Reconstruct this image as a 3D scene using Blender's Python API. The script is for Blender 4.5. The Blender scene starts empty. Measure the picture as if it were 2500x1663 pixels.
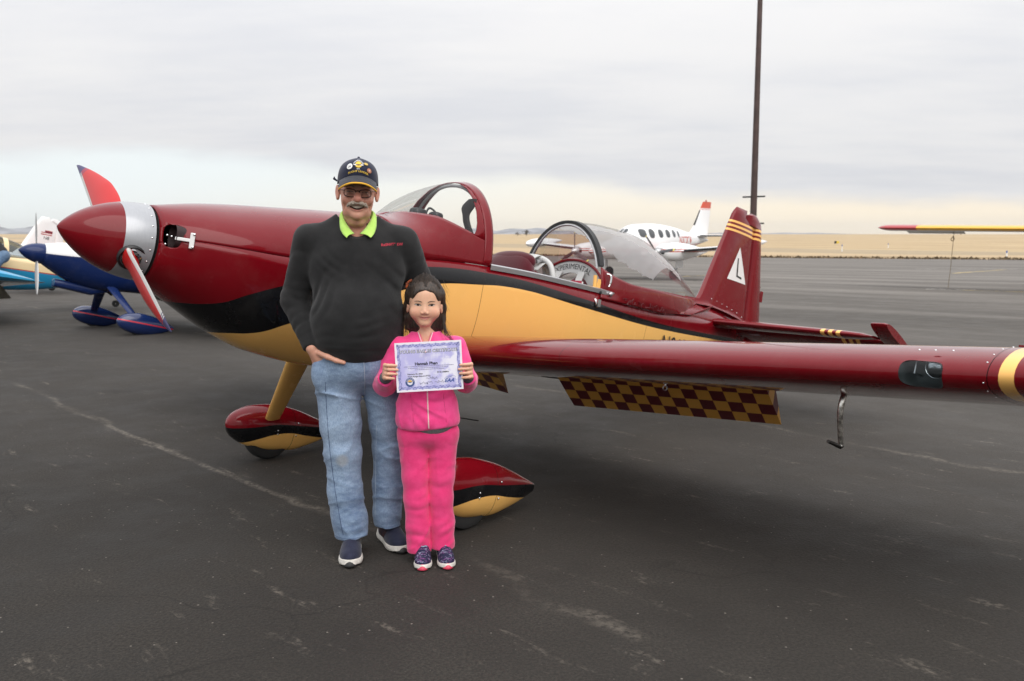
import bpy, bmesh, math, random
import numpy as np
from math import radians, sin, cos, pi
from mathutils import Matrix, Vector, Euler
random.seed(7)
SC = bpy.context.scene
COL = SC.collection

# ------------------------------------------------------------------ camera
cam_data = bpy.data.cameras.new('camera')
cam_data.sensor_width = 36.0
cam_data.lens = 2180.0 / 2500.0 * 36.0
cam_data.clip_start = 0.05
cam_data.clip_end = 60000.0
cam_data.dof.use_dof = True
cam_data.dof.focus_distance = 4.1
cam_data.dof.aperture_fstop = 5.0
cam = bpy.data.objects.new('camera', cam_data)
COL.objects.link(cam)
cam.location = (0, 0, 1.49)
cam.rotation_euler = (radians(90) - math.atan(259.5 / 2180.0), 0, 0)
SC.camera = cam

# ------------------------------------------------------------------ sky
SUN_EL, SUN_AZ = radians(48), radians(152)     # compass azimuth of the veiled sun: behind the camera, a little right
world = bpy.data.worlds.new('World')
SC.world = world
world.use_nodes = True
wn, wl = world.node_tree.nodes, world.node_tree.links
wn.clear()
def WN(t, **kw):
    n = wn.new(t)
    for k, v in kw.items():
        setattr(n, k, v)
    return n
def wmath(op, a, b=None, c=None, clamp=False):
    n = WN('ShaderNodeMath', operation=op, use_clamp=clamp)
    for i, v in enumerate((a, b, c)):
        if v is None: continue
        if isinstance(v, (int, float)): n.inputs[i].default_value = v
        else: wl.new(v, n.inputs[i])
    return n.outputs[0]
def wmix(f, a, b):
    n = WN('ShaderNodeMix', data_type='RGBA')
    for s, v in ((0, f), (6, a), (7, b)):
        if isinstance(v, (int, float)): n.inputs[s].default_value = v
        elif isinstance(v, tuple): n.inputs[s].default_value = (*v, 1)
        else: wl.new(v, n.inputs[s])
    return n.outputs[2]
def wrange(v, a, b, c=0.0, d=1.0):
    n = WN('ShaderNodeMapRange', interpolation_type='SMOOTHSTEP')
    wl.new(v, n.inputs[0])
    for i, q in enumerate((a, b, c, d)): n.inputs[i + 1].default_value = q
    return n.outputs[0]
tc = WN('ShaderNodeTexCoord')
sx = WN('ShaderNodeSeparateXYZ'); wl.new(tc.outputs['Generated'], sx.inputs[0])
dx, dy, dz = sx.outputs
den = wmath('ADD', wmath('MAXIMUM', dz, 0.0), 0.11)
cxv = WN('ShaderNodeCombineXYZ')
wl.new(wmath('DIVIDE', dx, den), cxv.inputs[0]); wl.new(wmath('DIVIDE', dy, den), cxv.inputs[1])
def wnoise(scale, vec, detail=6.0, rough=0.55, sxyz=(1, 1, 1), loc=(0, 0, 0), rot=0.0):
    mp = WN('ShaderNodeMapping'); wl.new(vec, mp.inputs[0])
    mp.inputs['Scale'].default_value = sxyz; mp.inputs['Location'].default_value = loc
    mp.inputs['Rotation'].default_value = (0, 0, rot)
    n = WN('ShaderNodeTexNoise'); wl.new(mp.outputs[0], n.inputs['Vector'])
    n.inputs['Scale'].default_value = scale; n.inputs['Detail'].default_value = detail
    n.inputs['Roughness'].default_value = rough
    return n.outputs['Fac']
n1 = wnoise(0.55, cxv.outputs[0], 7, 0.52, (0.8, 1.3, 1), (3.1, 1.7, 0), 0.25)
n2 = wnoise(1.6, cxv.outputs[0], 6, 0.6, (0.7, 1.6, 1), (8.1, 2.2, 0), 0.25)
n3 = wnoise(2.6, tc.outputs['Generated'], 5, 0.55, (1, 1, 3.0), (0.3, 0.1, 0.0))
cl = wmath('ADD', wmath('MULTIPLY', n1, 0.65), wmath('MULTIPLY', n2, 0.35))
cloud = wmix(wrange(cl, 0.36, 0.62), (5.8, 5.9, 6.2), (6.75, 6.72, 6.76))
# overcast grows brighter towards the zenith
zen = wmath('ADD', wmath('MULTIPLY', wmath('POWER', wmath('MAXIMUM', dz, 0.0), 1.4), 1.25), 0.91)
cs = WN('ShaderNodeVectorMath', operation='SCALE'); wl.new(cloud, cs.inputs[0]); wl.new(zen, cs.inputs['Scale'])
sky = WN('ShaderNodeTexSky', sky_type='NISHITA')
sky.sun_disc = False; sky.sun_elevation = SUN_EL; sky.sun_rotation = SUN_AZ
sky.air_density = 1.0; sky.dust_density = 2.0
# clear gap above the horizon: milky pale blue, warmer low down and to the right
warm = wmath('ADD', wmath('MULTIPLY', dx, 0.8), wmath('MULTIPLY', dz, -4.5))
gapc = wmix(wrange(warm, -0.62, 0.22), (7.0, 7.45, 7.5), (8.5, 7.5, 5.95))
gapc2 = wmix(0.04, gapc, sky.outputs[0])
edge = wmath('ADD', dz, wmath('MULTIPLY', wmath('ADD', n3, -0.5), 0.085))
edge = wmath('ADD', edge, wmath('MULTIPLY', dx, 0.045))
col = wmix(wrange(edge, 0.044, 0.070), gapc2, cs.outputs[0])
bg = WN('ShaderNodeBackground'); wl.new(col, bg.inputs[0]); bg.inputs[1].default_value = 0.1
wo = WN('ShaderNodeOutputWorld'); wl.new(bg.outputs[0], wo.inputs[0])

# ------------------------------------------------------------------ veiled sun
sd = bpy.data.lights.new('sun', 'SUN'); sd.energy = 1.5; sd.angle = radians(58); sd.color = (1.0, 0.96, 0.91)
sun = bpy.data.objects.new('sun', sd); COL.objects.link(sun)
to_sun = Vector((sin(SUN_AZ) * cos(SUN_EL), cos(SUN_AZ) * cos(SUN_EL), sin(SUN_EL)))
sun.rotation_euler = to_sun.to_track_quat('Z', 'Y').to_euler()
sun.location = (-5, -12, 15)
SC.view_settings.view_transform = 'Standard'
SC.view_settings.look = 'None'
SC.view_settings.exposure = 0.40
SC.view_settings.gamma = 1.0
SC.view_settings.use_curve_mapping = False
SC.cycles.max_bounces = 8
SC.cycles.transparent_max_bounces = 16
SC.cycles.use_denoising = True

# ------------------------------------------------------------------ helpers: materials
def new_mat(name):
    m = bpy.data.materials.new(name); m.use_nodes = True
    nt = m.node_tree; nt.nodes.clear()
    return m, nt
class NT:
    """small node-building helper"""
    def __init__(s, name):
        s.m, s.nt = new_mat(name); s.out = s.n('ShaderNodeOutputMaterial')
    def n(s, t, **kw):
        x = s.nt.nodes.new(t)
        for k, v in kw.items(): setattr(x, k, v)
        return x
    def put(s, sock, v):
        if v is None: return
        if isinstance(v, bpy.types.NodeSocket): s.nt.links.new(v, sock)
        elif isinstance(v, tuple) and len(v) == 3 and sock.type == 'RGBA': sock.default_value = (*v, 1)
        else: sock.default_value = v
    def math(s, op, a, b=None, c=None, clamp=False):
        x = s.n('ShaderNodeMath', operation=op, use_clamp=clamp)
        for i, v in enumerate((a, b, c)): s.put(x.inputs[i], v)
        return x.outputs[0]
    def mix(s, f, a, b, blend='MIX'):
        x = s.n('ShaderNodeMix', data_type='RGBA', blend_type=blend)
        s.put(x.inputs[0], f); s.put(x.inputs[6], a); s.put(x.inputs[7], b)
        return x.outputs[2]
    def rng(s, v, a, b, c=0.0, d=1.0, smooth=True):
        x = s.n('ShaderNodeMapRange', interpolation_type='SMOOTHSTEP' if smooth else 'LINEAR')
        s.put(x.inputs[0], v)
        for i, q in enumerate((a, b, c, d)): s.put(x.inputs[i + 1], q)
        return x.outputs[0]
    def coord(s, kind='Object'):
        return s.n('ShaderNodeTexCoord').outputs[kind]
    def geo(s):
        return s.n('ShaderNodeNewGeometry').outputs['Position']
    def sep(s, v):
        x = s.n('ShaderNodeSeparateXYZ'); s.put(x.inputs[0], v); return x.outputs
    def noise(s, vec, scale, detail=4.0, rough=0.55, sc=None, loc=None, rot=None):
        if sc or loc or rot:
            mp = s.n('ShaderNodeMapping'); s.put(mp.inputs[0], vec)
            if rot: mp.inputs['Rotation'].default_value = rot
            if sc: mp.inputs['Scale'].default_value = sc
            if loc: mp.inputs['Location'].default_value = loc
            vec = mp.outputs[0]
        x = s.n('ShaderNodeTexNoise'); s.put(x.inputs['Vector'], vec)
        x.inputs['Scale'].default_value = scale; x.inputs['Detail'].default_value = detail; x.inputs['Roughness'].default_value = rough
        return x.outputs['Fac']
    def curve(s, v, pts, x0, x1, y0, y1):
        """piecewise smooth function given by pts, through a Float Curve node"""
        f = s.n('ShaderNodeFloatCurve')
        s.put(f.inputs['Value'], s.rng(v, x0, x1, 0, 1, smooth=False))
        c = f.mapping.curves[0]
        pts = sorted(pts)
        q = [((x - x0) / (x1 - x0), (y - y0) / (y1 - y0)) for x, y in pts]
        c.points[0].location = q[0]; c.points[1].location = q[-1]
        for p in q[1:-1]: c.points.new(*p)
        f.mapping.update()
        return s.rng(f.outputs[0], 0, 1, y0, y1, smooth=False)
    def bump(s, h, strength=0.3, dist=0.01, normal=None):
        b = s.n('ShaderNodeBump'); b.inputs['Strength'].default_value = strength; b.inputs['Distance'].default_value = dist
        s.put(b.inputs['Height'], h); s.put(b.inputs['Normal'], normal)
        return b.outputs[0]
    def bsdf(s, color, rough=0.5, spec=0.5, metal=0.0, coat=0.0, coat_rough=0.05, normal=None, sheen=0.0, sss=0.0, sss_r=None, **kw):
        p = s.n('ShaderNodeBsdfPrincipled')
        s.put(p.inputs['Base Color'], color); s.put(p.inputs['Roughness'], rough)
        s.put(p.inputs['Specular IOR Level'], spec); s.put(p.inputs['Metallic'], metal)
        s.put(p.inputs['Coat Weight'], coat); p.inputs['Coat IOR'].default_value = 1.34; s.put(p.inputs['Coat Roughness'], coat_rough)
        s.put(p.inputs['Normal'], normal)
        if sheen: p.inputs['Sheen Weight'].default_value = sheen; p.inputs['Sheen Roughness'].default_value = 0.5
        if sss:
            p.inputs['Subsurface Weight'].default_value = sss
            p.inputs['Subsurface Radius'].default_value = sss_r or (1.0, 0.35, 0.18)
            p.inputs['Subsurface Scale'].default_value = 0.006
        s.nt.links.new(p.outputs[0], s.out.inputs[0])
        return p
MATS = {}
def simple(name, color, rough=0.5, spec=0.5, metal=0.0, coat=0.0, var=0.0, vscale=20.0, bump=0.0, bscale=200.0, bdist=0.002, **kw):
    if name in MATS: return MATS[name]
    t = NT(name); c = color; nrm = None
    if var:
        f = t.noise(t.coord(), vscale, 5)
        c = t.mix(t.rng(f, 0.3, 0.7), tuple(x * (1 - var) for x in color), tuple(min(1, x * (1 + var)) for x in color))
    if bump:
        nrm = t.bump(t.noise(t.coord(), bscale, 3), bump, bdist)
    t.bsdf(c, rough, spec, metal, coat, normal=nrm, **kw)
    MATS[name] = t.m
    return t.m
def paint(name, color, rough=0.22):
    """automotive style gloss paint with very faint orange peel and dust"""
    if name in MATS: return MATS[name]
    t = NT(name)
    co = t.coord()
    dust = t.rng(t.noise(co, 6, 6, 0.65), 0.45, 0.8)
    c = t.mix(t.math('MULTIPLY', dust, 0.05), color, (0.35, 0.32, 0.28))
    r = t.rng(t.noise(co, 9, 4), 0.3, 0.75, rough * 0.8, rough * 1.35)
    t.bsdf(c, r, 0.10, coat=0.8, coat_rough=0.03, normal=t.bump(t.noise(co, 26, 2), 0.035, 0.004))
    MATS[name] = t.m
    return t.m
def glass(name, tint=(0.975, 0.98, 0.98), refl=0.38, rough=0.02):
    if name in MATS: return MATS[name]
    t = NT(name)
    tr = t.n('ShaderNodeBsdfTransparent'); tr.inputs[0].default_value = (*tint, 1)
    gl = t.n('ShaderNodeBsdfGlossy'); gl.inputs['Roughness'].default_value = rough
    fr = t.n('ShaderNodeFresnel'); fr.inputs[0].default_value = 1.42
    ms = t.n('ShaderNodeMixShader')
    t.put(ms.inputs[0], t.math('MULTIPLY', fr.outputs[0], refl)); t.nt.links.new(tr.outputs[0], ms.inputs[1]); t.nt.links.new(gl.outputs[0], ms.inputs[2])
    t.nt.links.new(ms.outputs[0], t.out.inputs[0])
    MATS[name] = t.m
    return t.m

# ------------------------------------------------------------------ helpers: objects
def link(o, parent=None, loc=None, rot=None):
    COL.objects.link(o)
    if parent is not None: o.parent = parent
    if loc is not None: o.location = loc
    if rot is not None: o.rotation_euler = rot
    return o
def thing(name, label, cat, loc=(0, 0, 0), rotz=0.0, group=None):
    o = bpy.data.objects.new(name, None); o.empty_display_size = 0.2
    link(o, None, loc, (0, 0, rotz))
    return tag(o, label, cat, group)
def tag(o, label=None, cat=None, group=None, kind=None):
    if label: o['label'] = label
    if cat: o['category'] = cat
    if group: o['group'] = group
    if kind: o['kind'] = kind
    return o
def mk(name, verts, faces, mat, parent=None, smooth=True, sharp=40, loc=None, rot=None):
    me = bpy.data.meshes.new(name)
    verts = np.asarray(verts, dtype=float)
    if isinstance(faces, np.ndarray): faces = faces.tolist()
    me.from_pydata(verts.tolist(), [], faces)
    me.validate()
    return from_mesh(name, me, mat, parent, smooth, sharp, loc, rot)
def from_mesh(name, me, mat, parent=None, smooth=True, sharp=40, loc=None, rot=None):
    me.materials.append(mat)
    if smooth:
        me.polygons.foreach_set('use_smooth', [True] * len(me.polygons))
        if sharp: me.set_sharp_from_angle(angle=radians(sharp))
    me.update()
    return link(bpy.data.objects.new(name, me), parent, loc, rot)
class MB:
    """collects shapes for one mesh"""
    def __init__(s): s.v = []; s.f = []
    def add(s, v, f):
        o = len(s.v); s.v += [tuple(map(float, q)) for q in v]; s.f += [[i + o for i in q] for q in f]; return s
    def box(s, c, d, rot=None):
        x, y, z = [q / 2 for q in d]
        v = [Vector((a, b, e)) for a in (-x, x) for b in (-y, y) for e in (-z, z)]
        if rot is not None: v = [rot @ q for q in v]
        v = [q + Vector(c) for q in v]
        return s.add(v, [[0, 1, 3, 2], [4, 6, 7, 5], [0, 4, 5, 1], [2, 3, 7, 6], [0, 2, 6, 4], [1, 5, 7, 3]])
    def grid(s, P, close_u=False, close_v=False, flip=False):
        P = np.asarray(P, float); n, m, _ = P.shape; f = []
        for i in range(n if close_u else n - 1):
            for j in range(m if close_v else m - 1):
                a, b, c, d = i * m + j, i * m + (j + 1) % m, ((i + 1) % n) * m + (j + 1) % m, ((i + 1) % n) * m + j
                f.append([a, d, c, b] if flip else [a, b, c, d])
        return s.add(P.reshape(-1, 3), f)
    def cap(s, ring, flip=False):
        r = [tuple(q) for q in ring]; return s.add(r, [list(range(len(r)))[::-1] if flip else list(range(len(r)))])
    def tube(s, pts, r, seg=10, caps=True):
        pts = np.asarray(pts, float); n = len(pts); r = np.broadcast_to(np.asarray(r, float), (n,))
        T = np.gradient(pts, axis=0); T /= np.linalg.norm(T, axis=1)[:, None] + 1e-12
        ref = np.array([0, 0, 1.0]) if abs(T[0][2]) < 0.9 else np.array([1.0, 0, 0])
        A = np.cross(T[0], ref); A /= np.linalg.norm(A); rings = []
        for i in range(n):
            A = A - T[i] * (A @ T[i]); A /= np.linalg.norm(A); B = np.cross(T[i], A)
            a = np.linspace(0, 2 * pi, seg, endpoint=False)
            rings.append(pts[i] + r[i] * (np.cos(a)[:, None] * A + np.sin(a)[:, None] * B))
        R = np.array(rings); s.grid(R, close_v=True, flip=True)
        if caps: s.cap(R[0]); s.cap(R[-1], True)
        return s
    def lathe(s, prof, axis_o=(0, 0, 0), ax=(1, 0, 0), seg=32):
        """prof: (distance along axis, radius)"""
        ax = Vector(ax).normalized(); o = Vector(axis_o)
        e1 = ax.orthogonal().normalized(); e2 = ax.cross(e1)
        R = [[o + ax * d + (e1 * cos(2 * pi * k / seg) + e2 * sin(2 * pi * k / seg)) * max(r, 1e-5) for k in range(seg)] for d, r in prof]
        return s.grid(R, close_v=True, flip=True)
    def prism(s, poly, h0, h1, fn=lambda x, y, z: (x, y, z)):
        n = len(poly)
        v = [fn(x, y, h0) for x, y in poly] + [fn(x, y, h1) for x, y in poly]
        return s.add(v, [list(range(n))[::-1], list(range(n, 2 * n))] + [[i, (i + 1) % n, n + (i + 1) % n, n + i] for i in range(n)])
    def make(s, name, mat, parent=None, smooth=True, sharp=40, loc=None, rot=None, fix=True):
        o = mk(name, s.v, s.f, mat, parent, smooth, sharp, loc, rot)
        if fix:
            bm = bmesh.new(); bm.from_mesh(o.data); bmesh.ops.remove_doubles(bm, verts=bm.verts, dist=1e-5)
            bmesh.ops.recalc_face_normals(bm, faces=bm.faces); bm.to_mesh(o.data); bm.free()
            if smooth and sharp: o.data.set_sharp_from_angle(angle=radians(sharp))
        return o
def copy_tree(o, parent=None):
    c = o.copy(); COL.objects.link(c); c.parent = parent
    for ch in list(o.children): copy_tree(ch, c)
    return c
def pchip(xs, ys):
    xs = np.asarray(xs, float); ys = np.asarray(ys, float)
    if xs[0] > xs[-1]: xs = xs[::-1]; ys = ys[::-1]
    h = np.diff(xs); d = np.diff(ys) / h; m = np.zeros_like(ys)
    for i in range(1, len(xs) - 1):
        if d[i - 1] * d[i] > 0:
            w1 = 2 * h[i] + h[i - 1]; w2 = h[i] + 2 * h[i - 1]; m[i] = (w1 + w2) / (w1 / d[i - 1] + w2 / d[i])
    m[0] = d[0]; m[-1] = d[-1]
    def f(x):
        x = np.clip(np.asarray(x, float), xs[0], xs[-1]); i = np.clip(np.searchsorted(xs, x) - 1, 0, len(h) - 1)
        t = (x - xs[i]) / h[i]; t2 = t * t; t3 = t2 * t
        return (2 * t3 - 3 * t2 + 1) * ys[i] + (t3 - 2 * t2 + t) * h[i] * m[i] + (-2 * t3 + 3 * t2) * ys[i + 1] + (t3 - t2) * h[i] * m[i + 1]
    return f
def smooth01(x): x = np.clip(x, 0, 1); return x * x * (3 - 2 * x)
def catmull(pts, n=8):
    pts = np.asarray(pts, float); P = np.vstack([2 * pts[0] - pts[1], pts, 2 * pts[-1] - pts[-2]]); out = []
    for i in range(1, len(P) - 2):
        for t in np.linspace(0, 1, n, endpoint=False):
            a, b, c, d = P[i - 1:i + 3]
            out.append(.5 * (2 * b + (c - a) * t + (2 * a - 5 * b + 4 * c - d) * t * t + (3 * b - a - 3 * c + d) * t ** 3))
    out.append(pts[-1]); return np.array(out)
def text_mesh(body, size, depth=0.0, shear=0.0, align='CENTER', spacing=1.0, offset=0.0):
    cu = bpy.data.curves.new('lettering', 'FONT'); cu.body = body; cu.size = size; cu.extrude = depth
    cu.align_x = align; cu.align_y = 'CENTER'; cu.shear = shear; cu.space_character = spacing; cu.offset = offset
    cu.resolution_u = 3
    o = bpy.data.objects.new('lettering', cu); COL.objects.link(o)
    dg = bpy.context.evaluated_depsgraph_get()
    me = bpy.data.meshes.new_from_object(o.evaluated_get(dg))
    bpy.data.objects.remove(o); bpy.data.curves.remove(cu)
    me.materials.clear()
    return me
def text_on(name, body, size, mat, parent, fn, **kw):
    """lettering whose flat (x, y, z) is bent by fn onto a surface"""
    me = text_mesh(body, size, **kw)
    n = len(me.vertices); a = np.empty(n * 3); me.vertices.foreach_get('co', a); a = a.reshape(-1, 3)
    a = np.array([fn(*q) for q in a]); me.vertices.foreach_set('co', a.ravel()); me.update()
    return from_mesh(name, me, mat, parent, smooth=False)

# ------------------------------------------------------------------ ground
VDIR = np.array([0.69475, -0.71925]); NDIR = np.array([0.71925, 0.69475])   # paving lanes run along VDIR
QEDGE = 112.0
def gz(Y):
    """apron falls gently away, then the prairie climbs to the horizon"""
    Y = np.asarray(Y, float)
    a = np.where(Y < 8, 0, np.where(Y < 14, -.0155 * (Y - 8) ** 2 / 12, -.0155 * (Y - 11)))
    b = np.where(Y > 200, (Y - 200) * .0155, 0)
    r = np.where(Y > 260, (np.clip(Y, 260, 2600) - 260) * (4.45 / 2340), 0)
    return a + b + r
def sheet(name, ps, qs, mat, wob=0.0):
    P, Q = np.meshgrid(ps, qs)
    X = P * VDIR[0] + Q * NDIR[0]; Y = P * VDIR[1] + Q * NDIR[1]
    Z = gz(Y)
    if wob: Z = Z + wob * np.clip((Q - QEDGE) / 60, 0, 1) * (np.sin(X / 37 + 1.3) + np.sin(Y / 53) + np.sin((X + Y) / 91))
    G = np.stack([X, Y, Z], -1)
    o = MB().grid(G, flip=False).make(name, mat, smooth=True, sharp=None, fix=False)
    return tag(o, kind='structure')

def asphalt():
    t = NT('asphalt')
    pos = t.geo(); x, y, z = t.sep(pos)
    q = t.math('ADD', t.math('MULTIPLY', x, float(NDIR[0])), t.math('MULTIPLY', y, float(NDIR[1])))
    p = t.math('ADD', t.math('MULTIPLY', x, float(VDIR[0])), t.math('MULTIPLY', y, float(VDIR[1])))
    big = t.noise(pos, 0.35, 5, 0.6)
    mid = t.noise(pos, 2.3, 6, 0.65)
    fine = t.noise(pos, 85, 4, 0.75)
    base = t.mix(t.rng(t.math('ADD', t.math('MULTIPLY', big, 0.6), t.math('MULTIPLY', mid, 0.4)), 0.35, 0.65), (0.025, 0.0217, 0.0184), (0.0445, 0.0390, 0.0332))
    base = t.mix(t.rng(fine, 0.40, 0.60), t.mix(0.72, base, (0.012, 0.011, 0.010)), base)
    # pale stone grains in the binder
    vo = t.n('ShaderNodeTexVoronoi'); t.put(vo.inputs['Vector'], pos); vo.inputs['Scale'].default_value = 75
    g = t.math('MULTIPLY', t.rng(vo.outputs['Distance'], 0.18, 0.05), t.rng(t.noise(pos, 31, 2), 0.56, 0.68))
    base = t.mix(t.math('MULTIPLY', g, 0.6), base, (0.24, 0.215, 0.185))
    pit = t.math('MULTIPLY', t.rng(t.noise(pos, 60, 2, 0.6), 0.60, 0.70), 0.6)
    base = t.mix(pit, base, (0.012, 0.011, 0.010))
    # paving lane seams with ravelled pale edges
    warp = t.math('MULTIPLY', t.math('ADD', t.noise(pos, 0.55, 4, 0.6), -0.5), 0.75)
    ql = t.math('ADD', t.math('ADD', q, warp), -.74)
    d = t.math('ABSOLUTE', t.math('SUBTRACT', t.math('MODULO', t.math('ADD', ql, 362.0), 3.62), 1.81))   # 0 midway
    seam = t.rng(d, 0.055, 0.0)
    br = t.math('MULTIPLY', t.rng(t.noise(pos, 0.8, 5, 0.6), 0.44, 0.60), t.rng(t.noise(pos, 26, 5, 0.7), 0.36, 0.60))
    base = t.mix(t.math('MULTIPLY', t.math('MULTIPLY', seam, br), 0.62), base, (0.19, 0.165, 0.135))
    # the long ravelled joint that runs down the left of the apron
    wq = t.math('ADD', q, t.math('MULTIPLY', t.math('ADD', t.noise(pos, 1.1, 5, 0.6), -0.5), 0.10))
    ln = t.math('MULTIPLY', t.rng(t.math('ABSOLUTE', t.math('SUBTRACT', wq, 2.50)), 0.036, 0.006), t.math('MULTIPLY', t.rng(p, -8.2, -7.4), t.rng(p, -3.6, -4.8)))
    ln = t.math('MULTIPLY', ln, t.math('MULTIPLY', t.rng(t.noise(pos, 34, 5, 0.75), 0.38, 0.60), t.rng(t.noise(pos, 2.2, 4, 0.6), 0.30, 0.55)))
    base = t.mix(t.math('MULTIPLY', ln, 0.62), base, (0.20, 0.175, 0.145))
    # fine dark cracks
    cv = t.n('ShaderNodeTexVoronoi', feature='DISTANCE_TO_EDGE'); mpv = t.n('ShaderNodeVectorMath', operation='ADD')
    nz3 = t.n('ShaderNodeTexNoise'); t.put(nz3.inputs['Vector'], pos); nz3.inputs['Scale'].default_value = 1.3; nz3.inputs['Detail'].default_value = 6
    scv = t.n('ShaderNodeVectorMath', operation='SCALE'); t.put(scv.inputs[0], nz3.outputs['Color']); scv.inputs['Scale'].default_value = 1.1
    t.put(mpv.inputs[0], pos); t.put(mpv.inputs[1], scv.outputs[0]); t.put(cv.inputs['Vector'], mpv.outputs[0]); cv.inputs['Scale'].default_value = 0.42
    crk = t.math('MULTIPLY', t.rng(cv.outputs['Distance'], 0.006, 0.0015), t.rng(t.noise(pos, 0.6, 3, 0.5, loc=(7, 3, 0)), 0.47, 0.56))
    base = t.mix(t.math('MULTIPLY', crk, 0.5), base, (0.010, 0.009, 0.008))
    # loose pale grit
    gv = t.n('ShaderNodeTexVoronoi'); t.put(gv.inputs['Vector'], pos); gv.inputs['Scale'].default_value = 26
    gr = t.math('MULTIPLY', t.rng(gv.outputs['Distance'], 0.13, 0.09), t.math('GREATER_THAN', t.sep(gv.outputs['Color'])[0], 0.88))
    base = t.mix(t.math('MULTIPLY', gr, 0.6), base, (0.30, 0.27, 0.235))
    # older darker and lighter lays of the surface, with edges of their own
    pa = t.noise(pos, 0.28, 4, 0.55, loc=(2.4, 9.1, 0)); base = t.mix(t.rng(pa, 0.50, 0.53, 0.0, 0.30), base, t.mix(0.5, base, (0.012, 0.011, 0.010)))
    # scattered scuffs, stretched along the lanes
    cmb = t.n('ShaderNodeCombineXYZ'); t.put(cmb.inputs[0], p); t.put(cmb.inputs[1], q)
    sc = t.noise(cmb.outputs[0], 2.0, 6, 0.7, sc=(1.0, 4.0, 1.0))
    sp = t.math('MULTIPLY', t.rng(sc, 0.585, 0.72), t.rng(t.noise(pos, 38, 3), 0.4, 0.6))
    base = t.mix(t.math('MULTIPLY', sp, 0.62), base, (0.19, 0.165, 0.135))
    # oil darkened patches
    oil = t.rng(t.noise(pos, 0.8, 3, 0.5, loc=(4.2, 1.3, 0)), 0.60, 0.72)
    base = t.mix(t.math('MULTIPLY', oil, 0.35), base, (0.014, 0.013, 0.012))
    # far lanes streaked; their pale grazing sheen is put into the colour
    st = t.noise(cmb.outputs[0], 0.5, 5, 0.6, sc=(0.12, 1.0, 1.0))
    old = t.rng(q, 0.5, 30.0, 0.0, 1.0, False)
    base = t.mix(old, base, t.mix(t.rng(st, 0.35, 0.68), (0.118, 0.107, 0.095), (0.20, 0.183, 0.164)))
    h = t.math('ADD', t.math('MULTIPLY', fine, 0.6), t.math('MULTIPLY', vo.outputs['Distance'], 0.6))
    nr = t.bump(h, 0.45, 0.006)
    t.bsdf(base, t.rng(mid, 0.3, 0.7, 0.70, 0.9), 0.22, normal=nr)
    return t.m
def prairie():
    t = NT('dry_grass')
    pos = t.geo(); x, y, z = t.sep(pos)
    q = t.math('ADD', t.math('MULTIPLY', x, float(NDIR[0])), t.math('MULTIPLY', y, float(NDIR[1])))
    p = t.math('ADD', t.math('MULTIPLY', x, float(VDIR[0])), t.math('MULTIPLY', y, float(VDIR[1])))
    c = t.n('ShaderNodeCombineXYZ'); t.put(c.inputs[0], p); t.put(c.inputs[1], q)
    n1 = t.noise(c.outputs[0], 0.05, 6, 0.6, sc=(0.25, 1, 1))
    n2 = t.noise(c.outputs[0], 0.9, 5, 0.7, sc=(0.5, 1, 1))
    f = t.math('ADD', t.math('MULTIPLY', n1, 0.6), t.math('MULTIPLY', n2, 0.4))
    col = t.mix(t.rng(f, 0.36, 0.64), (0.34, 0.25, 0.15), (0.50, 0.385, 0.235))
    # mown verges and a strip of bare earth between the apron and the taxiway
    w = t.math('ADD', q, t.math('MULTIPLY', t.noise(pos, 0.06, 4), 14.0))
    def band(a, b, s=3.0):
        return t.math('MULTIPLY', t.rng(w, a - s, a), t.rng(w, b + s, b))
    col = t.mix(t.math('MULTIPLY', band(128, 142), 0.65), col, (0.19, 0.135, 0.075))
    col = t.mix(t.math('MULTIPLY', band(215, 270, 8), 0.6), col, (0.30, 0.25, 0.18))
    col = t.mix(t.math('MULTIPLY', band(150, 205, 6), 0.5), col, (0.47, 0.35, 0.22))
    col = t.mix(t.math('MULTIPLY', t.rng(w, 118.5, 114), 0.7), col, (0.16, 0.115, 0.065))
    t.bsdf(col, 0.95, 0.15, normal=t.bump(n2, 0.6, 0.3))
    return t.m
ps = np.concatenate([np.linspace(-420, -30, 40), np.linspace(-28, 60, 90), np.linspace(64, 300, 50)])
qs = np.concatenate([np.linspace(-60, -6, 20), np.linspace(-5, 40, 60), np.linspace(42, QEDGE, 40)])
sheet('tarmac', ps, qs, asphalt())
qs = QEDGE + 12000 * (np.linspace(0, 1, 110) ** 3.2)
ps = np.sign(np.linspace(-1, 1, 160)) * (np.abs(np.linspace(-1, 1, 160)) ** 2.2) * 14000
sheet('field', ps, qs, prairie(), 0.12)

# painted lines, far apron
def ground_strip(name, a, b, w, mat):
    a = np.array(a); b = np.array(b); d = (b - a) / np.linalg.norm(b - a); nn = np.array([-d[1], d[0]]) * w / 2
    k = 12; G = []
    for i in range(k + 1):
        c = a + (b - a) * i / k
        G.append([[*(c + nn), float(gz(c[1] + nn[1])) + .006], [*(c - nn), float(gz(c[1] - nn[1])) + .006]])
    return tag(MB().grid(G).make(name, mat, smooth=False), kind='structure')
def worn(name, c):
    t = NT(name); f = t.rng(t.noise(t.geo(), 1.6, 6, 0.7), 0.38, 0.6)
    t.bsdf(t.mix(f, (0.16, 0.148, 0.135), c), 0.8, 0.3); return t.m
M_LINEY = worn('worn_yellow_line', (0.55, 0.42, 0.17)); M_LINEW = worn('worn_white_line', (0.6, 0.58, 0.55))
ground_strip('painted_line', (23.2, 47.1), (30.5, 55.3), 0.30, M_LINEY)
ground_strip('painted_line', (14.2, 28.2), (18.5, 24.0), 0.16, M_LINEY)
ground_strip('painted_line', (25.6, 57.4), (36.0, 56.2), 0.30, M_LINEW)
ground_strip('painted_line', (13.4, 28.9), (14.7, 28.3), 0.22, M_LINEW)
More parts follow.
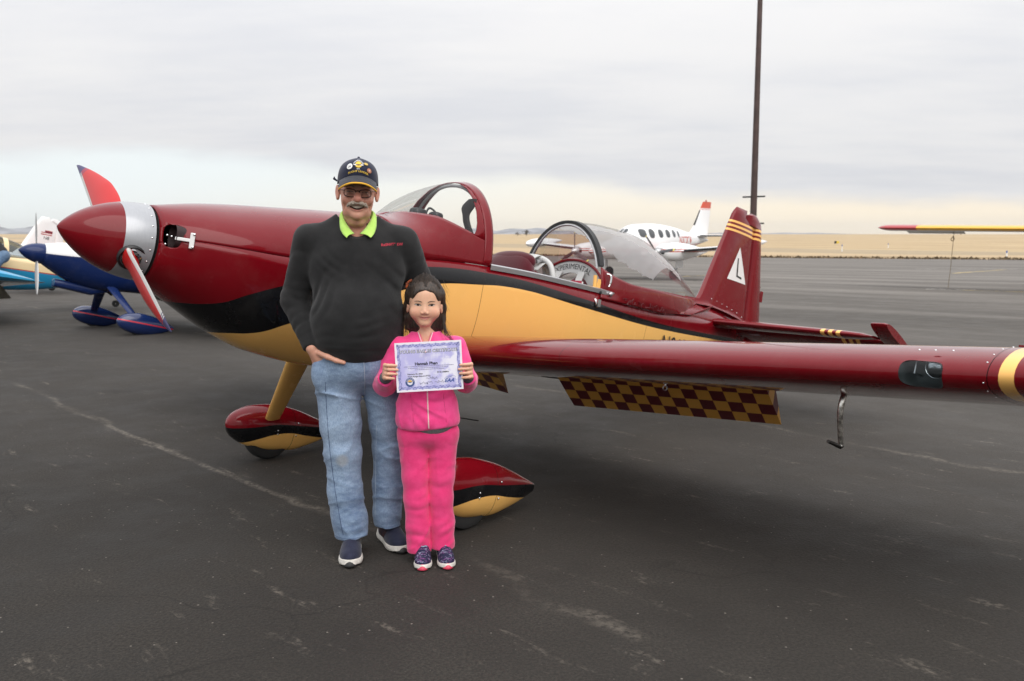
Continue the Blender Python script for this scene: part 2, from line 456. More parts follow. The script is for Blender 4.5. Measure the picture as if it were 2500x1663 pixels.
ground_strip('painted_line', (8.0, 41.9), (10.4, 44.9), 0.22, M_LINEY)
ground_strip('painted_line', (6.9, 35.9), (7.8, 35.75), 0.25, M_LINEW)

# ------------------------------------------------------------------ far mountains
def mountains():
    t = NT('mountain_rock'); pos = t.geo()
    t.bsdf(t.mix(t.rng(t.noise(pos, 0.004, 5), 0.4, 0.6), (0.20, 0.20, 0.21), (0.34, 0.34, 0.36)), 0.95, 0.1)
    rng = np.random.RandomState(5)
    X = np.linspace(-9000, 5000, 260); k = np.zeros_like(X)
    for i in range(60):
        c = rng.uniform(-9000, 4000); w = rng.uniform(130, 700); k = np.maximum(k, rng.uniform(30, 100) * np.exp(-((X - c) / w) ** 2))
    amp = np.interp(X, [-9000, -5200, -4300, -2500, -800, 600, 1700, 5000], [1.05, 1.0, .95, .8, .75, .72, .28, .15])
    k = (k + 26 * amp) * amp
    G = []
    for d, s in ((0, 0), (260, .45), (520, .8), (800, 1), (1300, .5), (1900, 0)):
        z = 1.0 + k * s * (1 + .12 * np.sin(X / 61 + d)) - (1 - s) * 6
        G.append(np.stack([X, np.full_like(X, 10500 + d), z], -1))
    return tag(MB().grid(G).make('mountains', t.m, sharp=None), kind='structure')
mountains()

# ================================================================== the maroon and yellow aeroplane
AL = radians(11.5); CA, SA = cos(AL), sin(AL); HZ = 1.2
YAW = math.atan2(-0.69475, -0.71925)
BODY_LOC, BODY_ROT = (0, 0, HZ), (0, -AL, 0)         # body frame: x forward, y to the pilot's left, z up; tail sits low
MAROON_C, YELLOW_C, BLACK_C = (0.165, 0.003, 0.0075), (0.92, 0.52, 0.15), (0.008, 0.008, 0.009)
M_MAROON = paint('maroon_paint', MAROON_C)
M_YELLOW = paint('yellow_paint', YELLOW_C)
M_CHROME = simple('bright_steel', (0.75, 0.75, 0.76), 0.16, metal=1.0)
M_ALU = simple('dull_aluminium', (0.55, 0.55, 0.56), 0.38, metal=1.0)
M_GREYP = simple('silver_grey_paint', (0.36, 0.37, 0.39), 0.3, metal=0.25, coat=0.5)
M_BLACKP = simple('black_plastic', (0.012, 0.012, 0.013), 0.42)
M_RUBBER = simple('tyre_rubber', (0.014, 0.014, 0.014), 0.8, bump=0.3)
M_WHITE = paint('white_paint', (0.78, 0.78, 0.77))
M_FABRIC = simple('maroon_velour', (0.075, 0.006, 0.012), 0.95, 0.1, bump=0.4, bscale=300, sheen=0.4)
M_GREYF = simple('grey_cockpit_paint', (0.52, 0.52, 0.51), 0.5)
M_DARK = simple('dark_cockpit', (0.035, 0.034, 0.034), 0.7)
M_GLASS = glass('canopy_glass')
UPL = [(1.034, -.251), (.914, -.233), (.772, -.162), (.641, -.1), (.35, .005), (0.0, .108), (-.302, .169), (-.504, .191), (-.686, .2), (-.9, .207), (-1.077, .206), (-1.238, .199), (-1.503, .185), (-1.734, .176), (-2.139, .152), (-2.606, .142), (-3.155, .15), (-3.665, .165), (-4.3, .18)]
LOL = [(1.1, -.5), (.95, -.43), (.772, -.367), (.678, -.35), (.532, -.277), (.3, -.16), (0.0, -.035), (-.341, .079), (-.664, .125), (-.821, .143), (-1.089, .150), (-1.202, .146), (-1.516, .129), (-1.879, .115), (-2.295, .103), (-2.802, .105), (-3.578, .127), (-4.3, .15)]
def two_tone(name, up, lo, cu, cm, cl, x0, x1, y0, y1, ax=0, seams=(), screws=None):
    """three colours divided by two swept curves, drawn in the part's own coordinates"""
    t = NT(name); co = t.coord(); s = t.sep(co)
    a, z = s[ax], s[2]
    u = t.math('SUBTRACT', z, t.curve(a, up, x0, x1, y0, y1)); l = t.math('SUBTRACT', z, t.curve(a, lo, x0, x1, y0, y1))
    c = t.mix(t.rng(l, -.0015, .0015), cl, cm)
    c = t.mix(t.rng(u, -.0015, .0015), c, cu)
    dust = t.rng(t.noise(co, 5, 6, 0.65), 0.48, 0.85)
    c = t.mix(t.math('MULTIPLY', dust, 0.05), c, (0.35, 0.32, 0.28))
    h = t.math('MULTIPLY', t.noise(co, 22, 2), 0.25)
    for sp in seams:                                   # panel joints
        d = t.math('ABSOLUTE', t.math('SUBTRACT', a, sp)); j = t.rng(d, .0028, .0012)
        c = t.mix(t.math('MULTIPLY', j, 0.75), c, (0.02, 0.01, 0.008)); h = t.math('SUBTRACT', h, t.math('MULTIPLY', j, 0.6))
    r = t.rng(t.noise(co, 8, 4), 0.3, 0.75, 0.18, 0.30)
    t.bsdf(c, r, 0.10, coat=0.8, coat_rough=0.03, normal=t.bump(h, 0.05, 0.004))
    return t.m
M_FUS = two_tone('maroon_black_yellow_fuselage', UPL, LOL, MAROON_C, BLACK_C, YELLOW_C, -4.3, 1.3, -.6, .6, seams=(-.667, .12, -2.42))
F_zr = pchip([1.19, 1.09, .61, .2, -.3, -.68, -1.2, -4.3], [.012, .044, .053, .115, .208, .238, .256, .268])
F_w = pchip([1.19, 1.12, 1.0, .8, .5, .2, -.3, -.7, -1.5, -2.2, -3.0, -3.6, -4.25], [.185, .235, .3, .352, .385, .395, .405, .41, .40, .345, .225, .135, .03])
F_bot = pchip([1.19, 1.0, .8, .577, .214, -.3, -1, -1.7, -2.5, -3.5, -4.25], [-.17, -.27, -.37, -.445, -.485, -.44, -.405, -.375, -.27, -.03, .14])
F_top = pchip([1.19, .956, .458, 0, -.02], [.197, .258, .345, .42, .424])
F_nl = pchip([1.19, .8, .2, -.5, -2, -4.25], [2.0, 2.1, 2.4, 3.0, 3.0, 2.4])
def sgnpow(c, e): return np.sign(c) * np.abs(c) ** e
def half_loft(S, wf, z0f, z1f, nf, m=40):
    a = np.linspace(0, pi, m); G = []
    for s in S:
        w, z0, z1, n = float(wf(s)), float(z0f(s)), float(z1f(s)), float(nf(s))
        G.append(np.stack([np.full(m, s), w * sgnpow(np.cos(a), 2 / n), z0 + (z1 - z0) * np.abs(np.sin(a)) ** (2 / n)], -1))
    return np.array(G)
RP = thing('aerobatic_aeroplane', 'maroon and yellow low-wing aeroplane with black swoosh and open canopy, behind the two people', 'aeroplane', (-0.94333, 5.13976, 0), YAW)
def body(mb, name, mat, parent=None, **kw):
    """a part given in body coordinates"""
    p = parent or RP
    if p is RP: return mb.make(name, mat, p, loc=BODY_LOC, rot=BODY_ROT, **kw)
    return mb.make(name, mat, p, **kw)
def bool_cut(o, cutters):
    """cut real openings into a skin"""
    for c in cutters:
        md = o.modifiers.new('cut', 'BOOLEAN'); md.operation = 'DIFFERENCE'; md.object = c; md.solver = 'EXACT'
        try: md.material_mode = 'TRANSFER'
        except Exception: pass
    bpy.context.view_layer.update()
    dg = bpy.context.evaluated_depsgraph_get(); me = bpy.data.meshes.new_from_object(o.evaluated_get(dg))
    o.modifiers.clear(); old = o.data; o.data = me; bpy.data.meshes.remove(old)
    for c in cutters: d = c.data; bpy.data.objects.remove(c); bpy.data.meshes.remove(d)
    return o
# lower fuselage
S = np.concatenate([np.linspace(1.19, .6, 26), np.linspace(.56, -4.25, 76)])
low = half_loft(S, F_w, F_zr, F_bot, F_nl)
mb = MB().grid(low, flip=True)
rear = low[-1]; mb.cap(rear)
fus = body(mb, 'fuselage', M_FUS, sharp=60)
# upper cowling; cheeks swell behind the two air inlets
F_nu = pchip([1.19, 1.1, .9, .5, 0, -.02], [2.0, 1.75, 1.72, 1.95, 2.25, 2.25])
S = np.linspace(1.19, -.02, 50)
up = half_loft(S, F_w, lambda s: F_zr(s) + .0015, F_top, F_nu)
mb = MB().grid(up)
cowl = body(mb, 'cowling', M_MAROON, sharp=60)
def pill(c, d, n=3.2, m=20):
    """rounded box for cutting"""
    mbb = MB(); a = np.linspace(0, 2 * pi, m, endpoint=False); G = []
    for k in np.linspace(-pi / 2, pi / 2, 9):
        G.append([[c[0] + d[0] * sgnpow(np.sin(k), 2 / n), c[1] + d[1] * np.cos(k) ** (2 / n) * sgnpow(np.cos(q), 2 / n), c[2] + d[2] * np.cos(k) ** (2 / n) * sgnpow(np.sin(q), 2 / n)] for q in a])
    return mbb.grid(G, close_v=True)
M_INLET = simple('inlet_dark', (0.02, 0.004, 0.005), 0.6)
# the skins are open shells: give them thickness before cutting the inlets
for o, sgn in ((fus, 1), (cowl, 1)):
    md = o.modifiers.new('skin', 'SOLIDIFY'); md.thickness = 0.012; md.offset = -1
    bpy.context.view_layer.update()
    dg = bpy.context.evaluated_depsgraph_get(); me = bpy.data.meshes.new_from_object(o.evaluated_get(dg)); o.modifiers.clear(); o.data = me
for o in (fus, cowl):
    bool_cut(o, [body(pill((1.142, sd * .212, .055), (.036, .05, .056)), 'cutter', M_INLET) for sd in (1, -1)])
for sd in (1, -1):                                      # inlet ducts
    G = []
    for k, x in enumerate(np.linspace(1.135, .95, 6)):
        e = 1 - k * .03
        G.append([[x, sd * (.195 + k * .006) + .045 * e * sgnpow(np.cos(q), .7), .055 + .056 * e * sgnpow(np.sin(q), .7)] for q in np.linspace(0, 2 * pi, 20, endpoint=False)])
    mb = MB().grid(G, close_v=True); mb.cap(G[-1]); body(mb, 'air_inlet', M_INLET, sharp=60)
# dark bulkheads closing the shells
mb = MB(); mb.cap(np.vstack([half_loft([1.186], lambda s: F_w(s) - .006, F_zr, F_bot, F_nl)[0], half_loft([1.186], lambda s: F_w(s) - .006, F_zr, F_top, F_nu)[0][::-1]]))
body(mb, 'nose_bulkhead', M_DARK)
mb = MB(); mb.cap(np.vstack([half_loft([-.03], lambda s: F_w(s) - .014, F_zr, lambda s: -.49, F_nl)[0], half_loft([-.03], lambda s: F_w(s) - .014, F_zr, lambda s: .40, F_nu)[0][::-1]]))
body(mb, 'firewall', M_DARK)
# turtle deck behind the cockpit
F_tt = pchip([-2.35, -3.0, -3.5, -4.0, -4.25], [.37, .385, .40, .36, .30])
mb = MB().grid(half_loft(np.linspace(-2.35, -4.25, 40), F_w, lambda s: F_zr(s) + .001, F_tt, lambda s: 2.0))
mb.cap(half_loft([-2.35], F_w, F_zr, F_tt, lambda s: 2.0)[0])
body(mb, 'turtle_deck', M_MAROON, sharp=60)
# spinner and its backing
def spin(x): return .186 * (1 - (1 - x) ** 2.15) ** .80
L0, TIP, CENT = .392, 1.582, .012
prof = [(1.582 - d, float(spin(d / L0))) for d in np.linspace(0, L0, 40)]
def prof_part(a, b): return [(x, r) for x, r in prof if b <= x <= a]
SEAM = 1.338
sp = body(MB().lathe([(x, r) for x, r in prof if x >= SEAM] + [(SEAM, float(spin((TIP - SEAM) / L0)))], (0, 0, CENT), seg=64), 'spinner', M_MAROON, sharp=60)
band = MB().lathe([(SEAM, float(spin((TIP - SEAM) / L0)))] + [(x, r) for x, r in prof if 1.205 < x < SEAM] + [(1.205, .186), (1.2035, .178), (1.2035, .02)], (0, 0, CENT), seg=64)
bandm = NT('silver_spinner_band'); cz = bandm.sep(bandm.coord())
ang = bandm.math('ARCTAN2', bandm.math('SUBTRACT', cz[2], CENT), cz[1])
bandm.bsdf(bandm.mix(bandm.rng(bandm.noise(bandm.coord(), 30, 3, sc=(6, 1, 1)), .3, .7), (.36, .37, .39), (.385, .395, .415)), .3, .5, metal=.35, coat=.4)
sb = body(band, 'spinner_band', bandm.m, sharp=60)
scr = MB(); scr.lathe([(-.002, .0068), (.002, .0066), (.0042, .0045), (.005, 0)], ax=(0, 0, 1), seg=10)
scr_me = scr.make('screw', M_CHROME, RP).data; bpy.data.objects.remove(bpy.data.objects['screw'])
def screw(p, nrm, parent=RP, k=1.0):
    """one screw head in body coordinates"""
    o = bpy.data.objects.new('screw', scr_me); COL.objects.link(o); o.parent = parent
    M = Matrix.Translation(Vector(p)) @ Vector(nrm).to_track_quat('Z', 'Y').to_matrix().to_4x4() @ Matrix.Scale(k, 4)
    if parent is RP: M = Matrix.Translation(BODY_LOC) @ Euler(BODY_ROT).to_matrix().to_4x4() @ M
    o.matrix_basis = M
    return o
for k in range(20):
    a = 2 * pi * (k + .3) / 20; screw((1.222, .1845 * cos(a), CENT + .1845 * sin(a)), (0.05, cos(a), sin(a)), sb, .72)
# propeller: two scimitar blades
def blade_mat():
    t = NT('propeller_blade'); s = t.sep(t.coord())
    r, c = s[0], s[1]
    col = t.mix(t.rng(t.math('SUBTRACT', c, t.rng(r, .2, .83, .050, .030, False)), -.001, .001), (.50, .014, .014), (.55, .54, .52))
    col = t.mix(t.rng(r, .730, .732), col, (.045, .04, .13))
    for a in (.700, .716): col = t.mix(t.math('MULTIPLY', t.rng(r, a, a + .0015), t.rng(r, a + .008, a + .0065)), col, (.045, .04, .13))
    t.bsdf(col, .38, .3, coat=.15); return t.m
M_BLADE = blade_mat()
F_ch = pchip([.07, .12, .2, .3, .42, .55, .66, .76, .82, .835], [.06, .07, .135, .160, .152, .118, .080, .040, .014, .004])
F_th = pchip([.07, .14, .25, .5, .835], [.95, .75, .24, .11, .06])
F_tw = pchip([.07, .2, .4, .835], [40, 34, 26, 18])
F_sw = pchip([.07, .3, .55, .835], [0, .004, .012, .045])
def blade(theta_tip, dtheta):
    G = []
    for r in np.linspace(.07, .835, 44):
        c, th, tw, sw = float(F_ch(r)), float(F_th(r)), radians(float(F_tw(r))), float(smooth01((r - .16) / .2)) * (np.interp(r, [.2, .835], [.080, .050]) - float(F_ch(r)) / 2)
        q = np.linspace(0, 2 * pi, 22, endpoint=False)
        cy, cz_ = .5 * c * np.cos(q) + sw, .5 * c * th * np.sin(q) * (1 - .25 * np.cos(q)) + .10 * c * (1 - th) * (1 - np.cos(q) ** 2)
        G.append(np.stack([np.full(22, r), cy * cos(tw) - cz_ * sin(tw), cy * sin(tw) + cz_ * cos(tw)], -1))
    mb = MB().grid(G, close_v=True); mb.cap(G[0]); mb.cap(G[-1])
    return mb
def blade_obj(theta, bend):
    mb = blade(theta, bend)
    o = mb.make('propeller_blade', M_BLADE, RP, sharp=50)
    me = o.data; n = len(me.vertices)
    # radius along the disc, chord along the disc's tangent, thickness along the shaft; slight sweep along the radius
    B = Matrix.Translation(BODY_LOC) @ Euler(BODY_ROT).to_matrix().to_4x4()
    er = Vector((0, cos(theta), sin(theta))); ex = Vector((1, 0, 0)); et = ex.cross(er)
    R = Matrix(((er.x, et.x, ex.x, 1.292), (er.y, et.y, ex.y, 0), (er.z, et.z, ex.z, CENT), (0, 0, 0, 1)))
    o.matrix_basis = B @ R
    return o
for th in (radians(-31), radians(149)):
    bl = blade_obj(th, 0)
    e = Vector((0, cos(th), sin(th)))
    rt = Vector((1.288, 0, CENT))
    col_ = MB().lathe([(.10, .05), (.150, .05), (.158, .047), (.172, .047), (.176, .042), (.192, .040), (.196, .030)], rt, e, 28)
    hb = body(col_, 'blade_collar', M_CHROME, sharp=35)
    rg = MB().lathe([(.145, .066), (.176, .064), (.181, .060), (.178, .052), (.15, .05)], rt, e, 28)
    body(rg, 'blade_boot', M_BLACKP, sharp=35)
# cowling latch strap on the cheek
lt = MB()
lt.box((1.105, .252, .046), (.075, .008, .016), Matrix.Rotation(radians(-33), 3, 'Z'))
lt.box((1.072, .274, .046), (.022, .009, .075), Matrix.Rotation(radians(-33), 3, 'Z'))
lo = body(lt, 'inlet_plug_strap', simple('white_metal', (.72, .72, .71), .35), smooth=False)
bv = lo.modifiers.new('bevel', 'BEVEL'); bv.width = .003; bv.segments = 2
for z in (.016, .076): screw((1.069, .281, z), (.55, .83, 0))
for p in ((1.165, .208, .055), (1.148, .219, .052), (1.168, .208, .012)): screw(p, (.7, .7, 0), k=.8)
# ---------------------------------------------------------------- wings
LE, CH = -.40, 1.40
def tLE(y): return -.335 + .068 * y
def airfoil(x, up, tau=.15):
    yt = 5 * tau * (.2969 * np.sqrt(x) - .126 * x - .3516 * x * x + .2843 * x ** 3 - .1036 * x ** 4)
    cb = np.where(x < .25, .02 * (1 - ((.25 - x) / .25) ** 2), .02 * (1 - ((x - .25) / .75) ** 2))
    return cb + yt if up else cb - yt
NX = 24
XS = (1 - np.cos(np.linspace(0, pi, NX + 1) * 1)) / 2
def foil_loop(x1):
    k = XS[XS < x1 - .01]; k = np.append(k, x1)
    return np.concatenate([k[::-1], k[1:]]), np.concatenate([airfoil(k[::-1], True), airfoil(k[1:], False)]), len(k)
def wing_pts(y, x1, sd, ch=CH, le=LE, shrink=1.0):
    xs, zs, n = foil_loop(x1)
    return np.stack([le - xs * ch, np.full(len(xs), sd * y), tLE(y) + zs * ch * shrink], -1)
def wing_mat():
    t = NT('maroon_wing'); co = t.coord(); s = t.sep(co); y = t.math('ABSOLUTE', s[1])
    c = MAROON_C
    st = t.math('ADD', y, t.math('MULTIPLY', s[0], 0.0))
    for a, b in ((3.345, 3.395), (3.445, 3.495)):
        c = t.mix(t.math('MULTIPLY', t.rng(st, a, a + .0015), t.rng(st, b, b - .0015)), c, YELLOW_C)
    h = t.math('MULTIPLY', t.noise(co, 14, 3), .3)
    for a in (1.34, 3.31):
        j = t.rng(t.math('ABSOLUTE', t.math('SUBTRACT', y, a)), .0026, .001)
        c = t.mix(t.math('MULTIPLY', j, .8), c, (.03, .004, .005)); h = t.math('SUBTRACT', h, t.math('MULTIPLY', j, .5))
    dust = t.rng(t.noise(co, 4, 6, .65), .45, .85)
    c = t.mix(t.math('MULTIPLY', dust, .06), c, (.35, .32, .28))
    t.bsdf(c, t.rng(t.noise(co, 8, 4), .3, .75, .16, .28), .10, coat=.8, coat_rough=.03, normal=t.bump(h, .05, .004))
    return t.m
M_WING = wing_mat()
def checker():
    t = NT('checkered_flap'); co = t.coord(); s = t.sep(co)
    ck = t.n('ShaderNodeTexChecker'); ck.inputs['Scale'].default_value = 1.0
    v = t.n('ShaderNodeCombineXYZ')
    t.put(v.inputs[0], t.math('DIVIDE', t.math('ADD', t.math('ABSOLUTE', s[1]), -.325), .0963)); t.put(v.inputs[1], t.math('DIVIDE', t.math('ADD', s[0], 5.02), .062)); v.inputs[2].default_value = .5
    t.put(ck.inputs['Vector'], v.outputs[0]); ck.inputs[1].default_value = (.10, .006, .012, 1); ck.inputs[2].default_value = (.62, .31, .05, 1)
    t.bsdf(ck.outputs[0], .3, .5, coat=.6); return t.m
M_CHECK = checker()
LYC = 3.0875; M_BAY = simple('light_bay_grey', (.10, .11, .11), .5)
def wing(sd):
    ys = np.concatenate([np.linspace(.30, 1.88, 14), np.linspace(1.95, 2.95, 8), [3.01, 3.165, 3.24, 3.31]])
    rows = [wing_pts(y, .775, sd) for y in ys]; P = np.array(rows); n, m, _ = P.shape; mid = m // 2
    mb = MB(); f = []
    for i in range(n - 1):
        for j in range(m - 1): f.append([i * m + j, i * m + j + 1, (i + 1) * m + j + 1, (i + 1) * m + j])
        f.append([i * m + m - 1, i * m, (i + 1) * m, (i + 1) * m + m - 1])
    mb.add(P.reshape(-1, 3), f)
    mb.cap(P[0]); mb.cap(P[-1])
    wo_ = body(mb, 'wing', M_WING, sharp=50)
    if sd == 1:                                          # opening of the landing light
        bool_cut(wo_, [body(pill((LE, LYC, tLE(LYC) - .004), (.13, .0765, .0475), 4.5, 28), 'cutter', M_BAY)])
        wo_.data.set_sharp_from_angle(angle=radians(50))
    # wing tip
    G = []
    for k, (y, sh, dl) in enumerate(((3.312, 1, 0), (3.42, .98, .0), (3.50, .93, .006), (3.56, .82, .02), (3.60, .62, .045), (3.62, .36, .08), (3.626, .05, .12))):
        xs, zs, _ = foil_loop(1.0); ch = CH - 2 * dl
        zz = tLE(y) + zs * CH * sh + (1 - sh) * .03
        G.append(np.stack([LE - dl - xs * ch, np.full(len(xs), sd * y), zz], -1))
    mb = MB().grid(G, close_v=True); mb.cap(G[0]); mb.cap(G[-1]); body(mb, 'wing_tip', M_WING, sharp=50)
    # aileron
    def rear_piece(y0, y1, hx, defl, name, mat, thick=1.0, gap=.008, ny=8):
        G = []
        xh = LE - hx * CH
        for y in np.linspace(y0, y1, ny):
            k = np.linspace(hx + gap, 1.0, 9)
            xs = np.concatenate([k, k[::-1][1:]])
            zs = np.concatenate([airfoil(k, True), airfoil(k[::-1][1:], False)])
            zs = zs * thick
            X, Z = -(xs - hx) * CH, zs * CH
            zc = float(airfoil(np.array(hx), False)) * CH
            Zr = Z - zc; c_, s_ = cos(defl), sin(defl)
            X2 = X * c_ - Zr * s_; Z2 = X * s_ + Zr * c_
            G.append(np.stack([xh + X2, np.full(len(xs), sd * y), tLE(y) + zc + Z2], -1))
        mb = MB().grid(G, close_v=True); mb.cap(G[0]); mb.cap(G[-1])
        return body(mb, name, mat, sharp=35)
    rear_piece(1.90, 3.30, .785, radians(2), 'aileron', M_WING)
    rear_piece(.325, 1.865, .79, radians(47), 'flap', M_CHECK, gap=.0)
for sd in (1, -1): wing(sd)
# landing light behind its lens in the left wing's leading edge
kx = np.linspace(0, .12, 200); kup, klo = airfoil(kx, True) * CH, airfoil(kx, False) * CH
def le_point(y, z, off=0.0):
    x = np.interp(z, kup, kx) if z > 0 else np.interp(-z, -klo, kx)
    return (LE - x * CH + off, y, tLE(y) + z)
G = [[le_point(LYC + .0755 * r * sgnpow(np.cos(a), 2 / 4.5), -.004 + .0465 * r * sgnpow(np.sin(a), 2 / 4.5), .001) for a in np.linspace(0, 2 * pi, 40, endpoint=False)] for r in np.linspace(0.02, 1, 8)]
body(MB().grid(G, close_v=True), 'light_lens', glass('acrylic_lens', (.72, .78, .80), .7), sharp=None)
yl = 3.125; zl = tLE(yl) + .025
mb = MB().lathe([(.0, .004), (.012, .02), (.03, .034), (.045, .038), (.047, .041)], (LE - .10, yl, zl), (1, 0, 0), 24)
body(mb, 'lamp_reflector', M_CHROME, sharp=60)
mb = MB().lathe([(.0, .037), (.006, .03), (.010, .015), (.012, 0)], (LE - .053, yl, zl), (1, 0, 0), 24)
body(mb, 'lamp_glass', glass('lamp_glass', (.95, .96, .97), 2.5), sharp=60)
mb = MB().tube([(LE - .12, 3.05, zl + .03), (LE - .06, 3.05, zl + .03), (LE - .05, 3.05, zl - .03), (LE - .12, 3.052, zl - .035)], .003, 6)
body(mb, 'lamp_bracket', M_ALU)
for y_ in (3.03, 3.088, 3.15):
    x_ = .085; screw((LE - x_ * CH, y_, tLE(y_) + float(airfoil(np.array(x_), True)) * CH), (.5, -.05, .86), k=.6)
for x_ in (.02, .06, .12, .2, .3):
    screw((LE - x_ * CH, 3.298, tLE(3.298) + float(airfoil(np.array(x_), True)) * CH), (.6 - x_ * 2, -.05, .8), k=.5)
for x_ in (.01, .05, .12):
    screw((LE - x_ * CH, 3.298, tLE(3.298) + float(airfoil(np.array(x_), False)) * CH), (.6 - x_ * 2, 0, -.8), k=.5)
# strip with two knobs on the wing's top by the tip
zt = tLE(3.40) + float(airfoil(np.array(.33), True)) * CH
mb = MB(); mb.box((LE - .46, 3.42, zt + .008), (.05, .30, .008)); body(mb, 'tip_strip', M_MAROON, smooth=False)
for y_ in (3.38, 3.45):
    body(MB().lathe([(0, .010), (.006, .010), (.007, .014), (.02, .014), (.021, 0)], (LE - .46, y_, zt + .012), (0, 0, 1), 12), 'knob', M_BLACKP)
# pitot tube and tie-down ring under the left wing
y_ = 2.62; s0 = LE - .30 * CH; zt = tLE(y_) - .10
pts = catmull([(s0 - .02, y_, zt + .03), (s0 - .005, y_, zt), (s0 - .006, y_ - .004, zt - .05), (s0 - .03, y_ - .006, zt - .12), (s0 - .055, y_ - .006, zt - .185), (s0 - .057, y_ - .006, zt - .20)], 5)
pt = body(MB().tube(pts, np.interp(np.linspace(0, 1, len(pts)), [0, .5, .6, 1], [.0135, .013, .0115, .0115]), 14), 'pitot_mast', simple('worn_steel', (.66, .64, .60), .28, metal=1.0, var=.5, vscale=60))
a = pts[-1]; body(MB().tube([a + np.array([-.012, 0, 0]), a + np.array([0, 0, -.004]), a + np.array([.055, -.012, .008]), a + np.array([.085, -.018, .014])], [.0095, .0100, .0085, .0078], 12), 'pitot_tube', simple('blackened_steel', (.10, .095, .09), .35, metal=1.0))
y_ = 1.50; s0 = LE - .5 * CH; z_ = tLE(y_) + float(airfoil(np.array(.5), False)) * CH
q = np.linspace(0, 2 * pi, 17)
mb = MB().tube(np.stack([np.full(17, s0), y_ + .013 * np.cos(q), z_ - .022 + .013 * np.sin(q)], -1), .004, 8, caps=False); mb.tube([(s0, y_, z_), (s0, y_, z_ - .012)], .006, 8)
body(mb, 'tie_down_ring', M_ALU)
# aerial under the belly
mb = MB().tube(catmull([(-.35, .30, -.50), (-.43, .31, -.64), (-.45, .312, -.662), (-.55, .33, -.672), (-.85, .34, -.69)], 5), .0035, 6); body(mb, 'belly_aerial', M_BLACKP)
# ---------------------------------------------------------------- landing gear
PU = [(-.80, .005), (-.55, .012), (-.35, .018), (-.2, .02), (-.05, -.006), (.1, -.03)]
PL = [(-.80, -.045), (-.62, -.062), (-.45, -.05), (-.3, -.035), (-.18, -.05), (-.08, -.085), (0, -.12), (.1, -.16)]
M_PANT = two_tone('maroon_black_yellow_pant', [(x, z) for x, z in PU], [(x, z) for x, z in PL], MAROON_C, BLACK_C, YELLOW_C, -.82, .15, -.2, .2, seams=(-.33,))
def pant_mesh():
    S = np.concatenate([.12 - .20 * (1 - np.cos(np.linspace(0, pi / 2, 14))), np.linspace(-.11, -.70, 26)])
    fw = pchip([.12, .10, .05, -.05, -.18, -.35, -.52, -.66, -.70], [.002, .045, .08, .108, .118, .102, .064, .022, .010])
    ft = pchip([.12, .10, .05, -.05, -.2, -.35, -.52, -.66, -.70], [-.008, .04, .085, .125, .14, .122, .075, .025, .01])
    fb = pchip([.12, .10, .05, -.05, -.2, -.35, -.52, -.66, -.70], [-.012, -.06, -.105, -.145, -.168, -.163, -.115, -.055, -.035])
    G = []
    for s in S:
        a = np.linspace(0, 2 * pi, 32, endpoint=False); w_, t_, b_ = float(fw(s)), float(ft(s)), float(fb(s)); c_ = (t_ + b_) / 2 * .4
        z = np.where(np.sin(a) > 0, c_ + (t_ - c_) * np.abs(np.sin(a)) ** .95, c_ - (c_ - b_) * np.abs(np.sin(a)) ** .95)
        G.append(np.stack([np.full(32, s), w_ * sgnpow(np.cos(a), .95), z], -1))
    mb = MB().grid(G, close_v=True); mb.cap(G[0]); mb.cap(G[-1]); return mb
def wheel_mesh(R=.165, W=.11):
    return MB().lathe([(-W * .3, .06), (-W * .42, R * .62), (-W * .5, R * .78), (-W * .42, R * .94), (-W * .2, R), (W * .2, R), (W * .42, R * .94), (W * .5, R * .78), (W * .42, R * .62), (W * .3, .06)], (0, 0, 0), (0, 1, 0), 40)
AX = (-.205, -1.03)     # axle in body coordinates (s, t)
for sd in (1, -1):
    pm = pant_mesh(); po = pm.make('wheel_pant', M_PANT, RP, sharp=50)
    B = Matrix.Translation(BODY_LOC) @ Euler(BODY_ROT).to_matrix().to_4x4()
    po.matrix_basis = B @ Matrix.Translation((AX[0] + .19, sd * .9958, AX[1] + .075))
    for (x, z) in ((-.34, .10), (-.352, .035), (-.345, -.05), (-.33, -.11), (-.2, -.02), (-.2, -.045)):
        s2 = 1 if sd == 1 else 1
        for side in (1, -1):
            yy = side * (.105 if abs(z) < .08 else .055)
            if x > -.25: yy = side * .117
            screw((x, yy, z), (0, side, z * 4), po, .8)
    wo_ = wheel_mesh().make('wheel', M_RUBBER, RP, sharp=45)
    wo_.location = (0, sd * .9958, .165)
    MB().lathe([(-.04, .0), (-.042, .05), (-.036, .085), (-.02, .09), (.02, .09), (.036, .085), (.042, .05), (.04, 0)], (0, 0, 0), (0, 1, 0), 24).make('rim', M_ALU, wo_)
    # flat tapered spring leg with streamlined section
    G = []
    for k in np.linspace(0, 1, 9):
        c = np.array([.06 - .26 * k - .0 * k, sd * (.30 + .68 * k), -.46 - .50 * k]); ch = .155 - .055 * k; th = .05 - .018 * k
        q = np.linspace(0, 2 * pi, 20, endpoint=False)
        nrm = np.array([0, .50, sd * .68]); nrm /= np.linalg.norm(nrm)
        G.append([c + np.array([.5 * ch * cos(a), 0, 0]) + nrm * (.5 * th * sin(a) * (1 + .45 * cos(a))) for a in q])
    mb = MB().grid(G, close_v=True); mb.cap(G[0]); mb.cap(G[-1]); body(mb, 'gear_leg', M_YELLOW, sharp=60)
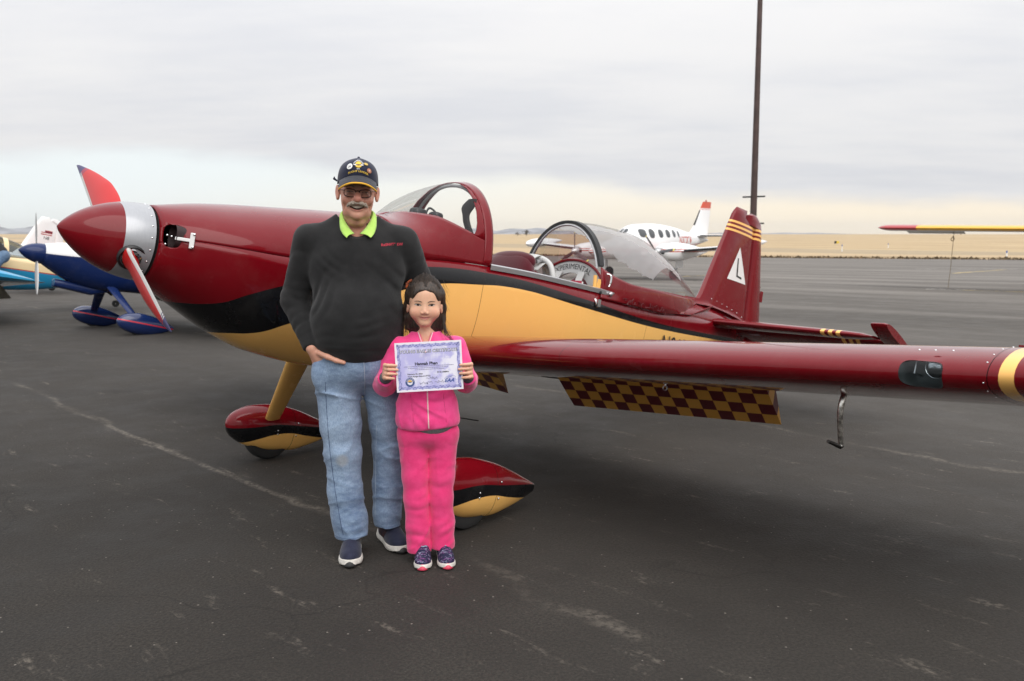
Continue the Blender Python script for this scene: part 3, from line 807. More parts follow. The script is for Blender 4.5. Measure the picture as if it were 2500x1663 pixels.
# tail wheel on its spring
mb = MB().tube([(-3.9, 0, .10), (-4.1, 0, .02), (-4.3, 0, -.14)], [.02, .016, .014], 8); body(mb, 'tail_spring', M_BLACKP)
tw_ = MB().lathe([(-.03, .02), (-.035, .06), (-.02, .075), (.02, .075), (.035, .06), (.03, .02)], (0, 0, 0), (0, 1, 0), 20).make('tail_wheel', M_RUBBER, RP); tw_.location = (-4.18, 0, .06)
mb = MB(); mb.box((-4.30, .045, -.17), (.05, .006, .13)); mb.box((-4.30, -.045, -.17), (.05, .006, .13)); mb.box((-4.30, 0, -.105), (.05, .09, .012)); body(mb, 'tail_fork', M_ALU, smooth=False)
# ---------------------------------------------------------------- tail
def slab(sec, n=14, tau=1.0):
    """sec: list of (le, te, y/z position, thickness, placer); lens section"""
    G = []
    for le, te, th, place in sec:
        k = np.linspace(0, 2 * pi, 2 * n, endpoint=False); x = le + (te - le) * (1 - np.cos(k)) / 2
        z = .5 * th * np.sin(k) * (1.15 + .45 * np.cos(k)) / 1.15
        G.append([place(a, b) for a, b in zip(x, z)])
    mb = MB().grid(G, close_v=True); mb.cap(G[0]); mb.cap(G[-1]); return mb
def stripe_mat(name, ax, bands, swp=0.0):
    t = NT(name); co = t.coord(); s = t.sep(co); a = t.math('ABSOLUTE', s[ax]); c = MAROON_C
    if swp: a = t.math('ADD', a, t.math('MULTIPLY', s[0], swp))
    for lo_, hi in bands: c = t.mix(t.math('MULTIPLY', t.rng(a, lo_, lo_ + .001), t.rng(a, hi, hi - .001)), c, YELLOW_C)
    dust = t.rng(t.noise(co, 5, 6, .65), .45, .85); c = t.mix(t.math('MULTIPLY', dust, .07), c, (.35, .32, .28))
    t.bsdf(c, t.rng(t.noise(co, 8, 4), .3, .75, .18, .3), .10, coat=.8, coat_rough=.03, normal=t.bump(t.noise(co, 20, 2), .04, .004)); return t.m
M_FIN = stripe_mat('maroon_fin', 2, ((1.103, 1.124), (1.143, 1.164), (1.183, 1.204)))
V = lambda z: (lambda x, h: (x, h, z))
H0 = pchip([.25, .37, 1.13, 1.34], [-4.262, -4.258, -4.215, -4.20])
fin_sec = []
for z in [.30, .40, .5, .7, .9, 1.1, 1.2, 1.26, 1.30, 1.322, 1.332]:
    le = np.interp(z, [.30, .44, 1.291], [-3.30, -3.46, -3.838]); te = float(H0(min(z, 1.13)))
    if z > 1.22: te = -4.065
    if z > 1.27: le -= (z - 1.27) ** 1.4 * 2.2
    th = np.interp(z, [.3, 1.0, 1.3, 1.332], [.10, .075, .055, .012])
    fin_sec.append((le, te, th, V(z)))
body(slab(fin_sec), 'fin', M_FIN, sharp=45)
rud = []
for z in [.10, .25, .37, .7, 1.0, 1.16, 1.205, 1.215, 1.26, 1.30, 1.322]:
    le = float(H0(min(z, 1.13))) - .006; te = np.interp(z, [.1, .393, 1.258], [-4.50, -4.52, -4.33])
    if z > 1.21: le = -4.078 - max(0, z - 1.3) * 2
    if z > 1.25: te += (z - 1.25) ** 1.2 * 2.6
    th = np.interp(z, [.1, 1.0, 1.3, 1.322], [.05, .05, .05, .014])
    rud.append((le, te, th, V(z)))
ro = body(slab(rud), 'rudder', M_FIN, sharp=45)
tb = MB(); tb.box((-4.495, 0, .62), (.035, .012, .10)); body(tb, 'rudder_trim_tab', M_MAROON, smooth=False)
# dorsal fillet with its screws
G = []
for k in np.linspace(0, 1, 24):
    s = -3.30 - .95 * k; r = .055 * (1 - .35 * k); z0 = float(F_tt(s)) - .002
    for_ = []
    th = .045 * smooth01(k * 4)
    G.append([[s, th + r * (1 - cos(a)), z0 + r * (1 - sin(a))] for a in np.linspace(0, pi / 2, 6)])
G = np.array(G); H = G.copy(); H[:, :, 1] *= -1
mb = MB().grid(G); mb.grid(H); body(mb, 'fin_fairing', M_MAROON, sharp=None)
for k in range(7):
    s = -3.62 - k * .085; th = .047
    for side in (1, -1): screw((s, side * th, float(F_tt(s)) + .075 - k * .004), (0, side, .1), k=.75)
# white triangle with the letter L on both faces of the fin
M_TRI = simple('white_decal', (.80, .80, .78), .35); M_LET = simple('black_decal', (.015, .015, .015), .4)
def fin_y(s, z):
    le = np.interp(z, [.30, .44, 1.291], [-3.30, -3.46, -3.838]); te = float(H0(z)); th = np.interp(z, [.3, 1.0, 1.3], [.10, .075, .055])
    c = np.clip(1 - 2 * (s - le) / (te - le), -1, 1); sn = math.sqrt(1 - c * c)
    return .5 * th * sn * (1.15 + .45 * c) / 1.15
for side in (1, -1):
    A_, B_, C_ = np.array([-3.967, .985]), np.array([-3.812, .681]), np.array([-4.162, .679]); mbt = MB(); n_ = 10; idx = {}
    vs, fs = [], []
    for i in range(n_ + 1):
        for j in range(n_ + 1 - i):
            p = A_ + (B_ - A_) * i / n_ + (C_ - A_) * j / n_; idx[i, j] = len(vs); vs.append((p[0], side * (fin_y(*p) + .0025), p[1]))
    for i in range(n_):
        for j in range(n_ - i):
            fs.append([idx[i, j], idx[i + 1, j], idx[i, j + 1]])
            if j < n_ - i - 1: fs.append([idx[i + 1, j], idx[i + 1, j + 1], idx[i, j + 1]])
    mbt.add(vs, fs); body(mbt, 'triangle_emblem', M_TRI, sharp=None)
    Lp = [(-3.948, .885), (-3.966, .887), (-3.985, .735), (-4.062, .728), (-4.062, .712), (-3.962, .722)]
    if side == -1: Lp = [(-4.026, .885), (-4.008, .887), (-3.989, .735), (-3.912, .728), (-3.912, .712), (-4.012, .722)]
    vs = [(x, side * (fin_y(x, z) + .0045), z) for x, z in Lp]
    mbl = MB().add(vs, [[0, 1, 2, 5], [2, 3, 4, 5]]); body(mbl, 'letter_decal', M_LET, smooth=False)
M_STAB = stripe_mat('maroon_tailplane', 1, ((1.04, 1.072), (1.10, 1.132), (1.16, 1.192)), swp=0.0)
for sd in (1, -1):
    zs_ = .276; HY = lambda y: -4.02
    sec = []
    for y in [.03, .4, .8, 1.2, 1.33, 1.38, 1.40]:
        le = np.interp(y, [0, 1.3, 1.40], [-3.52, -3.70, -3.73]) - max(0, y - 1.33) ** 1.3 * 1.2; th = np.interp(y, [0, 1.3, 1.40], [.075, .055, .02])
        te = -4.02 if y < 1.21 else -3.98
        sec.append((le, te, th, (lambda y_: (lambda x, h: (x, sd * y_, zs_ + h)))(y)))
    body(slab(sec), 'tailplane', M_STAB, sharp=45)
    dfl = radians(17); sec = []
    def el(y_):
        def f(x, h):
            X = x + 4.03; return (-4.03 + X * cos(dfl) + h * sin(dfl) * -1, sd * y_, zs_ + X * sin(dfl) + h * cos(dfl))
        return f
    for y in [.06, .4, .8, 1.2, 1.40]:
        sec.append((-4.035, np.interp(y, [0, 1.4], [-4.44, -4.33]), np.interp(y, [0, 1.4], [.06, .045]), el(y)))
    body(slab(sec), 'elevator', M_STAB, sharp=45)
    sec = []
    for y in [1.405, 1.42, 1.50, 1.52, 1.53]:
        k = abs(y - 1.465) / .065
        sec.append((-3.69 - .02 * k, -4.34 + .02 * k, .075 * (1 - .5 * max(0, k - .6)), el(y)))
    body(slab(sec), 'elevator_horn', M_MAROON, sharp=45)

# ---------------------------------------------------------------- cockpit, windshield and canopy
F_wt = pchip([-.02, -.12, -.21, -.34, -.484, -.622, -.705], [.424, .436, .472, .598, .688, .747, .772])     # windshield crown
F_wn = pchip([-.02, -.3, -.7], [2.25, 2.15, 2.2])
def ws_pt(s, a, off=0.0):
    w, z0, T, n = float(F_w(s)) + off, float(F_zr(s)), float(F_wt(s)) + off, float(F_wn(s))
    return [s, w * sgnpow(np.cos(a), 2 / n), z0 + (T - z0) * abs(np.sin(a)) ** (2 / n)]
def ws_ang(s, t):
    T, z0, n = float(F_wt(s)), float(F_zr(s)), float(F_wn(s)); return math.asin(min(.9999, max(0, (t - z0) / (T - z0))) ** (n / 2))
def sk_edge(s):
    k = smooth01((-.14 - s) / .12); return float(F_wt(s)) * (1 - k) + k * np.interp(s, [-.70, -.6, -.45, -.33, -.24], [.385, .40, .437, .468, .475])
SA_ = np.linspace(-.0215, -.645, 40); mb = MB()
for side in (0, 1):
    G = []
    for s in SA_:
        e = ws_ang(s, sk_edge(s)); aa = np.linspace(0.004, e, 12)
        if side: aa = pi - aa
        G.append([ws_pt(s, a, .0015) for a in aa])
    mb.grid(G, flip=bool(side))
sa2 = np.linspace(-.640, -.705, 5); G = [[ws_pt(s, a, .003) for a in np.linspace(0.004, pi - .004, 60)] for s in sa2]
mb.grid(G)
# the arch's foot flares forward into the skirt
for side in (0, 1):
    G = []
    for s in np.linspace(-.52, -.642, 12):
        e0 = ws_ang(s, sk_edge(s)) - .01; e1 = e0 + 1.15 * smooth01((-.52 - s) / .122) ** 3.2; aa = np.linspace(e0, e1, 8)
        if side: aa = pi - aa
        G.append([ws_pt(s, a, .0025) for a in aa])
    mb.grid(G, flip=bool(side))
wsk = body(mb, 'windshield_frame', M_MAROON, sharp=None, fix=True)
md = wsk.modifiers.new('thick', 'SOLIDIFY'); md.thickness = .006; md.offset = -1
G = []
for s in np.linspace(-.145, -.648, 34):
    e = ws_ang(s, sk_edge(s)); G.append([ws_pt(s, a) for a in np.linspace(e, pi - e, 44)])
body(MB().grid(G), 'windshield', M_GLASS, sharp=None)
# grey sealing bow inside the arch
mb = MB(); q = np.linspace(.25, pi - .25, 40)
for s, r_, in ((-.648, .010),): mb.tube([np.array(ws_pt(s, a, -.020)) for a in q], r_, 8)
body(mb, 'windshield_bow', simple('grey_bow', (.30, .30, .30), .4))
# glare shield and instrument panel
G = [[[s, y * (float(F_w(s)) - .115), .385 - .05 * abs(y) ** 2.5] for y in np.linspace(-1, 1, 13)] for s in np.linspace(-.03, -.60, 8)]
mb = MB().grid(G); R = G[-1]; mb.add(R + [[p[0], p[1], .05] for p in R], [[i, i + 1, 13 + i + 1, 13 + i] for i in range(12)])
body(mb, 'glare_shield', M_DARK)
# folded gear lying on the glare shield (camera bag, cables) and the black headset on the arch
mb = MB(); rr = np.random.RandomState(3)
for c, d in (((-.40, .06, .44), (.20, .22, .085)), ((-.48, .10, .495), (.07, .09, .07)), ((-.40, .03, .50), (.10, .09, .075)), ((-.52, .08, .455), (.07, .15, .07))):
    u_, v_ = np.meshgrid(np.linspace(0, pi, 9), np.linspace(0, 2 * pi, 14, endpoint=False), indexing='ij')
    sh = lambda x: sgnpow(x, .55)
    mb.grid(np.stack([c[0] + d[0] / 2 * sh(np.cos(u_)), c[1] + d[1] / 2 * sh(np.sin(u_)) * sh(np.cos(v_)), c[2] + d[2] / 2 * sh(np.sin(u_)) * sh(np.sin(v_))], -1), close_v=True)
mb.tube(catmull([(-.46, .02, .50), (-.50, .0, .56), (-.54, .02, .54), (-.55, .04, .48)], 5), .007, 6)
o = mb.make('camera_bag', M_BLACKP, None, loc=BODY_LOC, rot=BODY_ROT)
B_W = Matrix.Translation((-0.94333, 5.13976, 0)) @ Matrix.Rotation(YAW, 4, 'Z') @ Matrix.Translation(BODY_LOC) @ Euler(BODY_ROT).to_matrix().to_4x4()
o.matrix_basis = B_W; tag(o, 'black bag with a cable lying under the front windshield', 'bag')
mb = MB()
pl = []
for k in np.linspace(0, 1, 14):
    c = np.array([-.615, .262 - .075 * sin(k * pi) * (1 - k * .5) - .03 * k + .07 * k, .635 - .235 * k]); w_ = .030 + .030 * (abs(k - .18) < .25) * cos((k - .18) * 6) ** 2
    pl.append((c, w_))
G = []
for c, w_ in pl:
    G.append([c + np.array([.012 * cos(a), w_ * sin(a), 0]) for a in np.linspace(0, 2 * pi, 14, endpoint=False)])
mb.grid(G, close_v=True); mb.cap(G[0]); mb.cap(G[-1])
body(mb, 'arch_headset', M_DARK)
# tub interior
S = np.linspace(-.04, -2.36, 24)
tub = half_loft(S, lambda s: F_w(s) - .022, F_zr, lambda s: -.38, lambda s: 3.4, m=24)
body(MB().grid(tub), 'cockpit_liner', simple('cockpit_liner_grey', (.16, .155, .15), .7), sharp=None)
for sd in (1, -1):
    G = []
    for s in np.linspace(-.70, -2.35, 30):
        w_, z = float(F_w(s)), float(F_zr(s)); G.append([[s, sd * (w_ + dy), z + dz] for dy, dz in ((.006, -.016), (.008, .012), (-.004, .020), (-.022, .018), (-.026, -.02))])
    body(MB().grid(G), 'canopy_rail', M_ALU, sharp=30)
# front seat
def cushion(c, d, n=2.6, mat=M_FABRIC, name='seat_cushion', tilt=0.0):
    u_, v_ = np.meshgrid(np.linspace(0, pi, 15), np.linspace(0, 2 * pi, 26, endpoint=False), indexing='ij'); e = 2 / n
    P = np.stack([d[0] / 2 * sgnpow(np.cos(v_), e) * sgnpow(np.sin(u_), e), d[1] / 2 * sgnpow(np.sin(v_), e) * sgnpow(np.sin(u_), e), d[2] / 2 * sgnpow(np.cos(u_), e)], -1)
    R = np.array(Matrix.Rotation(tilt, 3, 'Y')); P = P @ R.T + np.array(c)
    return body(MB().grid(P, close_v=True), name, mat, sharp=None)
cushion((-1.19, 0, .12), (.13, .52, .62), 3, name='front_seat_back', tilt=radians(-14))
cushion((-1.26, 0, .36), (.11, .44, .16), 2.3, name='front_headrest', tilt=radians(-14))
cushion((-.92, 0, -.2), (.50, .5, .14), 3.5, name='front_seat')
mb = MB(); mb.tube(catmull([(-1.44, .26, .20), (-1.435, .20, .37), (-1.43, .08, .425), (-1.43, -.08, .425), (-1.435, -.20, .37), (-1.44, -.26, .20)], 6), .019, 10)
mb.tube([(-1.43, .10, .418), (-1.62, .16, .20)], .017, 8); mb.tube([(-1.43, -.10, .418), (-1.62, -.16, .20)], .017, 8)
body(mb, 'roll_bar', M_GREYF)
M_BELT = simple('grey_webbing', (.50, .50, .49), .8, bump=.3, bscale=400); M_PAD = simple('red_belt_pad', (.30, .012, .035), .8)
def strap(pts, w_, mat, name, th=.004, side=(0, 1, 0)):
    pts = catmull(pts, 6); T = np.gradient(pts, axis=0); G = []; sv = np.array(side, float)
    for p, t_ in zip(pts, T):
        n_ = np.cross(t_, sv); n_ /= np.linalg.norm(n_) + 1e-9
        G.append([p + sv * w_ / 2 + n_ * th / 2, p - sv * w_ / 2 + n_ * th / 2, p - sv * w_ / 2 - n_ * th / 2, p + sv * w_ / 2 - n_ * th / 2])
    mb = MB().grid(G, close_v=True); mb.cap(G[0]); mb.cap(G[-1]); return body(mb, name, mat, sharp=30)
strap([(-1.32, .07, .33), (-1.38, .08, .42), (-1.45, .09, .432), (-1.49, .10, .36), (-1.50, .11, .27)], .055, M_BELT, 'harness_strap')
strap([(-1.36, .13, .33), (-1.42, .14, .385), (-1.47, .15, .375), (-1.50, .16, .28)], .05, M_BELT, 'harness_strap')
mb = MB(); mb.box((-1.40, .10, .40), (.07, .075, .02), Matrix.Rotation(radians(25), 3, 'Y')); mb.box((-1.47, .12, .385), (.02, .08, .045)); body(mb, 'harness_buckle', M_ALU, smooth=False)
# rear bulkhead arch with lettering
def arch_pts(s, y, z): return (s, y, z)
BS = -1.87
q = np.linspace(0, pi, 40)
out = np.stack([np.full(40, BS), .335 * np.cos(q), .20 + .285 * np.sin(q) ** .9], -1); inn = np.stack([np.full(40, BS), .225 * np.cos(q), .13 + .265 * np.sin(q) ** .9], -1)
F1 = np.stack([out, inn]); B1 = F1 - np.array([.02, 0, 0])
mb = MB().grid(F1); mb.grid(B1, flip=True); mb.grid(np.stack([F1[0], B1[0]]), flip=True); mb.grid(np.stack([F1[1], B1[1]]))
body(mb, 'rear_bulkhead', M_GREYF, sharp=35)
mb = MB().tube(out + np.array([.004, 0, .004]), .011, 8); body(mb, 'bulkhead_edge', M_MAROON)
text_on('experimental_lettering', 'EXPERIMENTAL', .056, M_LET, RP, lambda x, y, z: (BS + .0025, (.33 + y) * sin(x / .33), .148 + (.292 + y) * cos(x / .33)), spacing=1.0)
bpy.data.objects['experimental_lettering'].location = BODY_LOC; bpy.data.objects['experimental_lettering'].rotation_euler = BODY_ROT
cushion((-2.05, 0, .20), (.10, .44, .42), 3, name='rear_seat_back', tilt=radians(-10))
cushion((-1.70, 0, .13), (.26, .36, .20), 2.6, simple('blue_cushion', (.02, .055, .17), .85), 'blue_cushion')
for y0, y1 in ((.12, .20), (-.12, -.20)):
    strap([(BS + .012, y0 * .9, .40), (BS + .05, y0, .33), (BS + .12, y1 * .9, .25), (BS + .17, y1, .16), (BS + .2, y1, .08)], .06, M_BELT, 'harness_strap')
    strap([(BS + .075, y0 * 1.05, .325), (BS + .135, y1 * .92, .245), (BS + .185, y1, .15)], .095, M_PAD, 'harness_pad', th=.012)
    strap([(BS + .068, y0 * 1.05, .322), (BS + .128, y1 * .92, .242), (BS + .178, y1, .147)], .115, simple('white_piping', (.66, .66, .64), .7), 'harness_pad_backing', th=.006)
# yellow gas strut and latch plate beside the canopy bow
body(MB().tube([(-1.70, .375, .36), (-1.715, .375, .20)], [.013, .013], 12), 'gas_strut', M_YELLOW)
mb = MB(); mb.prism([(-1.70, .17), (-1.80, .17), (-1.76, .34), (-1.735, .34)], .372, .378, lambda x, y, z: (x, z, y)); body(mb, 'strut_bracket', M_YELLOW, smooth=False)
body(MB().lathe([(0, .011), (.02, .011), (.022, 0)], (-1.755, .378, .25), (0, 1, 0), 14), 'bracket_roller', M_BLACKP)
mb = MB().tube([(-1.715, .385, .20), (-1.725, .40, .165), (-1.74, .40, .15)], .007, 8); mb.box((-1.735, .405, .175), (.03, .02, .05)); body(mb, 'rail_latch', M_CHROME)
# canopy, slid back
F_cw = pchip([-1.76, -2.1, -2.5, -2.8, -3.1, -3.3, -3.47], [.375, .372, .335, .275, .185, .11, .02])
F_ct = pchip([-1.76, -2.035, -2.375, -2.6, -2.815, -3.126, -3.394, -3.50], [.742, .783, .795, .767, .716, .604, .486, .43])
F_cg = pchip([-1.76, -1.92, -2.135, -2.4, -2.95, -3.25, -3.47], [.425, .385, .362, .372, .40, .425, .43])       # glass and skirt meet
CB = .262
def cn_pt(s, a, off=0.0):
    w_, T = float(F_cw(s)) + off, float(F_ct(s)) + off; return [s, w_ * sgnpow(np.cos(a), 2 / 2.05), CB + (T - CB) * abs(np.sin(a)) ** (2 / 2.05)]
def cn_ang(s, t): return math.asin(min(.9999, max(0, (t - CB) / (float(F_ct(s)) - CB))) ** 1.025)
SS = np.concatenate([np.linspace(-1.765, -3.2, 44), np.linspace(-3.22, -3.485, 14)])
G = []
for s in SS:
    e = cn_ang(s, float(F_cg(s))); G.append([cn_pt(s, a) for a in np.linspace(e, pi - e, 48)])
body(MB().grid(G), 'canopy_glass', glass('canopy_glass_tinted', (.96, .965, .96), .42), sharp=None)
mb = MB()
for side in (0, 1):
    G = []
    for s in SS:
        e = cn_ang(s, float(F_cg(s))) ; lo_ = np.interp(s, [-3.485, -3.1, -2.6, -1.76], [.40, .275, .215, .212]); w_ = float(F_cw(s)) + .004
        sg = -1 if side else 1; wf_ = max(float(F_w(s)) + .012, 0)
        row = []
        for k in np.linspace(0, 1, 5):
            z = lo_ + (CB - lo_) * k; row.append([s, sg * (wf_ * (1 - k) + w_ * k), z])
        aa = np.linspace(0, e, 8)[1:]
        for a in aa: p = cn_pt(s, a, .004); row.append([p[0], sg * abs(p[1]), p[2]])
        G.append(row)
    mb.grid(G, flip=bool(side))
# closing tail of the skirt
sk = body(mb, 'canopy_skirt', M_MAROON, sharp=None)
md = sk.modifiers.new('thick', 'SOLIDIFY'); md.thickness = .006; md.offset = 0
# black bow, wide at the front
G = []
for s, o1 in ((-1.748, .004), (-1.748, .010), (-1.792, .012), (-1.792, -.004), (-1.752, -.012)):
    G.append([cn_pt(max(s, -1.76) if False else s, a, o1) for a in np.linspace(.35, pi - .35, 60)])
body(MB().grid(np.array(G), close_u=True), 'canopy_bow', M_BLACKP, sharp=30)
mb = MB().tube([np.array(cn_pt(-1.755, a, -.022)) for a in np.linspace(.33, pi - .33, 50)], .0085, 8); body(mb, 'bow_tube', M_ALU)
# pleated grey sun shade under the glass
G = []; rr = np.random.RandomState(11)
for i, s in enumerate(np.linspace(-1.80, -3.02, 60)):
    k = (s + 1.80) / -1.22; e0 = 1.18 - .40 * smooth01(k / .85) + .020 * sin(i * .9) + .012 * sin(i * 2.3)
    row = []
    for a in np.linspace(e0, pi - e0, 40): row.append(cn_pt(s, a, -.012 - .006 * abs(sin(i * .52)) ** 3))
    G.append(row)
t = NT('sun_shade'); dif = t.n('ShaderNodeBsdfDiffuse'); dif.inputs[0].default_value = (.78, .78, .78, 1); trl = t.n('ShaderNodeBsdfTranslucent'); trl.inputs[0].default_value = (.80, .80, .79, 1)
trp = t.n('ShaderNodeBsdfTransparent'); a1 = t.n('ShaderNodeMixShader'); a1.inputs[0].default_value = .5; a2 = t.n('ShaderNodeMixShader'); a2.inputs[0].default_value = .14
t.nt.links.new(dif.outputs[0], a1.inputs[1]); t.nt.links.new(trl.outputs[0], a1.inputs[2]); t.nt.links.new(a1.outputs[0], a2.inputs[1]); t.nt.links.new(trp.outputs[0], a2.inputs[2]); t.nt.links.new(a2.outputs[0], t.out.inputs[0])
body(MB().grid(G), 'sun_shade', t.m, sharp=None)
# handle, button, faint script on the skirt, registration on the flank
def skirt_y(s): return float(F_w(s)) + .02
mb = MB().tube(catmull([(-1.80, .388, .385), (-1.822, .402, .382), (-1.83, .406, .36), (-1.83, .406, .325), (-1.822, .404, .30)], 5), [.006] * 6 + [.0095] * 10 + [.007] * 5, 10); body(mb, 'canopy_handle', M_CHROME)
body(MB().lathe([(0, .016), (.008, .016), (.012, .010), (.014, 0)], (-1.865, .392, .215 + .04), (0, 1, 0), 16), 'canopy_lock', M_CHROME)
M_SCR = simple('faded_script', (.10, .004, .01), .5)
mb = MB(); sq = []
for i in range(150):
    k = i / 149; sq.append((-2.02 - .62 * k + .012 * sin(i * .9), 0, .238 + .016 * sin(i * .77) * (1 if i % 37 > 6 else .3) + .012 * sin(i * .31)))
for a_, b_ in ((0, 40), (46, 62), (70, 149)):
    mb.tube([(x, float(np.interp(x, [-2.7, -2.3, -1.9], [.315, .365, .388])) + .006, z) for x, _, z in sq[a_:b_]], .0017, 4)
body(mb, 'script_lettering', M_SCR)
text_on('registration_lettering', 'N862', .20, M_LET, RP, lambda x, y, z: (-2.90 - x * .9, float(F_w(-2.90 - x * .9)) * .995 + .004, -.012 + y), spacing=1.05)
bpy.data.objects['registration_lettering'].location = BODY_LOC; bpy.data.objects['registration_lettering'].rotation_euler = BODY_ROT

# ================================================================== neighbouring aeroplanes on the apron
def gzf(x, y): return float(gz(y))
def sport_plane(name, label, x, y, scale, up, lo, colors, spin_mat, leg_mat, pant_mat, wing_mat_, fin_mat, stab_mat, track=None, prop_mat=None, scoop=False, canopy_band=None, group='sport aeroplanes parked on the apron', prop_angle=-25, pk=1.0, bc=1.0):
    """a tail-wheel two-seater, parked parallel to the others"""
    R = thing(name, label, 'aeroplane', (x, y, gzf(x, y)), YAW, group)
    k = scale
    BL, BR = (0, 0, HZ * k), BODY_ROT
    def bd(mb, nm, mat, **kw):
        o = mb.make(nm, mat, R, loc=BL, rot=BR, **kw); o.scale = (k, k, k); return o
    m_f = two_tone(name + '_livery', up, lo, *colors, -4.3, 1.3, -.6, .6)
    S = np.concatenate([np.linspace(1.19, .6, 14), np.linspace(.56, -4.25, 40)])
    G1 = half_loft(S, F_w, F_zr, F_bot, F_nl, 24)
    ft = pchip([1.19, .956, .458, 0, -.3, -1.2, -2.3, -3.4, -4.25], [.197, .258, .345, .40, .40, .38, .40, .38, .30])
    G2 = half_loft(S, F_w, F_zr, ft, lambda s: 2.1, 24)
    ring = np.concatenate([G2, G1[:, ::-1][:, 1:-1]], 1)
    mb = MB().grid(ring, close_v=True); mb.cap(ring[0]); mb.cap(ring[-1])
    bd(mb, 'fuselage', m_f, sharp=60)
    bd(MB().lathe([(a, b * .97) for a, b in prof] + [(1.2, .02)], (0, 0, CENT), seg=32), 'spinner', spin_mat, sharp=60)
    if prop_mat:
        for th in (radians(prop_angle), radians(prop_angle + 180)):
            o = MB().grid(np.array([[[r, bc * .5 * c * cos(a) * .75 + .5 * c * .13 * sin(a) * .6, bc * .5 * c * cos(a) * .62 * -1 + .5 * c * .14 * sin(a)] for a in np.linspace(0, 2 * pi, 12, endpoint=False)] for r, c in ((.08, .06), (.2, .10), (.38, .14), (.55, .13), (.70, .09), (.79, .05), (.82, .01))]), close_v=True).make('propeller_blade', prop_mat, R)
            er = Vector((0, cos(th), sin(th))); ex = Vector((1, 0, 0)); et = ex.cross(er)
            M = Matrix(((er.x, et.x, ex.x, 1.29), (er.y, et.y, ex.y, 0), (er.z, et.z, ex.z, CENT), (0, 0, 0, 1)))
            o.matrix_basis = Matrix.Translation(BL) @ Euler(BR).to_matrix().to_4x4() @ Matrix.Scale(k, 4) @ M
    # bubble canopy with frame
    cw = pchip([-.35, -.7, -1.2, -1.8, -2.3, -2.75], [.30, .345, .36, .34, .26, .05]); ct = pchip([-.35, -.6, -.95, -1.5, -2.1, -2.5, -2.75], [.42, .60, .72, .76, .68, .54, .42])
    SS = np.linspace(-.36, -2.74, 26)
    G = [[[s, float(cw(s)) * cos(a), .33 + (float(ct(s)) - .33) * sin(a)] for a in np.linspace(0, pi, 25)] for s in SS]
    bd(MB().grid(G), 'canopy', glass('far_canopy_glass', (.62, .66, .68), .8), sharp=None)
    mb = MB()
    for s in (-.95, -1.95):
        G = [[[s + d, (float(cw(s)) + .008) * cos(a), .33 + (float(ct(s)) + .008 - .33) * sin(a)] for a in np.linspace(0, pi, 25)] for d in (-.045, .045)]
        mb.grid(G)
    bd(mb, 'canopy_frame', canopy_band or wing_mat_, sharp=None)
    for sd in (1, -1):
        P = np.array([wing_pts(y_, 1.0, sd) for y_ in (.3, 1.2, 2.4, 3.3, 3.42, 3.5)]); P[-1, :, 2] = P[-1, :, 2] * .3 + P[-1, :, 2].mean() * .7; P[-2, :, 2] = P[-2, :, 2] * .8 + P[-2, :, 2].mean() * .2
        mb = MB().grid(P, close_v=True); mb.cap(P[0]); mb.cap(P[-1]); bd(mb, 'wing', wing_mat_, sharp=50)
        xh = LE - CH * .80; G = []
        for y_ in (.5, 1.9):
            z_ = tLE(y_) - .045; G.append([[xh, sd * y_, z_ + .02], [xh - .22, sd * y_, z_ - .20], [xh - .21, sd * y_, z_ - .215], [xh + .02, sd * y_, z_ - .03]])
        mb = MB().grid(G, close_v=True); mb.cap(G[0]); mb.cap(G[1]); bd(mb, 'flap', simple('flap_brown', (.16, .14, .11), .5), smooth=False)
        tr = track / 2 / k if track else .9958
        po = pant_mesh().make('wheel_pant', pant_mat, R, sharp=50)
        po.matrix_basis = Matrix.Translation(BL) @ Euler(BR).to_matrix().to_4x4() @ Matrix.Scale(k, 4) @ Matrix.Translation((AX[0] + .19 * pk, sd * tr, AX[1] + .075)) @ Matrix.Scale(pk, 4)
        w_ = wheel_mesh(.165 * k, .11 * k).make('wheel', M_RUBBER, R, sharp=45); w_.location = (0, sd * tr * k, .165 * k)
        G = []
        for q in np.linspace(0, 1, 5):
            c = np.array([.02 - .22 * q, sd * (.26 + (tr - .28) * q), -.40 - .53 * q]); ch, th_ = .20 - .07 * q, .06 - .02 * q
            nn = np.array([0, .53, sd * (tr - .28)]); nn /= np.linalg.norm(nn)
            G.append([c + np.array([.5 * ch * cos(a), 0, 0]) + nn * .5 * th_ * sin(a) for a in np.linspace(0, 2 * pi, 14, endpoint=False)])
        mb = MB().grid(G, close_v=True); bd(mb, 'gear_leg', leg_mat)
        sec = [(np.interp(y_, [0, 1.3, 1.4], [-3.52, -3.70, -3.78]), -4.40, np.interp(y_, [0, 1.3, 1.4], [.075, .05, .02]), (lambda yy: (lambda a, h: (a, sd * yy, .276 + h)))(y_)) for y_ in (.03, .8, 1.3, 1.4)]
        bd(slab(sec, 8), 'tailplane', stab_mat)
    bd(slab([s for s in fin_sec if True][::2] + [fin_sec[-1]], 8), 'fin', fin_mat)
    bd(slab(rud[::2], 8), 'rudder', fin_mat)
    bd(MB().tube([(-3.9, 0, .10), (-4.1, 0, .02), (-4.3, 0, -.14)], [.02, .016, .014], 8), 'tail_spring', M_BLACKP)
    t_ = MB().lathe([(-.03, .02), (-.035, .06), (-.02, .075), (.02, .075), (.035, .06), (.03, .02)], (0, 0, 0), (0, 1, 0), 16).make('tail_wheel', M_RUBBER, R); t_.location = (-4.18 * k, 0, .06 * k); t_.scale = (k, k, k)
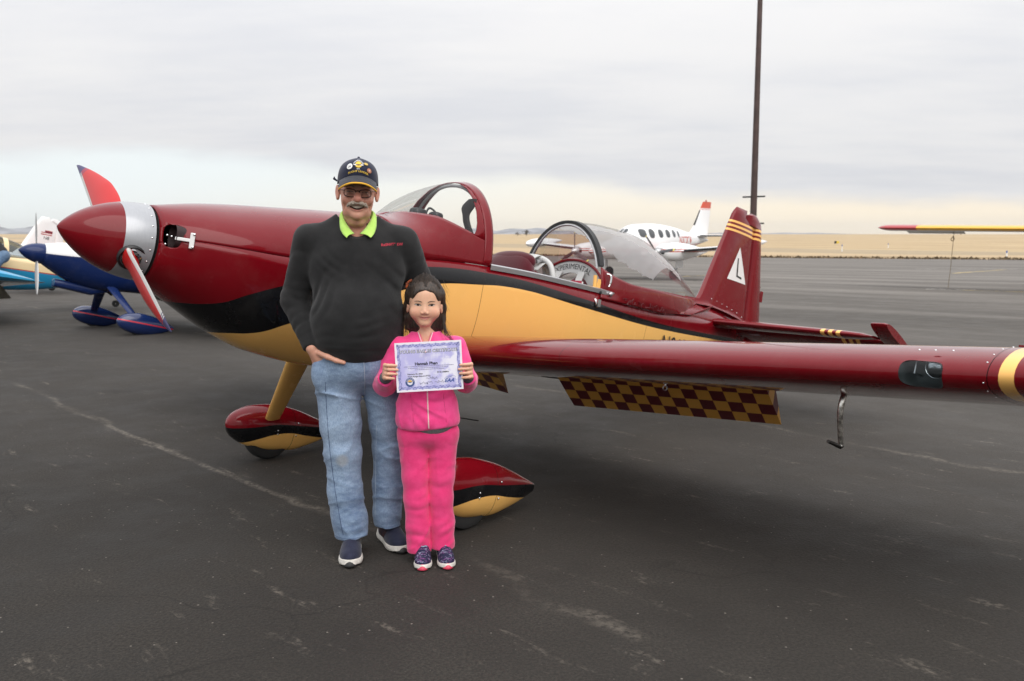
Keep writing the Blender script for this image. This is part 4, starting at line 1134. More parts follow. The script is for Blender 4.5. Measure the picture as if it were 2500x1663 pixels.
    if scoop:
        fw_ = pchip([.95, .9, .6, .2, -.1], [.09, .12, .14, .12, .03]); G = []
        for s in np.linspace(.95, -.1, 14):
            wq = float(fw_(s)); zc = np.interp(s, [-.1, .3, .95], [-.44, -.50, -.46]); hh = np.interp(s, [-.1, .3, .95], [.02, .09, .075])
            G.append([[s, wq * sgnpow(np.cos(a), .7), zc + hh * sgnpow(np.sin(a), .7)] for a in np.linspace(0, 2 * pi, 20, endpoint=False)])
        mb = MB().grid(G, close_v=True); mb.cap(G[0]); mb.cap(G[-1]); bd(mb, 'air_scoop', scoop, sharp=50)
        bd(MB().tube([(-.02, .08, -.46), (-.12, .08, -.52)], .03, 10).tube([(-.02, -.08, -.46), (-.12, -.08, -.52)], .03, 10), 'exhaust_pipe', M_BLACKP)
        bd(MB().lathe([(0, .02), (.04, .05), (.10, .06), (.2, .045), (.26, .0)], (-.62, .42, -.18), (-1, 0, 0), 14), 'wing_light', M_GREYP)
    return R, bd
BLUE_C = (.008, .021, .092)
M_BLUE = paint('royal_blue_paint', BLUE_C); M_SILVER = simple('dull_blade', (.30, .30, .30), .42, metal=.8)
def pant_striped():
    t = NT('blue_pant_red_stripe'); s = t.sep(t.coord())
    z = t.math('ADD', s[2], t.math('MULTIPLY', t.math('ADD', s[0], .2), -.06))
    c = t.mix(t.math('MULTIPLY', t.rng(z, -.008, -.006), t.rng(z, .012, .010)), BLUE_C, (.55, .03, .05))
    t.bsdf(c, .2, .5, coat=.9); return t.m
LINE_W = [(1.3, .02), (1.0, .03), (.5, .07), (0, .12), (-1, .2), (-4.3, .25)]
blue, bd_blue = sport_plane('blue_aeroplane', 'royal blue aeroplane with white upper cowling and pointed blue spinner, left behind the maroon nose', -6.40, 14.30, .86, LINE_W, [(1.3, -.55), (-4.3, -.55)], ((.80, .80, .80), BLUE_C, BLUE_C), M_BLUE, M_BLUE, pant_striped(), M_BLUE, M_BLUE, M_BLUE, track=1.95, prop_mat=M_SILVER, scoop=M_BLUE, prop_angle=-62, pk=1.25, bc=.55)
CREAM_C, TURQ_C = (.80, .62, .36), (.02, .22, .40)
M_CREAM = paint('cream_paint', CREAM_C); M_TURQ = paint('turquoise_blue_paint', (.04, .30, .52))
cream, bd_cream = sport_plane('cream_aeroplane', 'cream aeroplane with turquoise belly and wing, at the left edge of the picture', -11.75, 16.75, 1.0, [(1.3, .02), (0, .08), (-2.7, .135), (-4.3, .17)], [(1.3, -.01), (0, .05), (-2.7, .115), (-4.3, .15)], (CREAM_C, (.42, .05, .03), TURQ_C), M_CREAM, M_CREAM, M_CREAM, M_TURQ, M_CREAM, M_TURQ, prop_mat=M_SILVER, canopy_band=M_CREAM)
M_REDP = paint('signal_red_paint', (.40, .02, .025))
white, bd_white = sport_plane('white_aeroplane', 'white aeroplane with a small flag on its fin, behind the blue spinner at far left', -17.8, 23.35, 1.28, [(1.3, .06), (-4.3, .16)], [(1.3, .03), (-4.3, .12)], ((.80, .80, .79), (.40, .02, .025), (.80, .80, .79)), M_WHITE, M_WHITE, M_WHITE, M_WHITE, M_WHITE, M_REDP)
for side in (1,):
    for i in range(5):
        mb = MB(); z0 = 1.02 - i * .022
        x0 = -3.98 if i < 2 else -3.90
        mb.add([(x0, fin_y(x0, z0) + .003, z0), (-4.15, fin_y(-4.15, z0) + .003, z0), (-4.15, fin_y(-4.15, z0 - .021) + .003, z0 - .021), (x0, fin_y(x0, z0 - .021) + .003, z0 - .021)], [[0, 1, 2, 3]])
        bd_white(mb, 'flag_stripe', M_REDP if i % 2 == 0 else simple('flag_dark', (.03, .03, .06), .5) if i == 1 else M_TRI, smooth=False)
    o = text_on('registration_lettering', 'N8', .10, M_LET, white, lambda x, y, z: (-4.03 - x, fin_y(-4.03, .84) + .004, .84 + y)); o.location = (0, 0, HZ * 1.28); o.rotation_euler = BODY_ROT; o.scale = (1.28,) * 3

# ------------------------------------------------------------------ white twin
TY = math.atan2(-.75, -.66)
TW = thing('twin_engine_aeroplane', 'white twin-engine aeroplane with red stripes and oval windows, seen behind the open canopy', 'aeroplane', (5.6, 39.0, gzf(0, 39.0)), TY)
TWHITE = (.80, .80, .80)
def twin_mat():
    t = NT('white_twin_paint'); s = t.sep(t.coord()); x, z = s[0], s[2]
    zl = t.curve(x, [(-6.2, 1.62), (-4, 1.55), (-1, 1.42), (1.5, 1.40), (3, 1.42), (4.2, 1.36)], -6.4, 4.4, 1.0, 2.0)
    d = t.math('SUBTRACT', z, zl); c = TWHITE
    for a, b in ((.0, .035), (-.10, -.05)): c = t.mix(t.math('MULTIPLY', t.rng(d, a, a + .005), t.rng(d, b, b - .005)), c, (.50, .04, .02))
    c = t.mix(t.math('MULTIPLY', t.rng(d, -.14, -.15), t.rng(x, -2.2, -3.4)), c, (.42, .03, .02))
    t.bsdf(c, .3, .5, coat=.5); return t.m
M_TWIN = twin_mat(); M_BOOT = simple('de_icing_boot', (.015, .015, .016), .55); M_TGL = simple('cabin_glass', (.045, .05, .055), .12, coat=.4)
tt = pchip([4.1, 3.9, 3.3, 2.5, 1.9, 1.3, .7, -.8, -2.4, -4, -5.6, -6.3], [1.36, 1.50, 1.68, 1.82, 1.95, 2.36, 2.55, 2.60, 2.48, 2.22, 1.95, 1.84]); tb_ = pchip([4.1, 3.9, 3.3, 2.2, 1, -1, -2.5, -4, -5.6, -6.3], [1.32, 1.20, 1.05, .95, .92, .94, 1.08, 1.34, 1.62, 1.74]); tw2 = pchip([4.1, 3.9, 3.3, 2.2, 1, -1.5, -3, -4.6, -6.3], [.02, .16, .38, .58, .70, .69, .50, .28, .04])
def twin_sec(s, n=2.3, m=32):
    a = np.linspace(0, 2 * pi, m, endpoint=False); w_, T, B = float(tw2(s)), float(tt(s)), float(tb_(s)); c_ = B + (T - B) * .45
    return np.stack([np.full(m, s), w_ * sgnpow(np.cos(a), 2 / n), np.where(np.sin(a) > 0, c_ + (T - c_) * np.abs(np.sin(a)) ** (2 / 2.1), c_ - (c_ - B) * np.abs(np.sin(a)) ** (2 / n))], -1)
SS = np.concatenate([4.1 - 1.0 * (1 - np.cos(np.linspace(0, pi / 2, 10))), np.linspace(3.0, -6.3, 40)])
G = [twin_sec(s) for s in SS]; mb = MB().grid(G, close_v=True); mb.cap(G[0]); mb.cap(G[-1]); mb.make('fuselage', M_TWIN, TW, sharp=60)
def twin_y(s, z):
    w_, T, B = float(tw2(s)), float(tt(s)), float(tb_(s)); c_ = B + (T - B) * .45
    k = (z - c_) / (T - c_) if z > c_ else (c_ - z) / (c_ - B); e = 2.1 if z > c_ else 2.3
    k = min(.995, max(0, k)); th = math.asin(k ** (e / 2)); return w_ * cos(th) ** (2 / 2.3)
def oval(sd, s0, z0, a, b, n=2.4):
    G = []
    for r in np.linspace(.02, 1, 5):
        G.append([[s0 + r * a * sgnpow(np.cos(q), 2 / n), sd * (twin_y(s0 + r * a * sgnpow(np.cos(q), 2 / n), z0 + r * b * sgnpow(np.sin(q), 2 / n)) + .006), z0 + r * b * sgnpow(np.sin(q), 2 / n)] for q in np.linspace(0, 2 * pi, 22, endpoint=False)])
    return MB().grid(G, close_v=True)
for sd in (1, -1):
    for s0, a_, b_ in ((.05, .24, .22), (-.72, .20, .20), (-1.36, .19, .195), (-1.98, .17, .18), (-2.50, .11, .16)): oval(sd, s0, 2.12 - .02 * (s0 < -2), a_, b_).make('cabin_window', M_TGL, TW)
    oval(sd, .78, 2.14, .28, .19, 3).make('side_window', M_TGL, TW)
    G = [[[s_ := 1.95 - .62 * k, sd * (.03 + (twin_y(s_, float(tt(s_)) - .1) - .06) * q), float(tt(s_)) + .004 - .02 * q - .13 * q ** 3] for q in np.linspace(0, 1, 7)] for k in np.linspace(0, 1, 6)]
    MB().grid(G).make('windshield', M_TGL, TW)
def twin_text(x, y, z): s = -3.25 - x; return (s, twin_y(s, 1.80 + y) + .006, 1.80 + y)
text_on('registration_lettering', 'N37376', .44, simple('registration_red', (.50, .05, .025), .4), TW, twin_text, shear=.25, spacing=1.08, offset=.012)
def foil_slab(le0, te0, p0, th0, le1, te1, p1, th1, place, n=10, steps=6):
    return slab([(le0 + (le1 - le0) * k, te0 + (te1 - te0) * k, th0 + (th1 - th0) * k, (lambda pp: (lambda a, h: place(a, pp, h)))(p0 + (p1 - p0) * k)) for k in np.linspace(0, 1, steps)], n)
wz = lambda y: 1.12 + .085 * y
for sd in (1, -1):
    foil_slab(1.0, -.95, .45, .27, .62, -.62, 5.55, .15, lambda a, p, h: (a, sd * p, wz(p) + h)).make('wing', M_TWIN, TW)
    for y0, y1 in ((.95, 1.75), (2.8, 5.45)):
        G = []
        for y in np.linspace(y0, y1, 8):
            q = (y - .45) / 5.1; le, te, th = 1.0 - .38 * q, -.95 + .33 * q, .27 - .12 * q
            G.append([[le - .10 * c * c + .012 * (1 - abs(c)), sd * y, wz(y) + np.sign(c) * .5 * th * math.sqrt(abs(c)) * .58] for c in np.linspace(-1, 1, 9)])
        MB().grid(G).make('de_icing_boot', M_BOOT, TW)
    # tip tank
    G = []
    for k in np.linspace(0, 1, 22):
        r = .24 * (math.sin(pi * min(1, k ** .62)) ** .75 if 0 < k < 1 else .0) + .004; x_ = 1.65 - 2.95 * k
        G.append([[x_, sd * (5.72 + r * cos(a)), wz(5.6) + .02 + .16 * k + r * .9 * sin(a)] for a in np.linspace(0, 2 * pi, 18, endpoint=False)])
    MB().grid(G, close_v=True).make('tip_tank', M_TWIN, TW)
    # nacelle, spinner, three blades
    G = []; nw = pchip([2.0, 1.7, 1.0, 0, -1.2, -2.2], [.30, .40, .42, .40, .30, .06]); nt = pchip([2.0, 1.6, .6, -.5, -2.2], [1.52, 1.66, 1.72, 1.62, 1.32]); nb_ = pchip([2.0, 1.6, .6, -.5, -2.2], [1.06, .92, .88, .98, 1.24])
    for s in np.linspace(2.0, -2.2, 26):
        w_, T, B = float(nw(s)), float(nt(s)), float(nb_(s)); G.append([[s, sd * (2.25) + w_ * sgnpow(np.cos(a), .8), (T + B) / 2 + (T - B) / 2 * sgnpow(np.sin(a), .8)] for a in np.linspace(0, 2 * pi, 22, endpoint=False)])
    mb = MB().grid(G, close_v=True); mb.cap(G[0]); mb.cap(G[-1]); mb.make('engine_nacelle', M_TWIN, TW, sharp=60)
    for e in (1, -1):
        G = [[[2.004 + d, sd * 2.25 + e * .20 + .085 * r * sgnpow(np.cos(a), .7), 1.30 + .075 * r * sgnpow(np.sin(a), .7)] for a in np.linspace(0, 2 * pi, 14, endpoint=False)] for r, d in ((.05, 0), (1, 0))]
        MB().grid(G, close_v=True).make('air_inlet', M_BLACKP, TW)
    MB().lathe([(2.42, 0.0), (2.38, .06), (2.28, .13), (2.12, .175), (2.02, .18)], (0, sd * 2.25, 1.30), (1, 0, 0), 24).make('spinner', simple('bare_spinner', (.62, .62, .62), .25, metal=.8), TW)
    def blade_c():
        t = NT('grey_prop_blade'); r = t.sep(t.coord())[0]
        c = t.mix(t.math('MULTIPLY', t.rng(r, .84, .845), t.rng(r, .92, .915)), (.07, .07, .075), (.75, .62, .12)); t.bsdf(c, .45, .4); return t.m
    if 'twin_blade' not in MATS: MATS['twin_blade'] = blade_c()
    for k in range(3):
        th = radians(90 + 120 * k + (0 if sd == -1 else 38)); er = Vector((0, cos(th), sin(th))); et = Vector((1, 0, 0)).cross(er)
        o = MB().grid([[[r, .5 * c * cos(a) * .8, .5 * c * cos(a) * -.6 + .014 * sin(a)] for a in np.linspace(0, 2 * pi, 10, endpoint=False)] for r, c in ((.1, .09), (.25, .15), (.55, .18), (.85, .15), (.95, .08), (.97, .02))], close_v=True).make('propeller_blade', MATS['twin_blade'], TW)
        o.matrix_basis = Matrix(((er.x, et.x, 1, 2.2), (er.y, et.y, 0, sd * 2.25), (er.z, et.z, 0, 1.30), (0, 0, 0, 1)))
    # main gear
    MB().tube([(.0, sd * 1.95, 1.05), (-.02, sd * 1.95, .55), (0, sd * 1.92, .26)], [.06, .05, .045], 10).make('gear_strut', M_ALU, TW)
    w_ = wheel_mesh(.27, .19).make('wheel', M_RUBBER, TW); w_.location = (0, sd * 1.80, .27)
    mb = MB(); mb.box((.02, sd * 2.12, .78), (.62, .02, .42)); mb.make('gear_door', M_TWIN, TW, smooth=False)
    # tailplane and its boots
    foil_slab(-4.95, -6.2, .05, .12, -5.35, -6.15, 2.6, .07, lambda a, p, h: (a, sd * p, 2.02 + h)).make('tailplane', M_TWIN, TW)
    G = [[[np.interp(y, [.05, 2.6], [-4.95, -5.35]) - .09 * c * c + .01 * (1 - abs(c)), sd * y, 2.02 + np.sign(c) * .5 * np.interp(y, [.05, 2.6], [.12, .07]) * math.sqrt(abs(c)) * .62] for c in np.linspace(-1, 1, 7)] for y in np.linspace(.3, 2.58, 6)]
    MB().grid(G).make('de_icing_boot', M_BOOT, TW)
MB().tube([(2.9, 0, 1.1), (2.95, 0, .6), (3.0, 0, .24)], [.055, .045, .04], 10).make('gear_strut', M_ALU, TW)
w_ = wheel_mesh(.22, .15).make('wheel', M_RUBBER, TW); w_.location = (3.0, 0.06, .22)
def twin_fin():
    t = NT('twin_fin_paint'); z = t.sep(t.coord())[2]; c = t.mix(t.rng(z, 3.42, 3.43), TWHITE, (.55, .06, .02))
    for a in (3.34, 3.38): c = t.mix(t.math('MULTIPLY', t.rng(z, a, a + .004), t.rng(z, a + .018, a + .014)), c, (.55, .06, .02))
    t.bsdf(c, .3, .5, coat=.4); return t.m
M_TF = twin_fin()
fl = lambda z: np.interp(z, [1.9, 2.2, 2.45, 3.75], [-3.6, -4.45, -4.75, -5.72]); te_ = lambda z: np.interp(z, [1.9, 3.75], [-6.30, -6.60])
slab([(fl(z), te_(z), np.interp(z, [1.9, 3.75], [.16, .07]) * (1 if z < 3.7 else .5), (lambda zz: (lambda a, h: (a, h, zz)))(z)) for z in (1.9, 2.1, 2.2, 2.45, 2.8, 3.2, 3.6, 3.72, 3.76)], 10).make('fin', M_TF, TW)
G = [[[fl(z) - .13 * c * c + .012 * (1 - abs(c)), np.sign(c) * .5 * np.interp(z, [1.9, 3.75], [.16, .07]) * math.sqrt(abs(c)) * .66, z] for c in np.linspace(-1, 1, 7)] for z in np.linspace(2.55, 3.32, 6)]
MB().grid(G).make('de_icing_boot', M_BOOT, TW)
MB().lathe([(0, .05), (.05, .045), (.10, .03), (.12, 0)], (-6.05, 0, 3.75), (0, 0, 1), 12).make('beacon', simple('red_beacon', (.35, .02, .02), .2), TW)

# ------------------------------------------------------------------ yellow high-wing aeroplane, only its right wing in frame
HW = thing('high_wing_aeroplane', 'yellow high-wing aeroplane whose red-tipped wing enters from the right edge', 'aeroplane', (17.19, 26.59, gzf(0, 26.59)), YAW)
M_HY = paint('bright_yellow_paint', (.75, .40, .03)); M_UND = simple('wing_underside', (.55, .55, .53), .4)
def hw_mat():
    t = NT('yellow_wing_red_tip'); co = t.coord(); s = t.sep(co); y = t.math('ABSOLUTE', s[1])
    c = t.mix(t.rng(y, 4.83, 4.835), (.78, .42, .03), (.42, .025, .03)); nz = t.sep(t.n('ShaderNodeNewGeometry').outputs['Normal'])[2]
    c = t.mix(t.math('MULTIPLY', t.rng(s[0], .70, .66), t.rng(nz, -.55, -.75)), c, (.55, .55, .53))
    t.bsdf(c, .3, .5, coat=.5); return t.m
M_HW = hw_mat()
hz = lambda y: 1.88 + .012 * y
for sd in (1, -1):
    sec = []
    for y in (0, 2, 4, 5.85, 6.03, 6.13, 6.18):
        e = max(0, (y - 5.85) / .33); sec.append((.85 - .22 * e ** 2, -.72 + .45 * e ** 2, .20 * (1 - .75 * e ** 2), (lambda yy: (lambda a, h: (a, sd * yy, hz(yy) + h)))(y)))
    slab(sec, 10).make('wing', M_HW, HW)
    MB().grid([[[-.45, sd * y, hz(y) - .03], [-.80, sd * y, hz(y) - .17], [-.80, sd * y, hz(y) - .185], [-.44, sd * y, hz(y) - .075]] for y in (3.85, 5.70)], close_v=True).make('aileron', M_UND, HW, smooth=False)
    MB().tube([(.1, sd * 3.7, hz(3.7) - .06), (.05, sd * 3.7, hz(3.7) - .20)], .012, 6).make('wing_vent', M_ALU, HW)
    MB().tube([(0, sd * .5, .75), (-.1, sd * 1.15, .28)], [.06, .04], 10).make('gear_leg', M_HY, HW)
    w_ = wheel_mesh(.2, .14).make('wheel', M_RUBBER, HW); w_.location = (-.1, sd * 1.2, .2)
G = []
for s, w_, T, B in ((2.1, .30, 1.45, .95), (1.9, .42, 1.55, .78), (1.0, .55, 1.66, .68), (.7, .56, 1.88, .66), (-.6, .55, 1.98, .68), (-1.6, .42, 1.85, .80), (-4.2, .12, 1.35, 1.0), (-5.0, .04, 1.3, 1.05)):
    G.append([[s, w_ * sgnpow(np.cos(a), .7), (T + B) / 2 + (T - B) / 2 * sgnpow(np.sin(a), .7)] for a in np.linspace(0, 2 * pi, 24, endpoint=False)])
mb = MB().grid(G, close_v=True); mb.cap(G[0]); mb.cap(G[-1]); mb.make('fuselage', M_HY, HW)
slab([(np.interp(z, [1.2, 2.5], [-4.0, -4.7]), -5.1, .08, (lambda zz: (lambda a, h: (a, h, zz)))(z)) for z in (1.2, 2.0, 2.5)], 8).make('fin', M_HY, HW)
for sd in (1, -1): slab([(-4.2, -5.0, .07, (lambda yy: (lambda a, h: (a, sd * yy, 1.35 + h)))(y)) for y in (.05, 1.6)], 8).make('tailplane', M_HY, HW)
MB().lathe([(2.42, 0), (2.3, .1), (2.1, .17)], (0, 0, 1.2), (1, 0, 0), 16).make('spinner', M_ALU, HW)
MB().tube([(2.1, 0, .8), (2.0, 0, .25)], .035, 8).make('nose_strut', M_ALU, HW)
w_ = wheel_mesh(.17, .12).make('wheel', M_RUBBER, HW); w_.location = (2.0, 0, .17)
# its tie-down rope and ground anchor
TW.scale = (.92, .92, .92)
tx, ty = 14.44, 29.45; tz = gzf(0, ty)
rope = catmull([(tx + .02, ty, tz + 1.86), (tx + .03, ty + .01, tz + 1.70), (tx + .01, ty, tz + 1.2), (tx - .03, ty - .01, tz + .5), (tx - .06, ty, tz + .01)], 5)
o = MB().tube(rope, .009, 8).tube(catmull([(tx + .03, ty, tz + 1.72), (tx - .05, ty, tz + 1.62), (tx - .02, ty, tz + 1.56), (tx + .05, ty, tz + 1.60), (tx + .03, ty, tz + 1.70)], 4), .012, 8).make('tie_down_rope', simple('tan_rope', (.22, .17, .10), .9), None)
tag(o, 'thin tan tie-down rope hanging from the yellow wing to the tarmac', 'rope')

# ------------------------------------------------------------------ lamp pole
px_, py_ = 8.03, 30.0; pz_ = gzf(0, py_)
LP = thing('lamp_pole', 'tall slim brown steel lamp pole rising behind the maroon fin', 'lamp pole', (px_, py_, pz_))
M_POLE = simple('brown_steel', (.060, .034, .029), .5, var=.25, vscale=3)
mb = MB(); G = [[[r * sgnpow(np.cos(a), .75), r * sgnpow(np.sin(a), .75), z] for a in np.linspace(0, 2 * pi, 16, endpoint=False)] for z, r in ((0, .115), (1, .11), (4, .10), (8, .083), (12, .068), (14, .06))]
mb.grid(G, close_v=True); mb.cap(G[-1]); mb.make('pole', M_POLE, LP)
mb = MB(); mb.box((0, 0, .03), (.5, .5, .06)); mb.make('base_plate', M_POLE, LP, smooth=False)
for z, l, r in ((3.02, -.37, .37), (2.14, -.05, .36)):
    mb = MB(); mb.box(((l + r) / 2, 0, z), (r - l, .06, .05), Matrix.Rotation(radians(-2), 3, 'Y')); mb.make('bracket', M_BLACKP, LP, smooth=False)
for sg in (-1, 1):
    mb = MB(); mb.box((sg * .55, -.1, 13.9), (.55, .42, .18)); mb.make('lamp_head', M_POLE, LP, smooth=False)

# ------------------------------------------------------------------ small things on the far verge
M_POSTB = simple('taxi_light_blue', (.03, .09, .30), .3); M_POSTW = simple('marker_white', (.75, .75, .73), .5)
def edge_light(x, y, h, label):
    o = thing('taxiway_light', label, 'taxiway light', (x, y, gzf(0, y)), 0, 'taxiway edge lights')
    MB().lathe([(0, .22), (.04, .22), (.05, .13), (h * .6, .11), (h * .62, .16), (h * .66, .16), (h * .68, 0)], (0, 0, 0), (0, 0, 1), 14).make('base', M_POSTW, o)
    MB().lathe([(h * .67, .10), (h * .9, .11), (h, .05), (h * 1.01, 0)], (0, 0, 0), (0, 0, 1), 14).make('lens', M_POSTB, o)
edge_light(69.5, 126.0, 1.0, 'white and blue taxiway light standing at the far apron edge, rightmost')
edge_light(85.3, 232.0, 1.9, 'white taxiway light in the dry grass right of the maroon fin')
edge_light(119.0, 284.0, 1.6, 'small taxiway light far out in the dry grass below the yellow wing tip')
sg_ = thing('runway_sign', 'small yellow and black runway sign far away in the dry grass', 'sign', (134, 371, gzf(0, 371)), radians(20))
mb = MB(); mb.box((.6, 0, .9), (1.3, .3, 1.0)); mb.make('sign_panel', simple('sign_yellow', (.65, .48, .06), .5), sg_, smooth=False)
mb = MB(); mb.box((-.5, 0, .9), (.9, .3, 1.0)); mb.make('location_panel', M_BLACKP, sg_, smooth=False)
mb = MB(); mb.box((-.9, 0, .25), (.1, .1, .5)); mb.box((1, 0, .25), (.1, .1, .5)); mb.make('sign_post', M_ALU, sg_, smooth=False)
# a leafless clump of trees near the horizon
def far_tree(x, y, h, wd, label):
    R = thing('far_tree', label, 'tree', (x, y, gzf(0, y)), 0, 'trees on the horizon'); rr = np.random.RandomState(int(x) % 97)
    MB().tube([(0, 0, 0), (.2, 0, h * .3), (0, .1, h * .6)], [h * .05, h * .04, h * .02], 7).make('trunk', simple('bark', (.05, .04, .03), .9), R)
    mb = MB()
    for i in range(420):
        a, r_ = rr.uniform(0, 2 * pi), abs(rr.normal(0, .42)); c = np.array([wd * r_ * cos(a), wd * r_ * sin(a), h * (.25 + .7 * rr.rand() * (1 - .4 * r_))]); d = rr.normal(0, 1, (3, 3)) * h * .045
        mb.add([c + d[0], c + d[1], c + d[2]], [[0, 1, 2]])
    mb.make('crown', simple('winter_foliage', (.07, .062, .045), .95), R, smooth=False, fix=False)
far_tree(20, 1250, 9, 9, 'dark bushy tree on the horizon between windshield arch and canopy')
far_tree(8, 1290, 6, 8, 'lower dark bush beside the dark tree on the horizon')
# straw and clods along the apron's ragged edge
rr = np.random.RandomState(2); mb = MB()
for i in range(2600):
    p = rr.uniform(-150, 30); q = QEDGE + abs(rr.normal(0, .7)) - .15
    x, y = p * VDIR[0] + q * NDIR[0], p * VDIR[1] + q * NDIR[1]; s_ = rr.uniform(.12, .42); z = float(gz(y)); a = rr.uniform(0, pi); dx_, dy_ = cos(a) * s_, sin(a) * s_
    mb.add([(x - dx_, y - dy_, z - .02), (x + dx_, y + dy_, z - .02), (x + rr.normal(0, .1), y + rr.normal(0, .1), z + s_ * rr.uniform(.5, 1.1))], [[0, 1, 2]])
o = mb.make('verge_grass', simple('verge_straw', (.15, .105, .06), .95, var=.4, vscale=2), None, smooth=False, fix=False); tag(o, 'ragged dry grass along the far edge of the apron', 'grass', kind='stuff')

# ================================================================== people: smooth implicit surfaces, meshed once
def A3(*v): return np.array(v, float)
def d_cap(P, a, b, ra, rb):
    a = np.asarray(a, float); b = np.asarray(b, float); ab = b - a
    h = np.clip((P - a) @ ab / (ab @ ab + 1e-12), 0, 1)
    return np.linalg.norm(P - a - h[:, None] * ab, axis=1) - (ra + (rb - ra) * h)
def d_chain(P, pts, rs, k=.0):
    d = None
    for i in range(len(pts) - 1):
        e = d_cap(P, pts[i], pts[i + 1], rs[i], rs[i + 1]); d = e if d is None else (smin(d, e, k) if k else np.minimum(d, e))
    return d
def d_ell(P, c, r, R=None):
    q = P - np.asarray(c, float)
    if R is not None: q = q @ R
    r = np.asarray(r, float); k0 = np.linalg.norm(q / r, axis=1); k1 = np.linalg.norm(q / (r * r), axis=1)
    return k0 * (k0 - 1) / (k1 + 1e-9)
def smin(a, b, k): h = np.clip(.5 + .5 * (b - a) / k, 0, 1); return b * (1 - h) + a * h - k * h * (1 - h)
def smax(a, b, k): return -smin(-a, -b, k)
def rotm(ax, deg): return np.array(Matrix.Rotation(radians(deg), 3, ax))
class Wave:
    """cheap smooth pseudo-noise: a few crossed sines"""
    def __init__(s, seed, freq, n=7, aniso=(1, 1, 1)):
        r = np.random.RandomState(seed); D = r.normal(0, 1, (n, 3)); D /= np.linalg.norm(D, axis=1)[:, None]
        s.K = D * np.array(aniso) * freq * r.uniform(.6, 1.5, (n, 1)); s.p = r.uniform(0, 6.28, n)
    def __call__(s, P): return np.sin(P @ s.K.T + s.p).mean(1) * 1.6
def folds(P, c, direction, spacing, radius, depth, seed=0, sharp=1.6):
    """a local family of cloth folds running across 'direction' near c"""
    q = P - np.asarray(c, float); dn = np.asarray(direction, float); dn = dn / np.linalg.norm(dn)
    w = Wave(seed, 18, 6)(P) * 1.15 * spacing
    ph = (q @ dn + w) / spacing * 2 * pi; fall = np.exp(-(np.linalg.norm(q, axis=1) / radius) ** 2)
    mask = np.clip(.55 + .9 * Wave(seed + 3, 22, 4)(P), 0, 1.2); s_ = np.sin(ph)
    return fall * depth * .62 * mask * (s_ + .35 * np.abs(s_) - .2)
def creases(P, seed, freq, aniso, depth, power=5):
    """irregular network of narrow cloth creases"""
    w = Wave(seed, freq, 6, aniso)(P); return depth * ((1 - np.minimum(np.abs(w), 1)) ** power - .25)
def sdf_mesh(parts, h, B=16, k=.012, pad=.012):
    """parts: list of (lo, hi, f); returns verts, quads of the smooth union"""
    parts = [(np.asarray(a, float), np.asarray(b, float), f) for a, b, f in parts]
    lo = np.min([p[0] for p in parts], 0) - 2 * h; hi = np.max([p[1] for p in parts], 0) + 2 * h
    nb = np.ceil((hi - lo) / (h * B)).astype(int); n = nb * B
    V = np.full(n + 1, 1.0, np.float32)
    bi = np.stack(np.meshgrid(*[np.arange(q) for q in nb], indexing='ij'), -1).reshape(-1, 3)
    cen = lo + (bi + .5) * B * h; rad = B * h * .5
    key = np.zeros(len(bi), int)
    for i, (a, b, f) in enumerate(parts):
        m = np.all((cen + rad > a - pad) & (cen - rad < b + pad), 1); key |= (m.astype(int) << i)
    def ev(P, kk):
        d = None
        for i, (a, b, f) in enumerate(parts):
            if kk >> i & 1: e = f(P); d = e if d is None else smin(d, e, k)
        return d
    g = np.stack(np.meshgrid(*[np.arange(B + 1)] * 3, indexing='ij'), -1).reshape(-1, 3)
    for kk in np.unique(key):
        if kk == 0: continue
        ids = np.where(key == kk)[0]; d = ev(cen[ids], kk)
        act = ids[np.abs(d) < rad * 2.3 + .01]; ina = ids[np.abs(d) >= rad * 2.3 + .01]
        for j, q in zip(ina, d[np.abs(d) >= rad * 2.3 + .01]):
            if q < 0: b0 = bi[j] * B; V[b0[0]:b0[0] + B + 1, b0[1]:b0[1] + B + 1, b0[2]:b0[2] + B + 1] = -1
    for kk in np.unique(key):
        if kk == 0: continue
        ids = np.where(key == kk)[0]; d = ev(cen[ids], kk); act = ids[np.abs(d) < rad * 2.3 + .01]
        for s in range(0, len(act), 24):
            ch = act[s:s + 24]; idx = (bi[ch] * B)[:, None, :] + g[None]
            val = ev((lo + idx.reshape(-1, 3) * h), kk); ii = idx.reshape(-1, 3); V[ii[:, 0], ii[:, 1], ii[:, 2]] = val
    return nets(V, lo, h)
